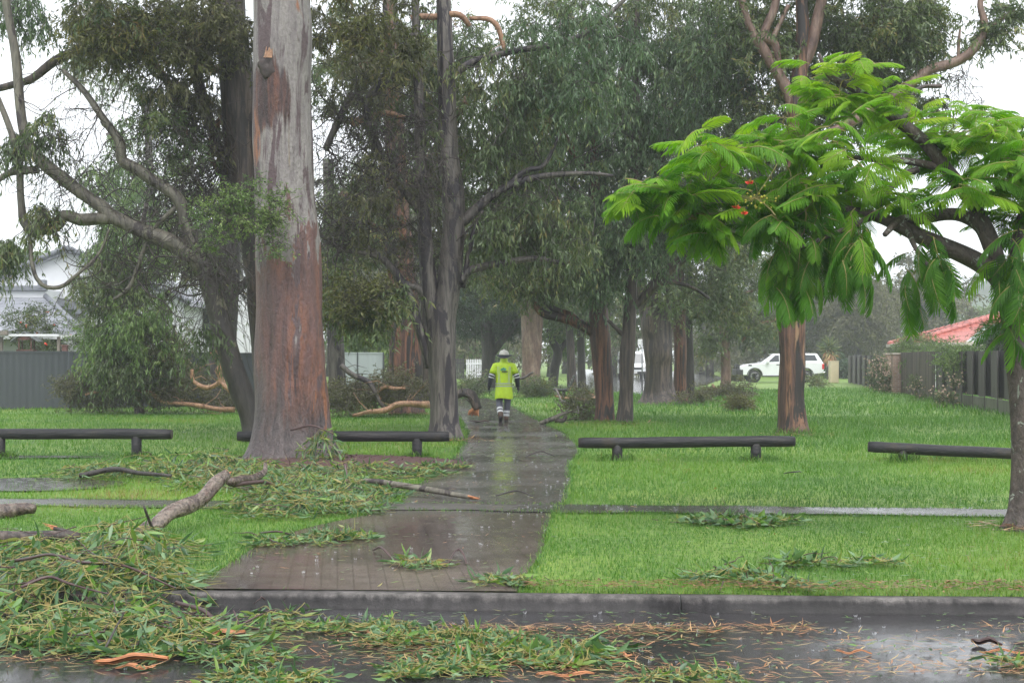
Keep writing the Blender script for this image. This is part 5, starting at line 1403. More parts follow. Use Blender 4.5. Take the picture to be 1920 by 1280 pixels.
for k, (pts, lab) in enumerate([
        ([(1470, 890), (1492, 893), (1502, 888)], 'dark stick lying on the grass in front of the right log rail'),
        ([(930, 932), (970, 931), (1000, 935)], 'thin stick lying in the water on the path'),
        ([(840, 1060), (860, 1046), (876, 1062)], 'small arched twig on the wet pavers'),
        ([(487, 1003), (520, 1011), (556, 1008)], 'forked twig at the edge of the wet pavers'),
        ([(700, 1035), (716, 1044), (738, 1052)], 'bent orange brown twig on the wet pavers'),
        ([(985, 858), (1015, 854), (1040, 858)], 'twig lying on the path near the right log rail')]):
    P3 = [G(*p) + [0, 0, .02 + (.05 if i == 1 else 0)] for i, p in enumerate(pts)]
    fallen('twig', lab, P3[1], [dict(p=[(P3[0], .008), (P3[1], .009), (P3[2], .006)], m='bark_dark' if k in (0, 1, 5) else 'red_twig', torn=False, n=7)], seed=40 + k, cat='twig', group='bare twigs on the ground')

# peeled bark and wood pieces on the road
def bark_piece(px, py, L, wd, rot, label, curl=.5, m='heartwood', z=ROAD_Z, seed=0, lift=0.0):
    rng = np.random.default_rng(seed); c = G(px, py, z); mb = MB()
    ns, nw = 14, 7
    s = np.linspace(-.5, .5, ns); wv = np.linspace(-1, 1, nw)
    prof = (1 - (np.abs(s) * 2) ** 4 * .7) * (.75 + .5 * vnoise(np.arange(ns) * .6, np.full(ns, 1.5), 512, seed))
    X = s[:, None] * L + np.zeros((ns, nw)); Yv = wv[None] * wd / 2 * prof[:, None]
    Z = curl * wd * .5 * (wv[None] ** 2) * prof[:, None] + .01 + lift * (s[:, None] + .5) + .01 * np.sin(s * 9 + seed)[:, None] + .012
    X = X + (rng.random((ns, nw)) - .5) * L / ns * .8
    ca, sa = math.cos(rot), math.sin(rot)
    top = np.stack([c[0] + X * ca - Yv * sa, c[1] + X * sa + Yv * ca, z + Z], -1); bot = top - [0, 0, .008]
    idx = np.arange(ns * nw).reshape(ns, nw); q = np.stack([idx[:-1, :-1], idx[1:, :-1], idx[1:, 1:], idx[:-1, 1:]], -1).reshape(-1, 4)
    rim = np.concatenate([idx[0], idx[1:, -1], idx[-1, -2::-1], idx[-2:0:-1, 0]]); rr = np.roll(rim, -1); o = ns * nw
    mb.add(np.concatenate([top.reshape(-1, 3), bot.reshape(-1, 3)]), [q, q[:, ::-1] + o, np.stack([rim, rim + o, rr + o, rr], 1)])
    tag(obj('bark_piece', mb, M[m], None, (c[0], c[1], z)), label, 'bark piece', 'pieces of bark on the ground')
bark_piece(247, 1247, .40, .055, .10, 'long peeled orange stick of wood on the road at the left', .9, seed=1, lift=.02)
bark_piece(418, 1208, .27, .075, .06, 'curled orange slab of bark beside the leaf heap on the road', .8, seed=2, lift=.05)
bark_piece(255, 1255 , .22, .05, -.1, 'flat orange splinter under the peeled stick', .1, seed=3)
bark_piece(105, 1205, .42, .05, .03, 'orange strip of bark at the front of the leaf heap', .2, seed=4)
bark_piece(855, 1240, .12, .06, .7, 'pale flake of wood on the leafy mat in the road', .4, seed=5, lift=.05)
bark_piece(1600, 1227, .20, .02, .0, 'thin orange splinter on the wet road', .2, seed=6)
bark_piece(1850, 1210, .17, .045, -.25, 'dark curled bark flake near the right edge of the road', 1.0, 'red_twig', seed=7)
bark_piece(1880, 1226, .26, .02, -.1, 'orange strip of bark below the dark curled flake', .2, seed=8)
bark_piece(1170, 1235, .09, .03, -.4, 'small rusty curl of bark right of the leafy mat', .9, seed=9)
bark_piece(380, 932, .12, .05, -.5, 'orange chip lying on grass beside the thick broken limb', .3, z=.02, seed=10)
bark_piece(1060, 1270, .30, .03, .08, 'orange shred of bark in front of the leafy mat', .2, seed=11)
bark_piece(900, 792, .50, .16, .1, 'dark red slab of bark on the path behind the walker', .3, 'red_twig', z=.004, seed=12)
fallen('fallen_stick', 'dark forked stick with a torn end on the road at the left', G(180, 1222, ROAD_Z),
       [dict(p=[(at(268, 0, -.08, 8.3), .012), (at(220, 0, -.06, 8.35), .016), (at(180, 0, -.08, 8.3), .016), (at(122, 0, -.09, 8.25), .018)], m='bark_dark'),
        dict(p=[(at(184, 0, -.06, 8.3), .012), (at(186, 0, -.10, 8.15), .011), (at(200, 0, -.04, 8.1), .009), (at(232, 0, .10, 8.3), .005)], m='bark_dark', torn=False)], seed=60, cat='stick')
fallen('leafy_twig', 'sprig with upright green leaves at the right end of the leafy mat', G(1095, 1235, ROAD_Z), [], [dict(at=(1090, 1235, .12, .1, 9, .12, ROAD_Z))], seed=61, ll=.14, lw=.035, L=.22, NL=5, S=4, cat='leafy twig')

# the leafy mat in the road and all the loose litter
def litter():
    rng = np.random.default_rng(808)
    mb = MB()
    pts = []
    for (px, py, rx, ry, n, hh) in [(840, 1205, .50, .13, 50, .05), (660, 1182, .38, .06, 20, .03), (960, 1240, .40, .18, 54, .06), (800, 1262, .30, .12, 22, .02), (520, 1278, .28, .12, 26, .04), (1040, 1225, .2, .1, 14, .05), (1330, 1272, .30, .04, 5, .02), (1240, 1279, .25, .04, 5, .02), (1890, 1243, .16, .06, 6, .02), (450, 1240, .22, .08, 8, .02)]:
        pts.append(patch_pts(rng, px, py, rx, ry, int(n * .8), hh, ROAD_Z))
    heap(mb, np.concatenate(pts), rng, S=6, NL=4, L=.17, ll=.085, lw=.019, leaf=1, twig=0, rise=.25, droop=.5, lift=.008)
    # loose leaves and shreds strewn flat
    def strew(n, xr, yr, mask=None, L=(.03, .09), Wd=(.006, .02), leaf=1, z=.010, dens=None):
        x = rng.uniform(*xr, n); y = rng.uniform(*yr, n)
        keep = np.ones(n, bool)
        if mask is not None: keep &= mask(x, y)
        if dens is not None: keep &= rng.random(n) < dens(x, y)
        x, y = x[keep], y[keep]; n = len(x)
        a = rng.uniform(0, 6.283, n); d = nrm(np.stack([np.cos(a), np.sin(a) * .6, rng.normal(size=n) * .06], 1))
        zz = gz(x, y) + z
        fine_leaves(mb, np.stack([x, y, zz + rng.random(n) * .015], 1), d, rng.uniform(*L, n), rng.uniform(*Wd, n), rng, leaf, None, zmin=zz[:, None], flat=.85)
    onpath = lambda x, y: in_poly(x, y, PATH_POLY)
    offpath = lambda x, y: ~in_poly(x, y, PATH_POLY)
    cl = lambda x, y: np.clip(noise2(x * 1.3 + 40, y * 3 + 40, 15) * 2.2 - .9, 0, 1)
    strew(2600, (-3.8, 3.8), (7.2, 9.45), None, dens=lambda x, y: .12 + cl(x, y))
    strew(4200, (-3.8, 3.8), (7.3, 9.0), None, (.03, .14), (.003, .011), 2, .009, cl)
    mt = lambda x, y: np.exp(-((x + .15) / .9) ** 2 - ((y - 8.2) / .45) ** 2)
    strew(5200, (-2.0, 1.9), (7.3, 9.1), None, (.03, .14), (.003, .010), 2, .02, mt)
    strew(3000, (-2.0, 1.9), (7.3, 9.1), None, (.03, .10), (.008, .022), 1, .025, mt)
    strew(900, (-2.0, 1.9), (7.3, 9.1), None, (.03, .09), (.008, .02), 3, .025, mt)
    strew(420, (-.5, 1.9), (8.70, 8.98), None, (.04, .16), (.004, .012), 2, .009)
    strew(330, (.2, 3.3), (7.55, 7.95), None, (.04, .2), (.004, .012), 2, .009)
    strew(1500, (-3, 1), (9.9, 21), onpath, (.03, .09), (.006, .018), 1, .016, lambda x, y: .12 + cl(x, y) * .8)
    strew(600, (-3, 1), (9.9, 21), onpath, (.03, .1), (.004, .01), 2, .016, cl)
    strew(5200, (-2.2, 2), (21, 52), onpath, (.05, .16), (.012, .035), 1, .012, lambda x, y: .25 + cl(x, y))
    strew(2400, (-5, 6), (9.7, 16), offpath, (.03, .10), (.008, .022), 1, .03, lambda x, y: .15 + .7 * cl(x, y))
    strew(3200, (-9, 11), (16, 40), offpath, (.05, .14), (.012, .03), 1, .05, lambda x, y: .1 + .5 * cl(x, y))
    strew(3400, (-4.2, 4.6), (9.50, 9.98), lambda x, y: offpath(x, y) & (y > kerb_y(x) + .01), (.03, .08), (.008, .022), 3, .03)
    for (tx, ty, rr) in ((-3.3, 21.5, 1.6), (-1.3, 27.2, 1.1), (5.8, 29.0, 1.0), (2.3, 34.5, 1.1), (2.8, 33.9, .9), (4.85, 13.2, .6), (-2.9, 40, 1.4), (5.0, 48.5, 1.8)):
        bx_ = (tx - rr, tx + rr); strew(260, bx_, (ty - rr * .8, ty + .4), None, (.04, .13), (.01, .028), 3, .035, lambda x, y: np.exp(-(((x - tx) ** 2 + (y - ty) ** 2) / rr ** 2) * 1.5))
        strew(140, bx_, (ty - rr * .8, ty + .4), None, (.06, .25), (.01, .03), 2, .03, lambda x, y: np.exp(-(((x - tx) ** 2 + (y - ty) ** 2) / rr ** 2) * 1.5))
    tag(obj('leaf_litter', mb, [M['stem'], M['storm_leaf'], M['shred'], M['dead_leaf']]), 'wet mat of torn leaves, twigs and orange bark shreds', None, kind='stuff')
M['shred'] = leaf_mat('bark_shred', [(0, (.28, .12, .05)), (.5, (.45, .22, .10)), (1, (.42, .34, .16))], trans=.1)
M['dead_leaf'] = leaf_mat('dead_leaf', [(0, (.10, .045, .025)), (.6, (.2, .09, .04)), (1, (.3, .18, .07))], trans=.15)
litter()

# fallen boughs in the middle distance, on the left before the fence and beside the path
def far_fallen(label, base, limbs, heaps, leaf='dull_leaf', seed=0, k=1.0, name='fallen_bough', bark='bark_dead'):
    rng = np.random.default_rng(1200 + seed)
    root = thing(name, label, 'fallen branch', np.array([base[0], base[1], 0.]), 'fallen boughs between the trees')
    nodes = []
    for i, row in enumerate(limbs):
        Y0 = row['Y']; mb = MB()
        lp = np.array([P(a[0], a[1], Y0 + (a[3] if len(a) > 3 else 0)) for a in row['p']]); lp[:, 2] = np.maximum(lp[:, 2], .03)
        lr = np.array([a[2] * Y0 / F for a in row['p']])
        q, _ = trunk_tube(mb, lp, lr, 10, .28, .07, .035, 0, seed * 5 + i)
        nodes.append(q)
        for kk in range(int(row.get('side', 6))):
            a = q[rng.integers(len(q) // 4, len(q))]; e = a + nrm(rng.normal(size=3) * [1, .6, .5] + [0, 0, .25]) * rng.uniform(.25, .8); e[2] = max(e[2], .05)
            tubes(mb, np.array([a, (a + e) / 2 + rng.normal(size=3) * .06, e]), np.array([.014, .010, .004]), 5)
        obj('limb', mb, M[row.get('m', bark)], root)
    if heaps:
        pts = np.concatenate([ellipsoid(rng, *h) for h in heaps]); pts[:, 2] = np.where(pts[:, 2] < .1, rng.uniform(.08, .5, len(pts)), pts[:, 2])
        cm = MB()
        if nodes:
            pa, ra = connect(np.concatenate(nodes), pts, rng); pa[..., 2] = np.maximum(pa[..., 2], .03); tubes(cm, pa, ra * .8, 4)
        foliage(cm, pts, 'bushy', rng, 1, 0, k)
        for v in cm.v: v[:, 2] = np.maximum(v[:, 2], .01)
        obj('leaves', cm, [M['twig_grey'], M[leaf]], root)
    return root
far_fallen('long orange bare limb with a bushy brown head lying before the grey fence', G(280, 768),
    [dict(Y=40, p=[(160, 740, 2), (200, 733, 3), (250, 731, 3), (280, 736, 4), (300, 752, 4), (350, 757, 4), (400, 765, 4), (440, 766, 5)], side=10),
     dict(Y=39.8, p=[(455, 760, 5), (440, 740, 5), (420, 722, 5), (412, 710, 5), (410, 680, 4), (395, 658, 3)], side=5), dict(Y=39.8, p=[(412, 716, 4), (385, 728, 4), (365, 715, 3), (360, 690, 3)], side=4)],
    [(200, 735, 90, 30, 40.6, .9, 60), (320, 735, 90, 30, 40.6, .9, 55), (140, 720, 35, 30, 40.5, .5, 16), (330, 690, 60, 40, 41.5, .8, 30), (300, 660, 50, 50, 42, .8, 16), (420, 750, 40, 20, 41, .5, 14)], seed=1)
far_fallen('fallen bough with orange limb lying left of the twin stemmed gum', G(700, 775),
    [dict(Y=37.5, p=[(805, 757, 7), (770, 756, 6), (740, 760, 6), (718, 771, 6), (690, 772, 4), (660, 777, 3)], side=6), dict(Y=38, p=[(722, 770, 5), (710, 745, 4), (690, 720, 5), (665, 703, 5), (640, 685, 5)], side=5, m='bark_grey'), dict(Y=38, p=[(712, 750, 3), (706, 735, 3), (730, 725, 3), (760, 730, 2)], side=5)],
    [(650, 740, 50, 30, 38.5, .9, 40), (740, 720, 60, 35, 38.5, .9, 30), (700, 735, 50, 25, 39, .8, 24)], seed=2)
far_fallen('bent broken limb with a torn orange end arching over the path', G(885, 783),
    [dict(Y=34.5, p=[(850, 746, 6), (862, 740, 7), (876, 737, 8), (886, 742, 9), (889, 755, 9), (891, 766, 9)], side=4, m='bark_brown')], [], seed=3)
mb = MB(); rg = np.random.default_rng(4); c0 = P(890, 764, 34.5)
for k in range(12):
    e = P(876 + rg.uniform(0, 22), 783 - rg.uniform(0, 8), 34.5 + rg.uniform(-.1, .1)); tubes(mb, np.array([c0 + rg.normal(size=3) * .03, (c0 + e) / 2 + rg.normal(size=3) * .02, e]), np.array([.06, .05, .008]), 6)
obj('torn_end', mb, M['heartwood'], [o for o in C.objects if o.name.startswith('fallen_bough')][2])
far_fallen('small pale fallen branch on the right edge of the path', G(1050, 796),
    [dict(Y=34, p=[(1012, 797, 4), (1025, 790, 5), (1040, 786, 5), (1055, 776, 3), (1072, 770, 2)], side=3, m='bark_pale'), dict(Y=34, p=[(1040, 788, 4), (1056, 787, 4), (1062, 778, 3)], side=2, m='bark_brown')],
    [(1088, 784, 22, 10, 35.6, .5, 9)], seed=4)
far_fallen('grey green fallen crown lying behind the park bench', G(1090, 745), [dict(Y=48, p=[(1040, 742, 2), (1080, 748, 3), (1120, 745, 3)], side=5)], [(1098, 748, 26, 9, 51.5, .7, 12), (1090, 768, 22, 7, 43, .5, 8)], seed=5, k=1.1)
far_fallen('green fallen crown left of the walking person', G(880, 735), [], [(885, 728, 30, 18, 56, 1.2, 26)], 'gum_leaf', 6, 1.2)
far_fallen('dense green fallen crown right of the walking person', G(1010, 735), [dict(Y=56, p=[(965, 715, 2), (985, 705, 2), (1000, 700, 2)], side=2, m='bark_grey')], [(1005, 728, 36, 17, 57, 1.2, 30)], 'gum_leaf', 7, 1.2)
far_fallen('brown twiggy fallen crown at the foot of the pale slim gum', G(1355, 748), [dict(Y=56, p=[(1335, 720, 2), (1345, 735, 3), (1360, 745, 3)], side=5)], [(1355, 740, 40, 12, 56, .8, 26), (1395, 742, 18, 8, 56, .5, 8)], seed=8, k=1.2)
far_fallen('round brown clump of twigs on the right lawn', G(1390, 776), [], [(1390, 768, 24, 7, 42.5, .4, 34)], 'olive_leaf', 9, .7)
far_fallen('low dark scatter of twigs under the reddish trunks', G(1290, 760), [dict(Y=48, p=[(1265, 756, 2), (1295, 762, 2), (1330, 758, 2)], side=6, m='bark_dark')], [(1300, 756, 34, 6, 48, .8, 12)], seed=10)
far_fallen('small sprig heap on the grass in front of the white vehicle', G(1530, 733), [], [(1530, 727, 12, 7, 72, .5, 10)], 'gum_leaf', 11, 1.3)

# ---------------------------------------------------------------- houses and gardens
def tile_mat(name, c1, c2, gap, along=.30, up=.33, rough=.35):
    """overlapping roof tiles laid out in the roof's own slope"""
    m, t, b = mat_new(name)
    c = N(t, 'TexCoord'); v = c.outputs['Object']
    sp_ = N(t, 'SeparateXYZ'); t.links.new(v, sp_.inputs[0])
    row = math_n(t, 'FRACT', math_n(t, 'MULTIPLY', sp_.outputs[2], 1 / (up * .36)))
    g = N(t, 'NewGeometry'); gn = N(t, 'SeparateXYZ'); t.links.new(g.outputs['Normal'], gn.inputs[0])
    ax = math_n(t, 'GREATER_THAN', math_n(t, 'ABSOLUTE', gn.outputs[1]), math_n(t, 'ABSOLUTE', gn.outputs[0]))
    u = math_n(t, 'ADD', math_n(t, 'MULTIPLY', sp_.outputs[0], ax), math_n(t, 'MULTIPLY', sp_.outputs[1], math_n(t, 'SUBTRACT', 1.0, ax)))
    wav = math_n(t, 'SINE', math_n(t, 'MULTIPLY', u, 6.2832 / along))
    n = noise(t, v, 3.0, 4, .6)
    col = ramp(t, n, [(.3, c1), (.7, c2)])
    col = mixc(t, ramp(t, row, [(.0, (1, 1, 1)), (.14, (0, 0, 0))]), col, gap)
    t.links.new(col, b.inputs['Base Color']); b.inputs['Roughness'].default_value = rough
    h = math_n(t, 'ADD', math_n(t, 'MULTIPLY', wav, .5), math_n(t, 'MULTIPLY', row, -1.0))
    bump(t, b, h, .9, .05)
    return m
M['tile_grey'] = tile_mat('roof_tile_grey', (.20, .21, .24), (.30, .31, .345), (.08, .085, .10))
M['tile_red'] = tile_mat('roof_tile_red', (.36, .10, .085), (.50, .17, .14), (.13, .035, .03), up=.62)
M['render_white'] = plain('render_white', (.62, .63, .655), .7, var=.05, scale=2)
M['render_grey'] = plain('render_grey', (.48, .49, .50), .7, var=.06, scale=2)
M['ridge_grey'] = plain('ridge_grey', (.17, .18, .205), .5, var=.2)
M['gutter'] = plain('gutter_cream', (.50, .46, .40), .4, var=.06)
M['glass'] = plain('window_glass', (.04, .05, .055), .06, var=.2)
M['metal_grey'] = plain('metal_grey', (.24, .25, .26), .35, .6, var=.1)
M['solar'] = plain('solar_panel', (.045, .05, .065), .10, var=.2, coat=.6)
M['pale_roof'] = plain('pale_sheet_roof', (.42, .47, .46), .35, var=.08, scale=3, stretch=(6, .2, 1))

def quad(mb, pts, mat=0, thick=.12):
    """a slab: the outline pts with a thickness downwards"""
    p = np.array(pts, float); n = len(p); q = p - [0, 0, thick]
    i = np.arange(n); j = (i + 1) % n
    mb.add(np.concatenate([p, q]), [i[None], (i + n)[::-1][None], np.stack([i, i + n, j + n, j], 1)], mat, smooth=False)

def left_house():
    Y = 55.0
    X = lambda px, yy=Y: (px - 960) * yy / F
    Z = lambda py, yy=Y: H - (py - HZ) * yy / F
    root = thing('house', 'white rendered house with grey tiled roofs behind the left fence', 'house', np.array([X(60), Y, 0]))
    # tall gabled block
    xa, xr, xb = X(-95), X(130), X(345); ze, zr = Z(560), Z(466)
    mb = MB(); extrude_poly(mb, [(xa, 0), (xb, 0), (xb, ze), (xr, zr - .12), (xa, ze)], Y, Y + 9); obj('wall', mb, M['render_white'], root)
    rf = MB(); e = .35; sl = (zr - ze) / (xr - xa); sr = (zr - ze) / (xb - xr)
    quad(rf, [(xa - e, Y - .3, ze - e * sl), (xr, Y - .3, zr), (xr, Y + 9.3, zr), (xa - e, Y + 9.3, ze - e * sl)], 0, .16)
    quad(rf, [(xr, Y - .3, zr), (xb + e, Y - .3, ze - e * sr), (xb + e, Y + 9.3, ze - e * sr), (xr, Y + 9.3, zr)], 0, .16)
    roof = obj('roof', rf, M['tile_grey'], root)
    mb = MB()
    for (x0, z0, x1, z1) in ((xa - e, ze - e * sl, xr, zr), (xr, zr, xb + e, ze - e * sr)):
        a, b_ = np.array([x0, Y - .34, z0 + .03]), np.array([x1, Y - .34, z1 + .03]); n_ = int(np.linalg.norm(b_ - a) / .34)
        for k in range(n_):
            c = a + (b_ - a) * (k + .5) / n_; d = (b_ - a) / np.linalg.norm(b_ - a)
            tubes(mb, np.array([c - d * .18, c + d * .16]), np.array([.085, .10]), 8, caps=True)
    obj('barge_tiles', mb, M['ridge_grey'], roof)
    # parapet wall with capping in front, stepping down to the tiled wing
    mb = MB(); box(mb, [(X(-120) + X(116)) / 2, Y - 1.0, Z(575) / 2 + .3], [X(116) - X(-120), 1.9, Z(548)]); obj('parapet_wall', mb, M['render_white'], root)
    mb = MB(); box(mb, [(X(-122) + X(117)) / 2, Y - 1.97, Z(545)], [X(117) - X(-122) + .1, .26, .20], bevel=.03); box(mb, [X(111), Y - 1.97, Z(538)], [.28, .3, .34], bevel=.03); obj('capping', mb, M['ridge_grey'], root)
    mb = MB()
    for (px, py) in ((124, 568), (140, 574), (158, 582)): box(mb, [X(px), Y - .32, Z(py)], [.42, .5, .34], bevel=.03)
    obj('step_capping', mb, M['ridge_grey'], root)
    # hipped tiled wing towards us
    y0, y1 = Y - 6.5, Y - 2.0; zt, zb = Z(558), 2.35
    mb = MB(); box(mb, [(X(-110) + X(140)) / 2, (y0 + y1) / 2 + .3, zb / 2], [X(140) - X(-110), y1 - y0, zb]); obj('wing_wall', mb, M['render_grey'], root)
    rf = MB()
    quad(rf, [(X(-140), y0 - .4, zb), (X(168, y0), y0 - .4, zb), (X(110), y1 + .3, zt), (X(-140), y1 + .3, zt)], 0, .14)
    quad(rf, [(X(168, y0), y0 - .4, zb), (X(180), y1 + 1.7, zb + .1), (X(110), y1 + .3, zt)], 0, .14)
    wr = obj('wing_roof', rf, M['tile_grey'], root)
    mb = MB(); tubes(mb, np.array([[X(168, y0), y0 - .4, zb + .03], [X(110), y1 + .3, zt + .03]]), np.array([.10, .10]), 8, caps=True); obj('hip_ridge', mb, M['ridge_grey'], wr)
    mb = MB(); box(mb, [(X(-140) + X(168, y0)) / 2, y0 - .46, zb - .06], [X(168, y0) - X(-140), .12, .14]); obj('gutter', mb, M['white'], root)
    # aerial
    mb = MB(); a = np.array([X(30), Y + 1, Z(560)]); top = np.array([X(30), Y + 1, Z(474)])
    tubes(mb, np.array([a, top]), np.array([.025, .02]), 6, caps=True)
    tubes(mb, np.array([top + [-.2, 0, -.05], top + [1.1, 0, -.05]]), np.array([.012, .012]), 5, caps=True)
    for k in range(6): tubes(mb, np.array([top + [k * .2, -.3, -.05], top + [k * .2, .3, -.05]]), np.array([.008, .008]), 4)
    obj('antenna', mb, M['metal_grey'], root)
    # second storey wing with a window, right of the weeping tree
    mb = MB(); box(mb, [(X(330) + X(500)) / 2, Y + 6, 2.4], [X(500) - X(330), 5, 4.8]); obj('back_wall', mb, M['render_white'], root)
    mb = MB(); box(mb, [X(348), Y + 3.45, 3.2], [.9, .06, 1.5]); w_ = obj('window', mb, M['white'], root)
    mb = MB(); box(mb, [X(348), Y + 3.40, 3.2], [.74, .03, 1.32]); obj('pane', mb, M['glass'], w_)
left_house()
def mid_house():
    Y = 70.0; X = lambda px: (px - 960) * Y / F
    root = thing('house', 'low white house with a grey tiled roof seen behind the leaning gum', 'house', np.array([X(450), Y, 0]))
    mb = MB(); box(mb, [(X(395) + X(520)) / 2, Y + 3, 1.15], [X(520) - X(395), 6, 2.3]); obj('wall', mb, M['render_white'], root)
    rf = MB(); quad(rf, [(X(385), Y - .5, 2.25), (X(530), Y - .5, 2.25), (X(510), Y + 3, 3.55), (X(405), Y + 3, 3.55)], 0, .12); quad(rf, [(X(530), Y - .5, 2.25), (X(530), Y + 6.5, 2.25), (X(510), Y + 3, 3.55)], 0, .12); quad(rf, [(X(405), Y + 3, 3.55), (X(385), Y + 6.5, 2.25), (X(385), Y - .5, 2.25)], 0, .12)
    obj('roof', rf, M['tile_grey'], root)
    mb = MB(); tubes(mb, np.array([[X(404), Y + 3, 3.6], [X(511), Y + 3, 3.6]]), np.array([.09, .09]), 8, caps=True); obj('ridge', mb, M['tile_red'], root)
    mb = MB(); box(mb, [X(465), Y - .03, 1.35], [1.6, .08, 1.0]); w_ = obj('window', mb, M['white'], root)
    mb = MB(); box(mb, [X(465), Y - .09, 1.35], [1.4, .04, .82]); obj('pane', mb, M['glass'], w_)
mid_house()
def red_house():
    x0, x1, y0, y1 = 19.9, 42.0, 71.0, 82.0; ze, zr = 2.36, 4.25
    root = thing('house', 'house with a red tiled hip roof and solar panels on the right', 'house', np.array([x0, y0, 0]))
    root.rotation_euler = (0, 0, math.radians(-9.2))
    mb = MB(); box(mb, [(x0 + x1) / 2 + .2, (y0 + y1) / 2, ze / 2 - .05], [x1 - x0 - 1.2, y1 - y0 - 1.2, ze - .1]); obj('wall', mb, M['render_grey'], root)
    ym = (y0 + y1) / 2; xr = x0 + 6.6
    rf = MB()
    quad(rf, [(x0, y0, ze), (x1, y0, ze), (x1, ym, zr), (xr, ym, zr)], 0, .14)
    quad(rf, [(x0, y1, ze), (x0, y0, ze), (xr, ym, zr)], 0, .14)
    quad(rf, [(x1, y1, ze), (x0, y1, ze), (xr, ym, zr), (x1, ym, zr)], 0, .14)
    roof = obj('roof', rf, M['tile_red'], root)
    mb = MB()
    for a, b_ in (((x0, y0, ze), (xr, ym, zr)), ((xr, ym, zr), (x1, ym, zr)), ((x0, y1, ze), (xr, ym, zr))):
        a, b_ = np.array(a, float), np.array(b_, float); n_ = int(np.linalg.norm(b_ - a) / .4)
        for k in range(n_):
            c = a + (b_ - a) * (k + .5) / n_ + [0, 0, .05]; d = (b_ - a) / np.linalg.norm(b_ - a); tubes(mb, np.array([c - d * .21, c + d * .19]), np.array([.12, .14]), 8, caps=True)
    obj('ridge_tiles', mb, M['tile_red'], roof)
    # front gablet, pale
    mb = MB(); gx = 31.0
    extrude_poly(mb, [(gx - 2.4, 3.05), (gx + 2.4, 3.05), (gx, 4.05)], y0 + 1.9, y0 + 2.1); obj('gable', mb, M['render_white'], roof)
    rg_ = MB()
    for s_ in (-1, 1): quad(rg_, [(gx + s_ * 2.8, y0 + 1.7, 2.93), (gx, y0 + 1.7, 4.14), (gx, y0 + 6, 4.14), (gx + s_ * 2.8, y0 + 6, 2.93)], 0, .12)
    obj('gable_roof', rg_, M['tile_red'], roof)
    mb = MB(); box(mb, [(x0 + x1) / 2, y0 - .07, ze - .09], [x1 - x0 + .2, .14, .16]); box(mb, [x0 - .07, ym, ze - .09], [.14, y1 - y0 - .1, .16]); obj('gutter', mb, M['gutter'], root)
    # solar array on the hip face turned towards the lawn
    L_ = math.hypot(xr - x0, zr - ze); sl = np.array([xr - x0, 0, zr - ze]) / L_; nn = np.array([-sl[2], 0, sl[0]])
    for k in range(3):
        for j_ in range(2):
            s0 = 1.5 + k * 1.25; o = np.array([x0, ym - 1.02 + j_ * 1.04, ze]) + sl * s0 + nn * .12
            if k == 2 and j_ == 1: continue
            mb = MB(); quad(mb, [o, o + sl * 1.22, o + sl * 1.22 + [0, 1.0, 0], o + [0, 1.0, 0]], 0, .05); obj('solar_panel', mb, M['solar'], roof)
red_house()
# small pale carport roof before the red house
Yc = 60.0; cx0 = (1812 - 960) * Yc / F
t_ = thing('carport', 'pale sheet roofed carport in front of the red roof', 'carport', np.array([cx0 + 2, Yc, 0]))
mb = MB(); quad(mb, [(cx0, Yc, 2.28), (cx0 + 5, Yc, 2.28), (cx0 + 5, Yc + 4, 3.1), (cx0 + 2.2, Yc + 4, 3.1)], 0, .05); obj('roof', mb, M['pale_roof'], t_)
mb = MB(); box(mb, [cx0 + 2.5, Yc - .06, 2.2], [5.1, .1, .16]); obj('gutter', mb, M['gutter'], t_)
for dx in (.3, 4.6):
    mb = MB(); box(mb, [cx0 + dx, Yc + .15, 1.06], [.1, .1, 2.12]); obj('post', mb, M['gutter'], t_)
# garden shade and bird feeder behind the left fence
Yp = 46.5; px_ = lambda p: (p - 960) * Yp / F
t_ = thing('pergola', 'weathered pergola beam over the left fence', 'pergola', np.array([px_(40), Yp, 0]))
M['old_wood'] = plain('old_wood', (.19, .165, .14), .7, var=.3, scale=6, stretch=(1, 1, .3))
mb = MB(); box(mb, [px_(20), Yp, 2.33], [px_(112) - px_(-70), .12, .07]); obj('beam', mb, M['white'], t_)
mb = MB(); box(mb, [px_(-20), Yp - .1, 2.4], [px_(14) - px_(-60), .12, .14]); obj('crossbeam', mb, M['old_wood'], t_)
for p in (0, 108):
    mb = MB(); box(mb, [px_(p), Yp + .12, 1.14], [.09, .09, 2.28]); obj('post', mb, M['old_wood'], t_)
Yb = 47.2; bx_ = (50 - 960) * Yb / F
t_ = thing('bird_feeder', 'little gabled bird feeder standing up behind the left fence', 'bird feeder', np.array([bx_, Yb, 0]))
M['feeder'] = plain('feeder_wood', (.13, .06, .05), .6, var=.3)
mb = MB(); lathe(mb, [bx_, Yb, 0], [(.04, 0), (.04, 1.84)], 8); obj('pole', mb, M['old_wood'], t_)
mb = MB(); box(mb, [bx_, Yb, 1.84], [.56, .4, .05]); obj('tray', mb, M['feeder'], t_)
mb = MB()
for sx in (-1, 1):
    for sy in (-1, 1): box(mb, [bx_ + sx * .2, Yb + sy * .15, 2.02], [.04, .04, .32])
obj('uprights', mb, M['feeder'], t_)
rf = MB()
for s_ in (-1, 1): quad(rf, [(bx_ + s_ * .46, Yb - .28, 2.14), (bx_, Yb - .28, 2.46), (bx_, Yb + .28, 2.46), (bx_ + s_ * .46, Yb + .28, 2.14)], 0, .03)
extrude_poly(rf, [(bx_ - .3, 2.18), (bx_ + .3, 2.18), (bx_, 2.41)], Yb - .2, Yb - .17, 1); obj('roof', rf, [M['metal_grey'], M['feeder']], t_)
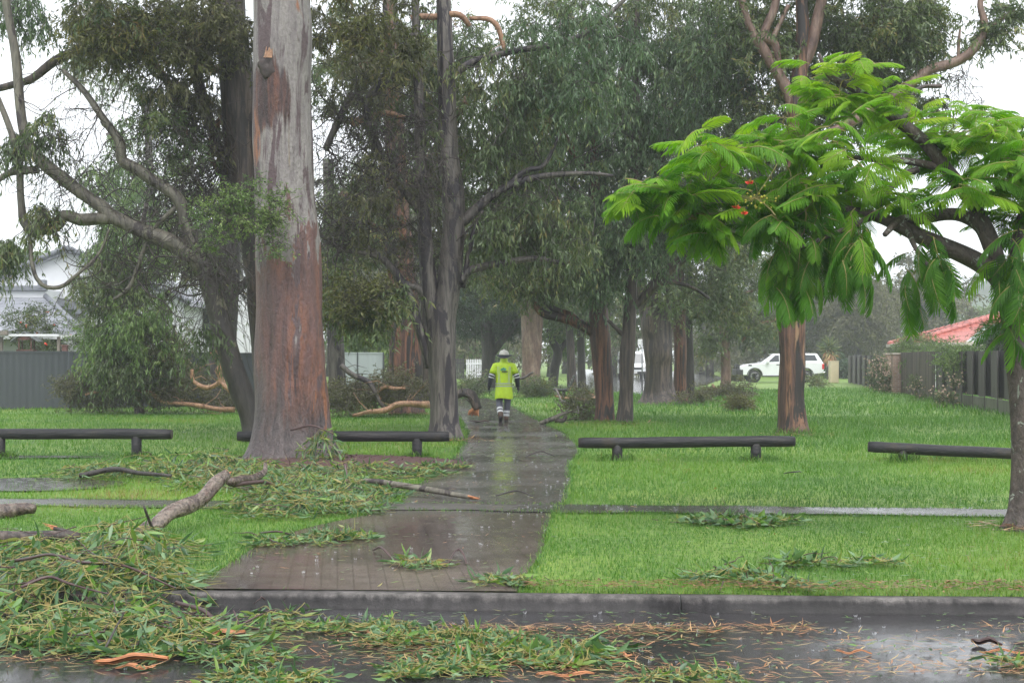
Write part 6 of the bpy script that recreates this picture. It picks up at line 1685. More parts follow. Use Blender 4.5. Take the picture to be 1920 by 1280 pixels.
mb = MB(); c_ = (122 - 960) * 46.6 / F; box(mb, [c_, 46.6, .98], [.17, .17, 1.98], bevel=.01); fp = thing('gate_post', 'short brown wooden post top above the left fence', 'post', np.array([c_, 46.6, 0])); obj('shaft', mb, M['feeder'], fp)
mb = MB(); box(mb, [c_, 46.6, 1.99], [.22, .22, .04], bevel=.008); obj('cap', mb, M['feeder'], fp)

E_ = lambda px, py, rx, ry, Y, dy, n: (px, py, rx, ry, Y, dy, n)
shrub('flowering_shrub', 'loose green shrub with red flowers behind the left fence', 'shrub', np.array([(45 - 960) * 48 / F, 48, 0]), [E_(40, 612, 60, 35, 48, 1, 26), E_(100, 645, 25, 22, 48, .8, 10), E_(95, 590, 20, 20, 48, .6, 3)], 'gum_leaf', k=1.1, seed=1, extra=('red_petal', 9, .09))
shrub('shrub', 'light green shrub between the weeping tree and the left fence end', 'shrub', np.array([(150 - 960) * 47 / F, 47, 0]), [E_(165, 630, 35, 35, 48, .8, 18)], 'lime_leaf', k=1.1, seed=2)
shrub('garden_shrub', 'pale green garden bush above the short grey fence section', 'shrub', np.array([(680 - 960) * 66 / F, 66, 0]), [E_(680, 640, 55, 35, 66, 1.5, 34), E_(720, 610, 25, 40, 66, 1, 12)], 'lime_leaf', 'far', k=.9, seed=3)
shrub('garden_shrub', 'dark garden bush between the dark trunk and the large gum', 'shrub', np.array([(455 - 960) * 62 / F, 62, 0]), [E_(455, 600, 20, 40, 62, 1, 12)], 'lime_leaf', 'far', k=.8, seed=4)
shrub('flowering_shrub', 'shrub of dusty pink blossom spilling over the far dark fence', 'shrub', G(1650, 735) + [.3, .6, 0], [E_(1650, 700, 18, 32, 64, .6, 34), E_(1664, 715, 14, 24, 63.2, .4, 18)], 'gum_leaf', k=.9, seed=5, extra=('pink_petal', 420, .07))
shrub('shrub', 'broad olive green bush above the brown board fence', 'shrub', np.array([(1720 - 960) * 66 / F, 66, 0]), [E_(1715, 650, 50, 22, 66, 1, 44), E_(1770, 655, 30, 18, 64, .8, 18)], 'lime_leaf', k=1.1, seed=6)
shrub('spiky_plant', 'spiky pale green plant over the brown board fence', 'plant', np.array([(1728 - 960) * 60.6 / F, 60.6, 0]), [E_(1728, 660, 14, 8, 60.6, .3, 7)], 'lime_leaf', 'weep', k=1.3, seed=7)
shrub('climbing_plant', 'bright green climber tumbling over the right fence', 'vine', G(1800, 760) + [.3, .4, 0], [E_(1805, 668, 42, 18, 47.3, .4, 44), E_(1792, 682, 18, 10, 46.8, .25, 8), E_(1775, 675, 20, 10, 48, .2, 8)], 'lime_leaf', k=.9, seed=8)
shrub('shrub', 'dark glossy bush beside the flame tree trunk above the fence', 'shrub', np.array([(1875 - 960) * 50 / F, 50, 0]), [E_(1872, 640, 30, 30, 50, .8, 44)], 'dark_leaf', k=1.2, seed=9)
shrub('flowering_shrub', 'small shrub with whitish blossom in front of the brown board fence', 'shrub', G(1778, 762), [E_(1778, 746, 14, 16, 45.5, .35, 14), E_(1792, 716, 9, 9, 45.5, .3, 5)], 'gum_leaf', k=.75, seed=10, extra=('pink_petal', 120, .06))
shrub('climbing_plant', 'thin straggling climber on the brown board fence', 'vine', G(1722, 752), [E_(1722, 725, 10, 25, 52, .2, 9)], 'gum_leaf', k=.7, seed=11, extra=('pink_petal', 40, .06), stems=3)
shrub('bush', 'dark green bush at the foot of the far fence behind the cream box', 'bush', np.array([(1580 - 960) * 108 / F, 108, 0]), [E_(1575, 690, 25, 22, 108, 1.5, 24)], 'dark_leaf', 'far', k=1.2, seed=12)
shrub('bush', 'pale twiggy bush ahead of the parked white vehicle', 'bush', np.array([(1385 - 960) * 97 / F, 97, 0]), [E_(1382, 700, 16, 18, 97, 1, 18)], 'dull_leaf', 'far', k=.8, seed=13)
for k, (px, py, rx, ry, Y, n, leaf, lab, tr_) in enumerate([
        (1610, 590, 75, 85, 118, 60, 'dull_leaf', 'big soft olive grey tree rising behind the far fence', 660),
        (1725, 560, 55, 80, 135, 34, 'dark_leaf', 'dark blue green tree behind the solar panels', 640),
        (1835, 610, 55, 35, 150, 30, 'lime_leaf', 'rounded light green tree beyond the red roof', 650),
        (1505, 560, 70, 90, 126, 44, 'gum_leaf', 'tall dull green tree behind the parked white vehicle', 650),
        (1440, 600, 60, 70, 120, 36, 'gum_leaf', 'dense green tree above the bonnet of the parked vehicle', 650),
        (50, 490, 55, 24, 100, 22, 'lime_leaf', 'pale green tree top beyond the white house roof', 560),
        (1150, 640, 50, 45, 130, 26, 'lime_leaf', 'light green tree beyond the side street', 690),
        (900, 660, 55, 30, 120, 26, 'lime_leaf', 'light green tree over the white picket gate', 690),
        (735, 620, 35, 60, 110, 22, 'lime_leaf', 'hazy green tree left of the thick red brown gum', 690)]):
    tree('background_tree', lab, 'tree', Y, [(px, 702, 8), (px, 670, 7), (px + 2, tr_ - 20, 5), (px + 3, py, 4)], crowns=[(px, py, rx, ry, Y, 4.5, n, 'far', leaf)], bark='bark_dark', sides=8, k=1.5, style='far', step=.8, group='trees beyond the park')
# yucca behind the white vehicle
Yy = 103; c_ = np.array([(1555 - 960) * Yy / F, Yy, 0.]); t_ = thing('yucca', 'spiky yucca with a brown skirt behind the cream box', 'yucca', c_)
rg = np.random.default_rng(17); mb = MB(); tubes(mb, np.array([c_, c_ + [.05, 0, 1.2], c_ + [0, 0, 2.0]]), np.array([.2, .17, .12]), 8); obj('trunk', mb, M['bark_brown'], t_)
n = 190; d = nrm(rg.normal(size=(n, 3)) + [0, 0, .5]); mb = MB(); quad_leaves(mb, np.repeat((c_ + [0, 0, 2.2])[None], n, 0), d, rg.uniform(.7, 1.25, n), np.full(n, .09), rg); obj('leaves', mb, M['gum_leaf'], t_)
n = 150; d = nrm(rg.normal(size=(n, 3)) * [.5, .5, .3] + [0, 0, -1]); mb = MB(); quad_leaves(mb, c_ + [0, 0, 2.0] + rg.normal(size=(n, 3)) * .12, d, rg.uniform(.5, 1.1, n), np.full(n, .10), rg); obj('dead_leaves', mb, M['dry_leaf'] if 'dry_leaf' in M else M['shred'], t_)
# cream service box
g = G(1563, 717.5); t_ = thing('service_box', 'cream service box standing on the grass by the far fence', 'box', g)
M['cream'] = plain('cream_paint', (.52, .45, .30), .5, var=.06, scale=4)
mb = MB(); box(mb, [g[0], g[1], .68], [.56, .4, 1.36], bevel=.02, rot=.1); obj('body', mb, M['cream'], t_)
mb = MB(); box(mb, [g[0], g[1], 1.37], [.60, .44, .04], bevel=.01, rot=.1); obj('lid', mb, M['cream'], t_)

# park bench, side on
Yb = 50.0; b0 = np.array([(1055 - 960) * Yb / F, Yb, 0.]); t_ = thing('park_bench', 'dark slatted park bench seen end on beside the path', 'bench', b0)
M['bench'] = plain('bench_dark', (.035, .04, .04), .35, var=.2)
mb = MB()
for k in range(5): box(mb, [b0[0] - .28 + k * .115, b0[1] + .6, .46 + .012 * abs(k - 2)], [.09, 1.6, .035], bevel=.006)
obj('seat', mb, M['bench'], t_)
mb = MB()
for k in range(4): box(mb, [b0[0] + .27 + k * .05, b0[1] + .6, .56 + k * .115], [.035, 1.6, .09], bevel=.006)
obj('backrest', mb, M['bench'], t_)
for dy in (0.1, 1.1):
    mb = MB(); tubes(mb, np.array([[b0[0] - .3, b0[1] + dy, .43], [b0[0] + .18, b0[1] + dy, .43], [b0[0] + .27, b0[1] + dy, .56], [b0[0] + .46, b0[1] + dy, .98]]), np.array([.025] * 4), 6, caps=True)
    tubes(mb, np.array([[b0[0] + .05, b0[1] + dy, .43], [b0[0] + .06, b0[1] + dy, -.03]]), np.array([.04, .045]), 8); obj('leg', mb, M['bench'], t_)
# sign post by the side street
g = G(1204, 733); t_ = thing('sign_post', 'thin grey street pole between the trunks by the side street', 'pole', g)
mb = MB(); lathe(mb, g, [(.035, -.05), (.03, 2.4)], 8); obj('pole', mb, M['metal_grey'], t_)
mb = MB(); box(mb, [g[0], g[1], 2.34], [.42, .02, .26], bevel=.004); obj('plate', mb, M['white'], t_)

# ---------------------------------------------------------------- the walking person
M['hivis'] = plain('hivis_yellow', (.50, .72, .02), .45, var=.10, scale=9, bump_s=.3)
M['navy'] = plain('navy_cloth', (.012, .016, .028), .55, var=.3)
M['trouser'] = plain('grey_trousers', (.10, .105, .135), .7, var=.2, scale=12)
M['reflect'] = plain('reflective_tape', (.62, .64, .66), .3, var=.05)
M['tape_dull'] = plain('reflective_tape_dull', (.42, .47, .40), .35, var=.08)
M['skin'] = plain('skin', (.45, .27, .20), .5, var=.06)
M['boot'] = plain('boot_leather', (.12, .075, .055), .5, var=.25)
M['sole'] = plain('boot_sole', (.02, .018, .018), .6)
M['hat'] = plain('hat_white', (.66, .64, .60), .35, var=.06)
M['logo'] = plain('logo_teal', (.10, .42, .30), .5); M['print'] = plain('print_dark', (.03, .05, .04), .5)
def skin_mesh(name, verts, edges, rad, m, parent, sub=2):
    me = bpy.data.meshes.new(name); me.from_pydata([tuple(v) for v in verts], edges, []); me.update()
    o = bpy.data.objects.new(name, me); C.objects.link(o)
    md = o.modifiers.new('skin', 'SKIN'); md.use_smooth_shade = True
    for v, r_ in zip(me.skin_vertices[0].data, rad):
        v.radius = (r_, r_) if np.isscalar(r_) else r_
    me.skin_vertices[0].data[0].use_root = True
    if sub:
        ss = o.modifiers.new('subsurf', 'SUBSURF'); ss.levels = ss.render_levels = sub
    dg = bpy.context.evaluated_depsgraph_get(); dg.update()
    ev = bpy.data.meshes.new_from_object(o.evaluated_get(dg))
    ev.name = name
    o.modifiers.clear(); o.data = ev; ev.materials.clear(); ev.materials.append(m)
    for p_ in ev.polygons: p_.use_smooth = True
    o.parent = parent; ORG[o.name] = ORG[parent.name]
    return o

def person():
    b0 = G(945, 791)
    root = thing('person', 'person in a yellow green hi-vis jacket and white hard hat walking away along the path', 'person', b0)
    W_ = lambda p: np.asarray(p, float) + b0
    V = [(0, 0, .90), (0, .01, 1.08), (0, .02, 1.28), (0, .02, 1.43), (0, .03, 1.52), (0, .045, 1.60), (0, .055, 1.70),   # 0-6 spine, neck, head
         (-.10, .02, 1.40), (-.20, .01, 1.40), (-.31, -.03, 1.12), (-.365, .02, .87),                                       # 7-10 left arm
         (.10, .02, 1.40), (.20, .01, 1.40), (.315, -.02, 1.12), (.345, .05, .87),                                          # 11-14 right arm
         (-.10, 0, .86), (-.115, .02, .48), (-.085, -.22, .17), (-.085, -.14, .06),                                         # 15-18 left leg, heel lifted
         (.10, 0, .86), (.085, .06, .48), (.055, .05, .10), (.06, .17, .045)]                                               # 19-22 right leg
    E = [(0, 1), (1, 2), (2, 3), (3, 4), (4, 5), (5, 6), (2, 7), (7, 8), (8, 9), (9, 10), (2, 11), (11, 12), (12, 13), (13, 14), (0, 15), (15, 16), (16, 17), (17, 18), (0, 19), (19, 20), (20, 21), (21, 22)]
    R = [(.15, .11), (.13, .10), (.15, .11), (.10, .09), (.055, .055), (.075, .085), (.075, .09), .07, .06, .045, .03, .07, .06, .045, .03, .09, .06, .042, .035, .09, .06, .042, .035]
    skin_mesh('body', V, E, R, M['skin'], root, 2)
    # hands: palm and five fingers each, lightly curled, in dark gloves
    for sgn, wr in ((-1, V[10]), (1, V[14])):
        wr = np.array(wr); d = nrm(np.array([sgn * .03, .06, -.25])); fx = np.array([0, 1.0, 0]); fy = nrm(np.cross(d, fx))
        vs = [wr, wr + d * .04, wr + d * .085]; es = [(0, 1), (1, 2)]; rs = [(.026, .03), (.04, .022), (.042, .018)]
        for k in range(4):
            o = wr + d * .085 + fx * (-.03 + .02 * k); i = len(vs); l = (.07, .085, .08, .06)[k]
            vs += [o, o + d * l * .5 - fy * sgn * .008, o + d * l - fy * sgn * .03]; es += [(2, i), (i, i + 1), (i + 1, i + 2)]; rs += [.0095, .009, .0075]
        i = len(vs); o = wr + d * .03 + fx * .035
        vs += [o, o + d * .03 + fx * .025, o + d * .06 + fx * .03]; es += [(1, i), (i, i + 1), (i + 1, i + 2)]; rs += [.013, .0115, .009]
        skin_mesh('glove', vs, es, rs, M['navy'], root, 1)
    # jacket: one shell from hem to collar, folds pressed in
    prof = [(.585, .222, .175), (.60, .225, .178), (.70, .222, .175), (.82, .212, .165), (.93, .205, .158), (1.05, .205, .158), (1.18, .212, .158), (1.30, .222, .15), (1.40, .222, .135), (1.445, .19, .12), (1.475, .13, .105), (1.50, .098, .095), (1.54, .092, .095), (1.575, .088, .092)]
    n = 40; mb = MB(); rows = []
    for k, (z, rx, ry) in enumerate(prof):
        a = np.arange(n) / n * 6.2832
        f = 1 + .045 * (vnoise(np.arange(n) / n * 9, np.full(n, z * 3.2), 9, 5) - .5) * 2 * (1 if z < 1.4 else .3) + .02 * np.sin(a * 7 + z * 6) * (z < .9)
        rows.append(np.stack([np.cos(a) * rx * f, np.sin(a) * ry * f + .015, np.full(n, z) + (.012 * np.sin(a * 3 + 1) if k < 2 else 0)], 1))
    idx = np.arange(n * len(prof)).reshape(len(prof), n)
    mb.add(W_(np.concatenate(rows)), np.stack([idx[:-1], np.roll(idx, -1, 1)[:-1], np.roll(idx, -1, 1)[1:], idx[1:]], -1).reshape(-1, 4))
    for s_ in (-1, 1):
        tubes(mb, W_(np.array([[s_ * .13, .015, 1.40], [s_ * .215, .01, 1.385], [s_ * .262, -.01, 1.28], [s_ * .285, -.018, 1.20]])), np.array([.085, .088, .082, .084]), 14, ref=(0, 1, .1), caps=True)
    jk = obj('jacket', mb, M['hivis'], root)
    def ring(z, rx, ry, h, mat, name):
        mb = MB(); a = np.arange(n) / n * 6.2832; q = []
        for zz in (z - h / 2, z + h / 2): q.append(np.stack([np.cos(a) * rx, np.sin(a) * ry + .015, np.full(n, zz)], 1))
        i = np.arange(n); j = (i + 1) % n; mb.add(W_(np.concatenate(q)), np.stack([i, j, j + n, i + n], 1)); obj(name, mb, mat, jk)
    ring(.955, .217, .170, .028, M['tape_dull'], 'reflective_band'); ring(.895, .219, .172, .028, M['tape_dull'], 'reflective_band')
    for s_ in (-1, 1):
        mb = MB(); zz = np.linspace(.97, 1.38, 9); xx = s_ * (.115 + .03 * np.linspace(0, 1, 9)); yy = -np.sqrt(np.clip(1 - (xx / .215) ** 2, .05, 1)) * .162 + .005
        for w0 in (-.020, .012):
            q = np.stack([np.stack([xx + w0, yy, zz], 1), np.stack([xx + w0 + .012, yy, zz], 1)], 1).reshape(-1, 3); i = np.arange(8) * 2
            mb.add(W_(q), np.stack([i, i + 1, i + 3, i + 2], 1))
        obj('reflective_strap', mb, M['tape_dull'], jk)
    # back print: a small teal leaf mark over a dark line of lettering
    yb = -.158
    mb = MB()
    for k, (dx, dz, l) in enumerate(((-.06, 1.305, .05), (-.02, 1.325, .06), (.02, 1.305, .05))):
        extrude_poly(mb, [(b0[0] + dx - .035, dz - .03), (b0[0] + dx + .02, dz - .025), (b0[0] + dx + .045, dz + .01), (b0[0] + dx, dz + .035)], b0[1] + yb - .004, b0[1] + yb + .004)
    obj('logo', mb, M['logo'], jk)
    mb = MB(); x = -.06
    for k in range(9):
        wv = (.010, .013, .009, .012, .008, .014, .010, .011, .009)[k]; box(mb, [b0[0] + x + wv / 2 + .015, b0[1] + yb, 1.253], [wv, .008, .034 if k % 3 else .046]); x += wv + .005
    obj('lettering', mb, M['print'], jk)
    # navy sleeves with silver tape
    for s_, A in ((-1, (V[8], V[9], V[10])), (1, (V[12], V[13], V[14]))):
        mb = MB(); q, r_ = resample(np.array([np.array(A[0]) + [s_ * .03, 0, -.08], A[1], A[2]]), [.075, .068, .05], .05)
        tubes(mb, W_(q), r_ * (1 + .05 * np.sin(np.arange(len(q)) * 2.1)), 14, ref=(0, 1, .1), caps=True); sv = obj('sleeve', mb, M['navy'], root)
        for t_ in (.36, .47):
            i = t_ * (len(q) - 1); k = int(i); c = q[k] + (q[k + 1] - q[k]) * (i - k); d = nrm(q[k + 1] - q[k]); rr = r_[k] * 1.07
            mb = MB(); tubes(mb, W_(np.array([c - d * .014, c + d * .014])), np.array([rr, rr]), 14, ref=(0, 1, .1)); obj('sleeve_tape', mb, M['reflect'], sv)
    # trousers and boots
    for s_, A, tz in ((-1, (V[15], V[16], V[17]), .60), (1, (V[19], V[20], V[21]), .72)):
        mb = MB(); top = np.array([s_ * .085, 0, .80]); end = np.array(A[2]) + [0, 0, .02]
        q, r_ = resample(np.array([top, np.array(A[1]), end]), [.112, .082, .070], .06)
        tubes(mb, W_(q), r_ * (1 + .04 * np.sin(np.arange(len(q)) * 1.9)), 16, ref=(1, .1, 0), caps=True); lg = obj('trouser_leg', mb, M['trouser'], root)
        for t_ in (.80, .92) if s_ > 0 else (.76, .90):
            i = t_ * (len(q) - 1); k = int(i); c = q[k] + (q[k + 1] - q[k]) * (i - k); d = nrm(q[k + 1] - q[k]); rr = r_[k] * 1.06
            mb = MB(); tubes(mb, W_(np.array([c - d * .028, c + d * .028])), np.array([rr, rr]), 16, ref=(1, .1, 0)); obj('leg_tape', mb, M['reflect'], lg)
        mb = MB(); ank = np.array(A[2])
        if s_ < 0:
            q = np.array([ank + [0, 0, .09], ank + [0, -.01, .0], ank + [0, .03, -.07], ank + [0, .12, -.125], ank + [0, .17, -.135]]); rr = [.062, .062, .058, .05, .03]
            sole = (ank + [0, -.075, -.02], ank + [0, .10, -.155])
        else:
            q = np.array([ank + [0, 0, .09], ank + [0, -.02, .0], ank + [0, .03, -.045], ank + [0, .14, -.05], ank + [0, .20, -.055]]); rr = [.062, .062, .058, .05, .03]
            sole = (ank + [0, -.06, -.092], ank + [0, .2, -.092])
        q, rr = resample(q, rr, .03); tubes(mb, W_(q), rr, 14, ref=(1, 0, 0), caps=True); bt = obj('boot', mb, M['boot'], root)
        mb = MB(); tubes(mb, W_(np.array([sole[0], (np.array(sole[0]) + sole[1]) / 2, sole[1]])), np.array([.045, .05, .042]), 10, ref=(1, 0, 0), caps=True); obj('sole', mb, M['sole'], bt)
    # white hard hat with a dark brim turned up at the sides
    hc = W_((0, .045, 1.655)); mb = MB()
    lathe(mb, hc, [(.125, 0), (.123, .03), (.115, .065), (.095, .098), (.06, .122), (.02, .132), (.004, .133)], 26, sy=1.12)
    tubes(mb, np.array([hc + [0, -.11, .085], hc + [0, -.03, .135], hc + [0, .06, .133], hc + [0, .13, .07]]), np.array([.016, .02, .02, .014]), 8)
    ht = obj('hard_hat', mb, M['hat'], root)
    mb = MB(); n2 = 36; a = np.arange(n2) / n2 * 6.2832
    rows = []
    for rr, dz in ((.118, .012), (.16, -.012), (.20, -.03), (.203, -.036), (.16, -.022), (.118, -.004)):
        up_ = .055 * np.abs(np.cos(a)) ** 2 * ((rr - .118) / .085)
        dn = -.035 * np.clip(-np.sin(a), 0, 1) * ((rr - .118) / .085)
        rows.append(np.stack([np.cos(a) * rr, np.sin(a) * rr * 1.1, dz + up_ + dn], 1))
    K = len(rows); idx = np.arange(K * n2).reshape(K, n2); nx = np.roll(np.arange(K), -1)
    mb.add(hc + np.concatenate(rows), np.stack([idx, np.roll(idx, -1, 1), np.roll(idx, -1, 1)[nx], idx[nx]], -1).reshape(-1, 4)); obj('brim', mb, M['navy'], ht)
person()

# ---------------------------------------------------------------- vehicles
M['car_white'] = plain('car_white', (.74, .76, .78), .18, var=.03, scale=2, coat=.6)
M['car_black'] = plain('car_black_plastic', (.018, .018, .02), .4, var=.2)
M['car_glass'] = plain('car_glass', (.025, .03, .038), .05, var=.1, coat=.5)
M['tyre'] = plain('tyre_rubber', (.016, .016, .016), .75, var=.2)
M['alloy'] = plain('alloy', (.62, .63, .64), .25, .8, var=.05)
M['tail_red'] = plain('tail_lamp', (.55, .02, .02), .2, var=.1)
M['lamp_clear'] = plain('lamp_clear', (.7, .7, .7), .1, var=.05)
M['plate'] = plain('number_plate', (.6, .6, .58), .4, var=.02)
def wheel(root, c, r, wd, side=-1, name='wheel'):
    mb = MB(); c = np.array(c)
    lathe(mb, c, [(r * .62, -wd / 2), (r * .93, -wd / 2), (r, -wd / 2 + .04), (r, wd / 2 - .04), (r * .93, wd / 2), (r * .62, wd / 2)], 30, 0, 'y'); w_ = obj(name, mb, M['tyre'], root)
    mb = MB(); f = c + [0, side * (wd / 2 - .01), 0]
    lathe(mb, f, [(r * .64, -.02), (r * .64, .02), (r * .57, .02), (r * .57, -.02)], 30, 0, 'y')
    lathe(mb, f, [(.09, -.02), (.09, .02), (.01, .025)], 14, 0, 'y')
    for k in range(6):
        a = k / 6 * 6.2832 + .2
        for e in (-.14, .14):
            tubes(mb, np.array([f + [math.cos(a + e * .3) * .08, 0, math.sin(a + e * .3) * .08], f + [math.cos(a + e) * r * .6, 0, math.sin(a + e) * r * .6]]), np.array([.022, .026]), 5)
    lathe(mb, c + [0, side * (wd / 2 - .08), 0], [(r * .56, -.01), (r * .56, .01)], 24, 1, 'y')
    obj('rim', mb, [M['alloy'], M['car_black']], w_)
def pickup():
    Y = 91.0; o = np.array([(1386 - 960) * Y / F, Y, 0.0])
    root = thing('utility_vehicle', 'white dual cab utility with a rear canopy parked on the grass', 'car', o + [2.7, .9, 0])
    root.rotation_euler = (0, 0, math.radians(0))
    Wd = 1.86
    def arch(cx, r=.47, n=12): return [(cx + r * math.cos(a), .44 + r * math.sin(a)) for a in np.linspace(math.pi, 0, n)]
    low = [(.10, .50), (.04, .70), (.05, .95), (.16, 1.08), (.45, 1.16), (1.0, 1.22), (1.50, 1.26), (2.6, 1.30), (3.6, 1.30), (5.32, 1.30), (5.42, 1.22), (5.43, .80), (5.36, .62), (4.80, .56)] + arch(4.28)[::-1] + [(3.75, .46), (1.50, .44)] + arch(1.0)[::-1] + [(.48, .50)]
    # body: outline swept across the width with rounded shoulders
    mb = MB(); n = len(low); p = np.array(low); cz = .95; cx = 2.7
    lay = []
    for y_, k in ((0, .985), (.05, .998), (.12, 1.0), (Wd - .12, 1.0), (Wd - .05, .998), (Wd, .985)):
        sh = np.where(p[:, 1] > 1.0, (1 - k) * 3.2, 0)
        lay.append(np.stack([cx + (p[:, 0] - cx) * k, np.full(n, y_), p[:, 1] - sh], 1))
    L_ = len(lay); V = np.concatenate(lay) + o; i = np.arange(n); j = (i + 1) % n
    fs = [np.stack([i + a * n, j + a * n, j + (a + 1) * n, i + (a + 1) * n], 1) for a in range(L_ - 1)]
    mb.add(V, fs + [i[None], (i + (L_ - 1) * n)[::-1][None]], smooth=False)
    body = obj('body', mb, M['car_white'], root)
    # cab and canopy: pillars and roof as one shell with the glass set in it
    def shell(x0b, x0t, x1t, x1b, zt, name, m, inset=.16, z0=1.285):
        mb = MB(); yb0, yb1, yt0, yt1 = .03, Wd - .03, inset, Wd - inset
        bm_ = bmesh.new()
        vs = [bm_.verts.new(Vector([float(q) for q in o + np.array(v)])) for v in [(x0b, yb0, z0), (x1b, yb0, z0), (x1b, yb1, z0), (x0b, yb1, z0), (x0t, yt0, zt), (x1t, yt0, zt), (x1t, yt1, zt), (x0t, yt1, zt)]]
        for f in ((0, 1, 5, 4), (1, 2, 6, 5), (2, 3, 7, 6), (3, 0, 4, 7), (4, 5, 6, 7), (3, 2, 1, 0)): bm_.faces.new([vs[k] for k in f])
        bmesh.ops.bevel(bm_, geom=[e for e in bm_.edges if max(v.co.z for v in e.verts) > o[2] + z0 + .1], offset=.07, segments=3, profile=.5, affect='EDGES')
        add_bm(mb, bm_, 0, 0, False); return obj(name, mb, m, root)
    cab = shell(1.42, 2.20, 3.62, 3.66, 1.84, 'cab', M['car_white'])
    can = shell(3.70, 3.72, 5.02, 5.38, 1.86, 'canopy', M['car_white'])
    def side_glass(poly, parent, inset=.16, zt=1.84, z0=1.285):
        """panes lying in the leaning side of the cab, on both sides"""
        mb = MB()
        for s_ in (0, 1):
            pts = []
            for (x, z) in poly:
                y_ = .03 + (inset - .03) * (z - z0) / (zt - z0) - .010; pts.append([x, y_ if s_ == 0 else Wd - y_, z])
            pts = np.array(pts) + o; k = np.arange(len(pts)); mb.add(pts, (k if s_ == 0 else k[::-1])[None], smooth=False)
        obj('window', mb, M['car_glass'], parent)
    side_glass([(1.86, 1.32), (2.56, 1.34), (2.56, 1.74), (2.32, 1.73)], cab); side_glass([(2.66, 1.34), (3.52, 1.36), (3.46, 1.72), (2.66, 1.74)], cab)
    side_glass([(3.86, 1.40), (5.02, 1.40), (4.86, 1.76), (3.90, 1.76)], can, zt=1.86)
    mb = MB(); mb.add(o + np.array([[1.50, .14, 1.32], [1.50, Wd - .14, 1.32], [2.10, Wd - .24, 1.78], [2.10, .24, 1.78]]) + [-.02, 0, .03], np.array([[3, 2, 1, 0]]), smooth=False); obj('windscreen', mb, M['car_glass'], cab)
    mb = MB(); box(mb, o + [3.68, Wd / 2, 1.54], [.03, Wd - .4, .5]); obj('gap', mb, M['car_black'], cab)
    for x in (1.0, 4.28):
        for y_, sd in ((.16, -1), (Wd - .16, 1)): wheel(root, o + [x, y_, .40], .40, .26, sd)
        mb = MB(); a = np.linspace(math.pi * .98, .02 * math.pi, 14)
        for y_ in (-.005, Wd + .005):
            tubes(mb, o + np.stack([x + .485 * np.cos(a), np.full(14, y_), .44 + .485 * np.sin(a)], 1), np.full(14, .028), 6)
        obj('wheel_arch', mb, M['car_black'], body)
    # bull bar, bumper, lamps, mirror, handles, side step, tail lamp
    mb = MB(); box(mb, o + [.06, Wd / 2, .66], [.46, Wd + .02, .40], bevel=.06); box(mb, o + [.10, Wd / 2, .98], [.16, Wd - .5, .26], bevel=.04)
    for y_ in (.5, Wd - .5): tubes(mb, o + np.array([[-.06, y_, .6], [-.12, y_, .95], [-.02, y_, 1.14]]), np.array([.04] * 3), 8, caps=True)
    for z_ in (1.13, .98): tubes(mb, o + np.array([[.10, .12, z_ - .04], [-.05, .4, z_], [-.05, Wd - .4, z_], [.10, Wd - .12, z_ - .04]]), np.array([.035] * 4), 8, caps=True)
    obj('bull_bar', mb, M['car_black'], root)
    for y_ in (.14, Wd - .14):
        mb = MB(); box(mb, o + [.17, y_, .98], [.26, .24, .16], bevel=.03); obj('headlight', mb, M['lamp_clear'], body)
        mb = MB(); box(mb, o + [5.37, .10 if y_ < 1 else Wd - .10, 1.02], [.16, .22, .36], bevel=.03); obj('tail_light', mb, M['tail_red'], body)
    for y_, e in ((-.13, 1), (Wd + .13, -1)):
        mb = MB(); box(mb, o + [1.82, y_, 1.33], [.16, .20, .22], bevel=.04); obj('mirror', mb, M['car_white'], cab)
    for x in (2.50, 3.46):
        mb = MB(); box(mb, o + [x, -.012, 1.14], [.22, .03, .045], bevel=.01); obj('handle', mb, M['car_black'], body)
    mb = MB()
    for x in (2.60, 3.60): box(mb, o + [x, -.001, .90], [.012, .006, .70])
    obj('door_gap', mb, M['car_black'], body)
    mb = MB(); box(mb, o + [2.6, .02, .42], [1.9, .16, .06], bevel=.02); obj('side_step', mb, M['car_black'], root)
    mb = MB(); box(mb, o + [5.46, Wd / 2, .62], [.16, Wd - .3, .14], bevel=.03); obj('rear_bumper', mb, M['alloy'], root)
    mb = MB(); box(mb, o + [.70, -.004, 1.10], [.22, .01, .10], bevel=.003); obj('fender_vent', mb, M['car_black'], body)
pickup()
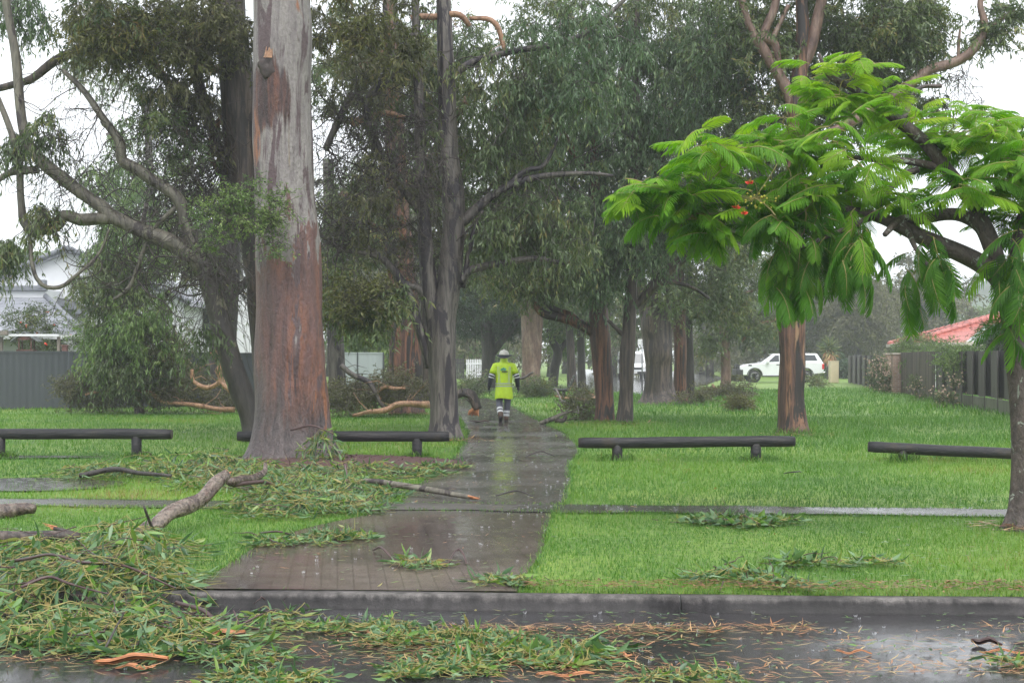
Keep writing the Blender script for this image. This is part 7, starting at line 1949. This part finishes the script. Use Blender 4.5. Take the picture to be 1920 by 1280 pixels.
def van():
    Y = 104.0; cx = (1190 - 960) * Y / F; o = np.array([cx, Y, 0.0])
    root = thing('van', 'white van facing the camera on the wet side street', 'van', o + [0, 2, 0])
    w2 = .95; mb = MB()
    prof = [(0, .38), (-.02, .75), (.06, 1.0), (.35, 1.12), (.95, 1.95), (1.3, 2.06), (4.4, 2.06), (4.5, 1.9), (4.5, .38)]
    p = np.array(prof); n = len(p); lay = []
    for x_, k in ((-w2, .0), (-w2 + .06, 1), (w2 - .06, 1), (w2, 0)):
        tz = np.where(p[:, 1] > 1.2, (1 - k) * .06, 0); tx = np.where(p[:, 1] > 1.2, np.sign(-x_) * .08 * (p[:, 1] - 1.2), 0)
        lay.append(np.stack([np.full(n, x_) + tx, p[:, 0] + (1 - k) * .05, p[:, 1] - tz], 1))
    V = np.concatenate(lay) + o; i = np.arange(n); j = (i + 1) % n
    mb.add(V, [np.stack([i + a * n, j + a * n, j + (a + 1) * n, i + (a + 1) * n], 1) for a in range(3)] + [i[None], (i + 3 * n)[::-1][None]], smooth=False)
    body = obj('body', mb, M['car_white'], root)
    mb = MB(); mb.add(o + np.array([[-.76, .40, 1.16], [.76, .40, 1.16], [.68, .90, 1.86], [-.68, .90, 1.86]]) + [0, -.03, .03], np.array([[0, 1, 2, 3]]), smooth=False); obj('windscreen', mb, M['car_glass'], body)
    mb = MB(); box(mb, o + [0, -.02, .80], [1.0, .06, .16], bevel=.02); obj('grille', mb, M['car_black'], body)
    mb = MB(); box(mb, o + [0, .0, .48], [1.8, .16, .20], bevel=.03); obj('bumper', mb, M['car_black'], body)
    for s_ in (-1, 1):
        mb = MB(); box(mb, o + [s_ * .70, .0, .88], [.32, .08, .18], bevel=.03); obj('headlight', mb, M['lamp_clear'], body)
        mb = MB(); box(mb, o + [s_ * 1.08, .62, 1.32], [.18, .1, .26], bevel=.03); obj('mirror', mb, M['car_black'], body)
        for y_ in (.75, 3.6):
            mb = MB(); lathe(mb, o + [s_ * .82, y_, .33], [(.18, -.1), (.31, -.1), (.33, -.06), (.33, .06), (.31, .1), (.18, .1)], 22, 0, 'x'); obj('wheel', mb, M['tyre'], root)
        for (x0_, x1_) in ((.85, 1.6),):
            pass
    mb = MB(); box(mb, o + [0, -.09, .50], [.36, .02, .11]); obj('number_plate', mb, M['plate'], body)
van()

# ---------------------------------------------------------------- rain splashes on road and path
def splashes():
    rng = np.random.default_rng(99); mb = MB()
    m, t, b = mat_new('splash_water'); b.inputs['Base Color'].default_value = (.9, .92, .95, 1); b.inputs['Roughness'].default_value = .05
    b.inputs['Transmission Weight'].default_value = .6; b.inputs['IOR'].default_value = 1.33
    C_ = []
    for n, xr, yr, z in ((190, (-4, 4), (7.6, 9.5), ROAD_Z), (110, (-2.6, 1), (9.9, 16), .01), (160, (-1, 1.4), (16, 24), .008), (120, (0, 6), (14, 15.6), .014)):
        x = rng.uniform(*xr, n); y = rng.uniform(*yr, n)
        if z > -.05: k = in_poly(x, y, PATH_POLY) | in_poly(x, y, FOOT_POLY); x, y = x[k], y[k]
        C_.append(np.stack([x, y, np.full(len(x), z)], 1))
    c = np.concatenate(C_); n = len(c); s = rng.uniform(.3, 1.0, n) ** 1.6
    s[rng.random(n) < .06] *= 1.6
    for k in range(7):
        a = k / 7 * 6.283 + rng.random(n) * .5
        d = np.stack([np.cos(a) * .38, np.sin(a) * .38, np.ones(n)], 1); h = (s * rng.uniform(.010, .030, n))[:, None]
        base = c + d * [1, 1, 0] * s[:, None] * .022
        quad_leaves(mb, base, nrm(d), h[:, 0], s * .004 + .0015, rng, 0, None, .1)
    tag(obj('rain_splash', mb, m), 'tiny crowns of water where raindrops hit the wet paving', None, kind='stuff')
splashes()

# ---------------------------------------------------------------- rain haze: one closed box of even, thin air round everything
def haze():
    m = bpy.data.materials.new('rain_haze'); m.use_nodes = True; t = m.node_tree
    for n_ in list(t.nodes):
        if n_.type == 'BSDF_PRINCIPLED': t.nodes.remove(n_)
    v = N(t, 'VolumePrincipled'); v.inputs['Color'].default_value = (.93, .95, 1, 1); v.inputs['Density'].default_value = HAZE; v.inputs['Anisotropy'].default_value = .1
    t.links.new(v.outputs[0], t.nodes['Material Output'].inputs['Volume'])
    mb = MB(); box(mb, [0, 290, 15.5], [1300, 760, 37]); o = obj('haze', mb, m)
    tag(o, 'thin grey rain haze over the whole park', None, kind='stuff')
HAZE = .0010
haze()
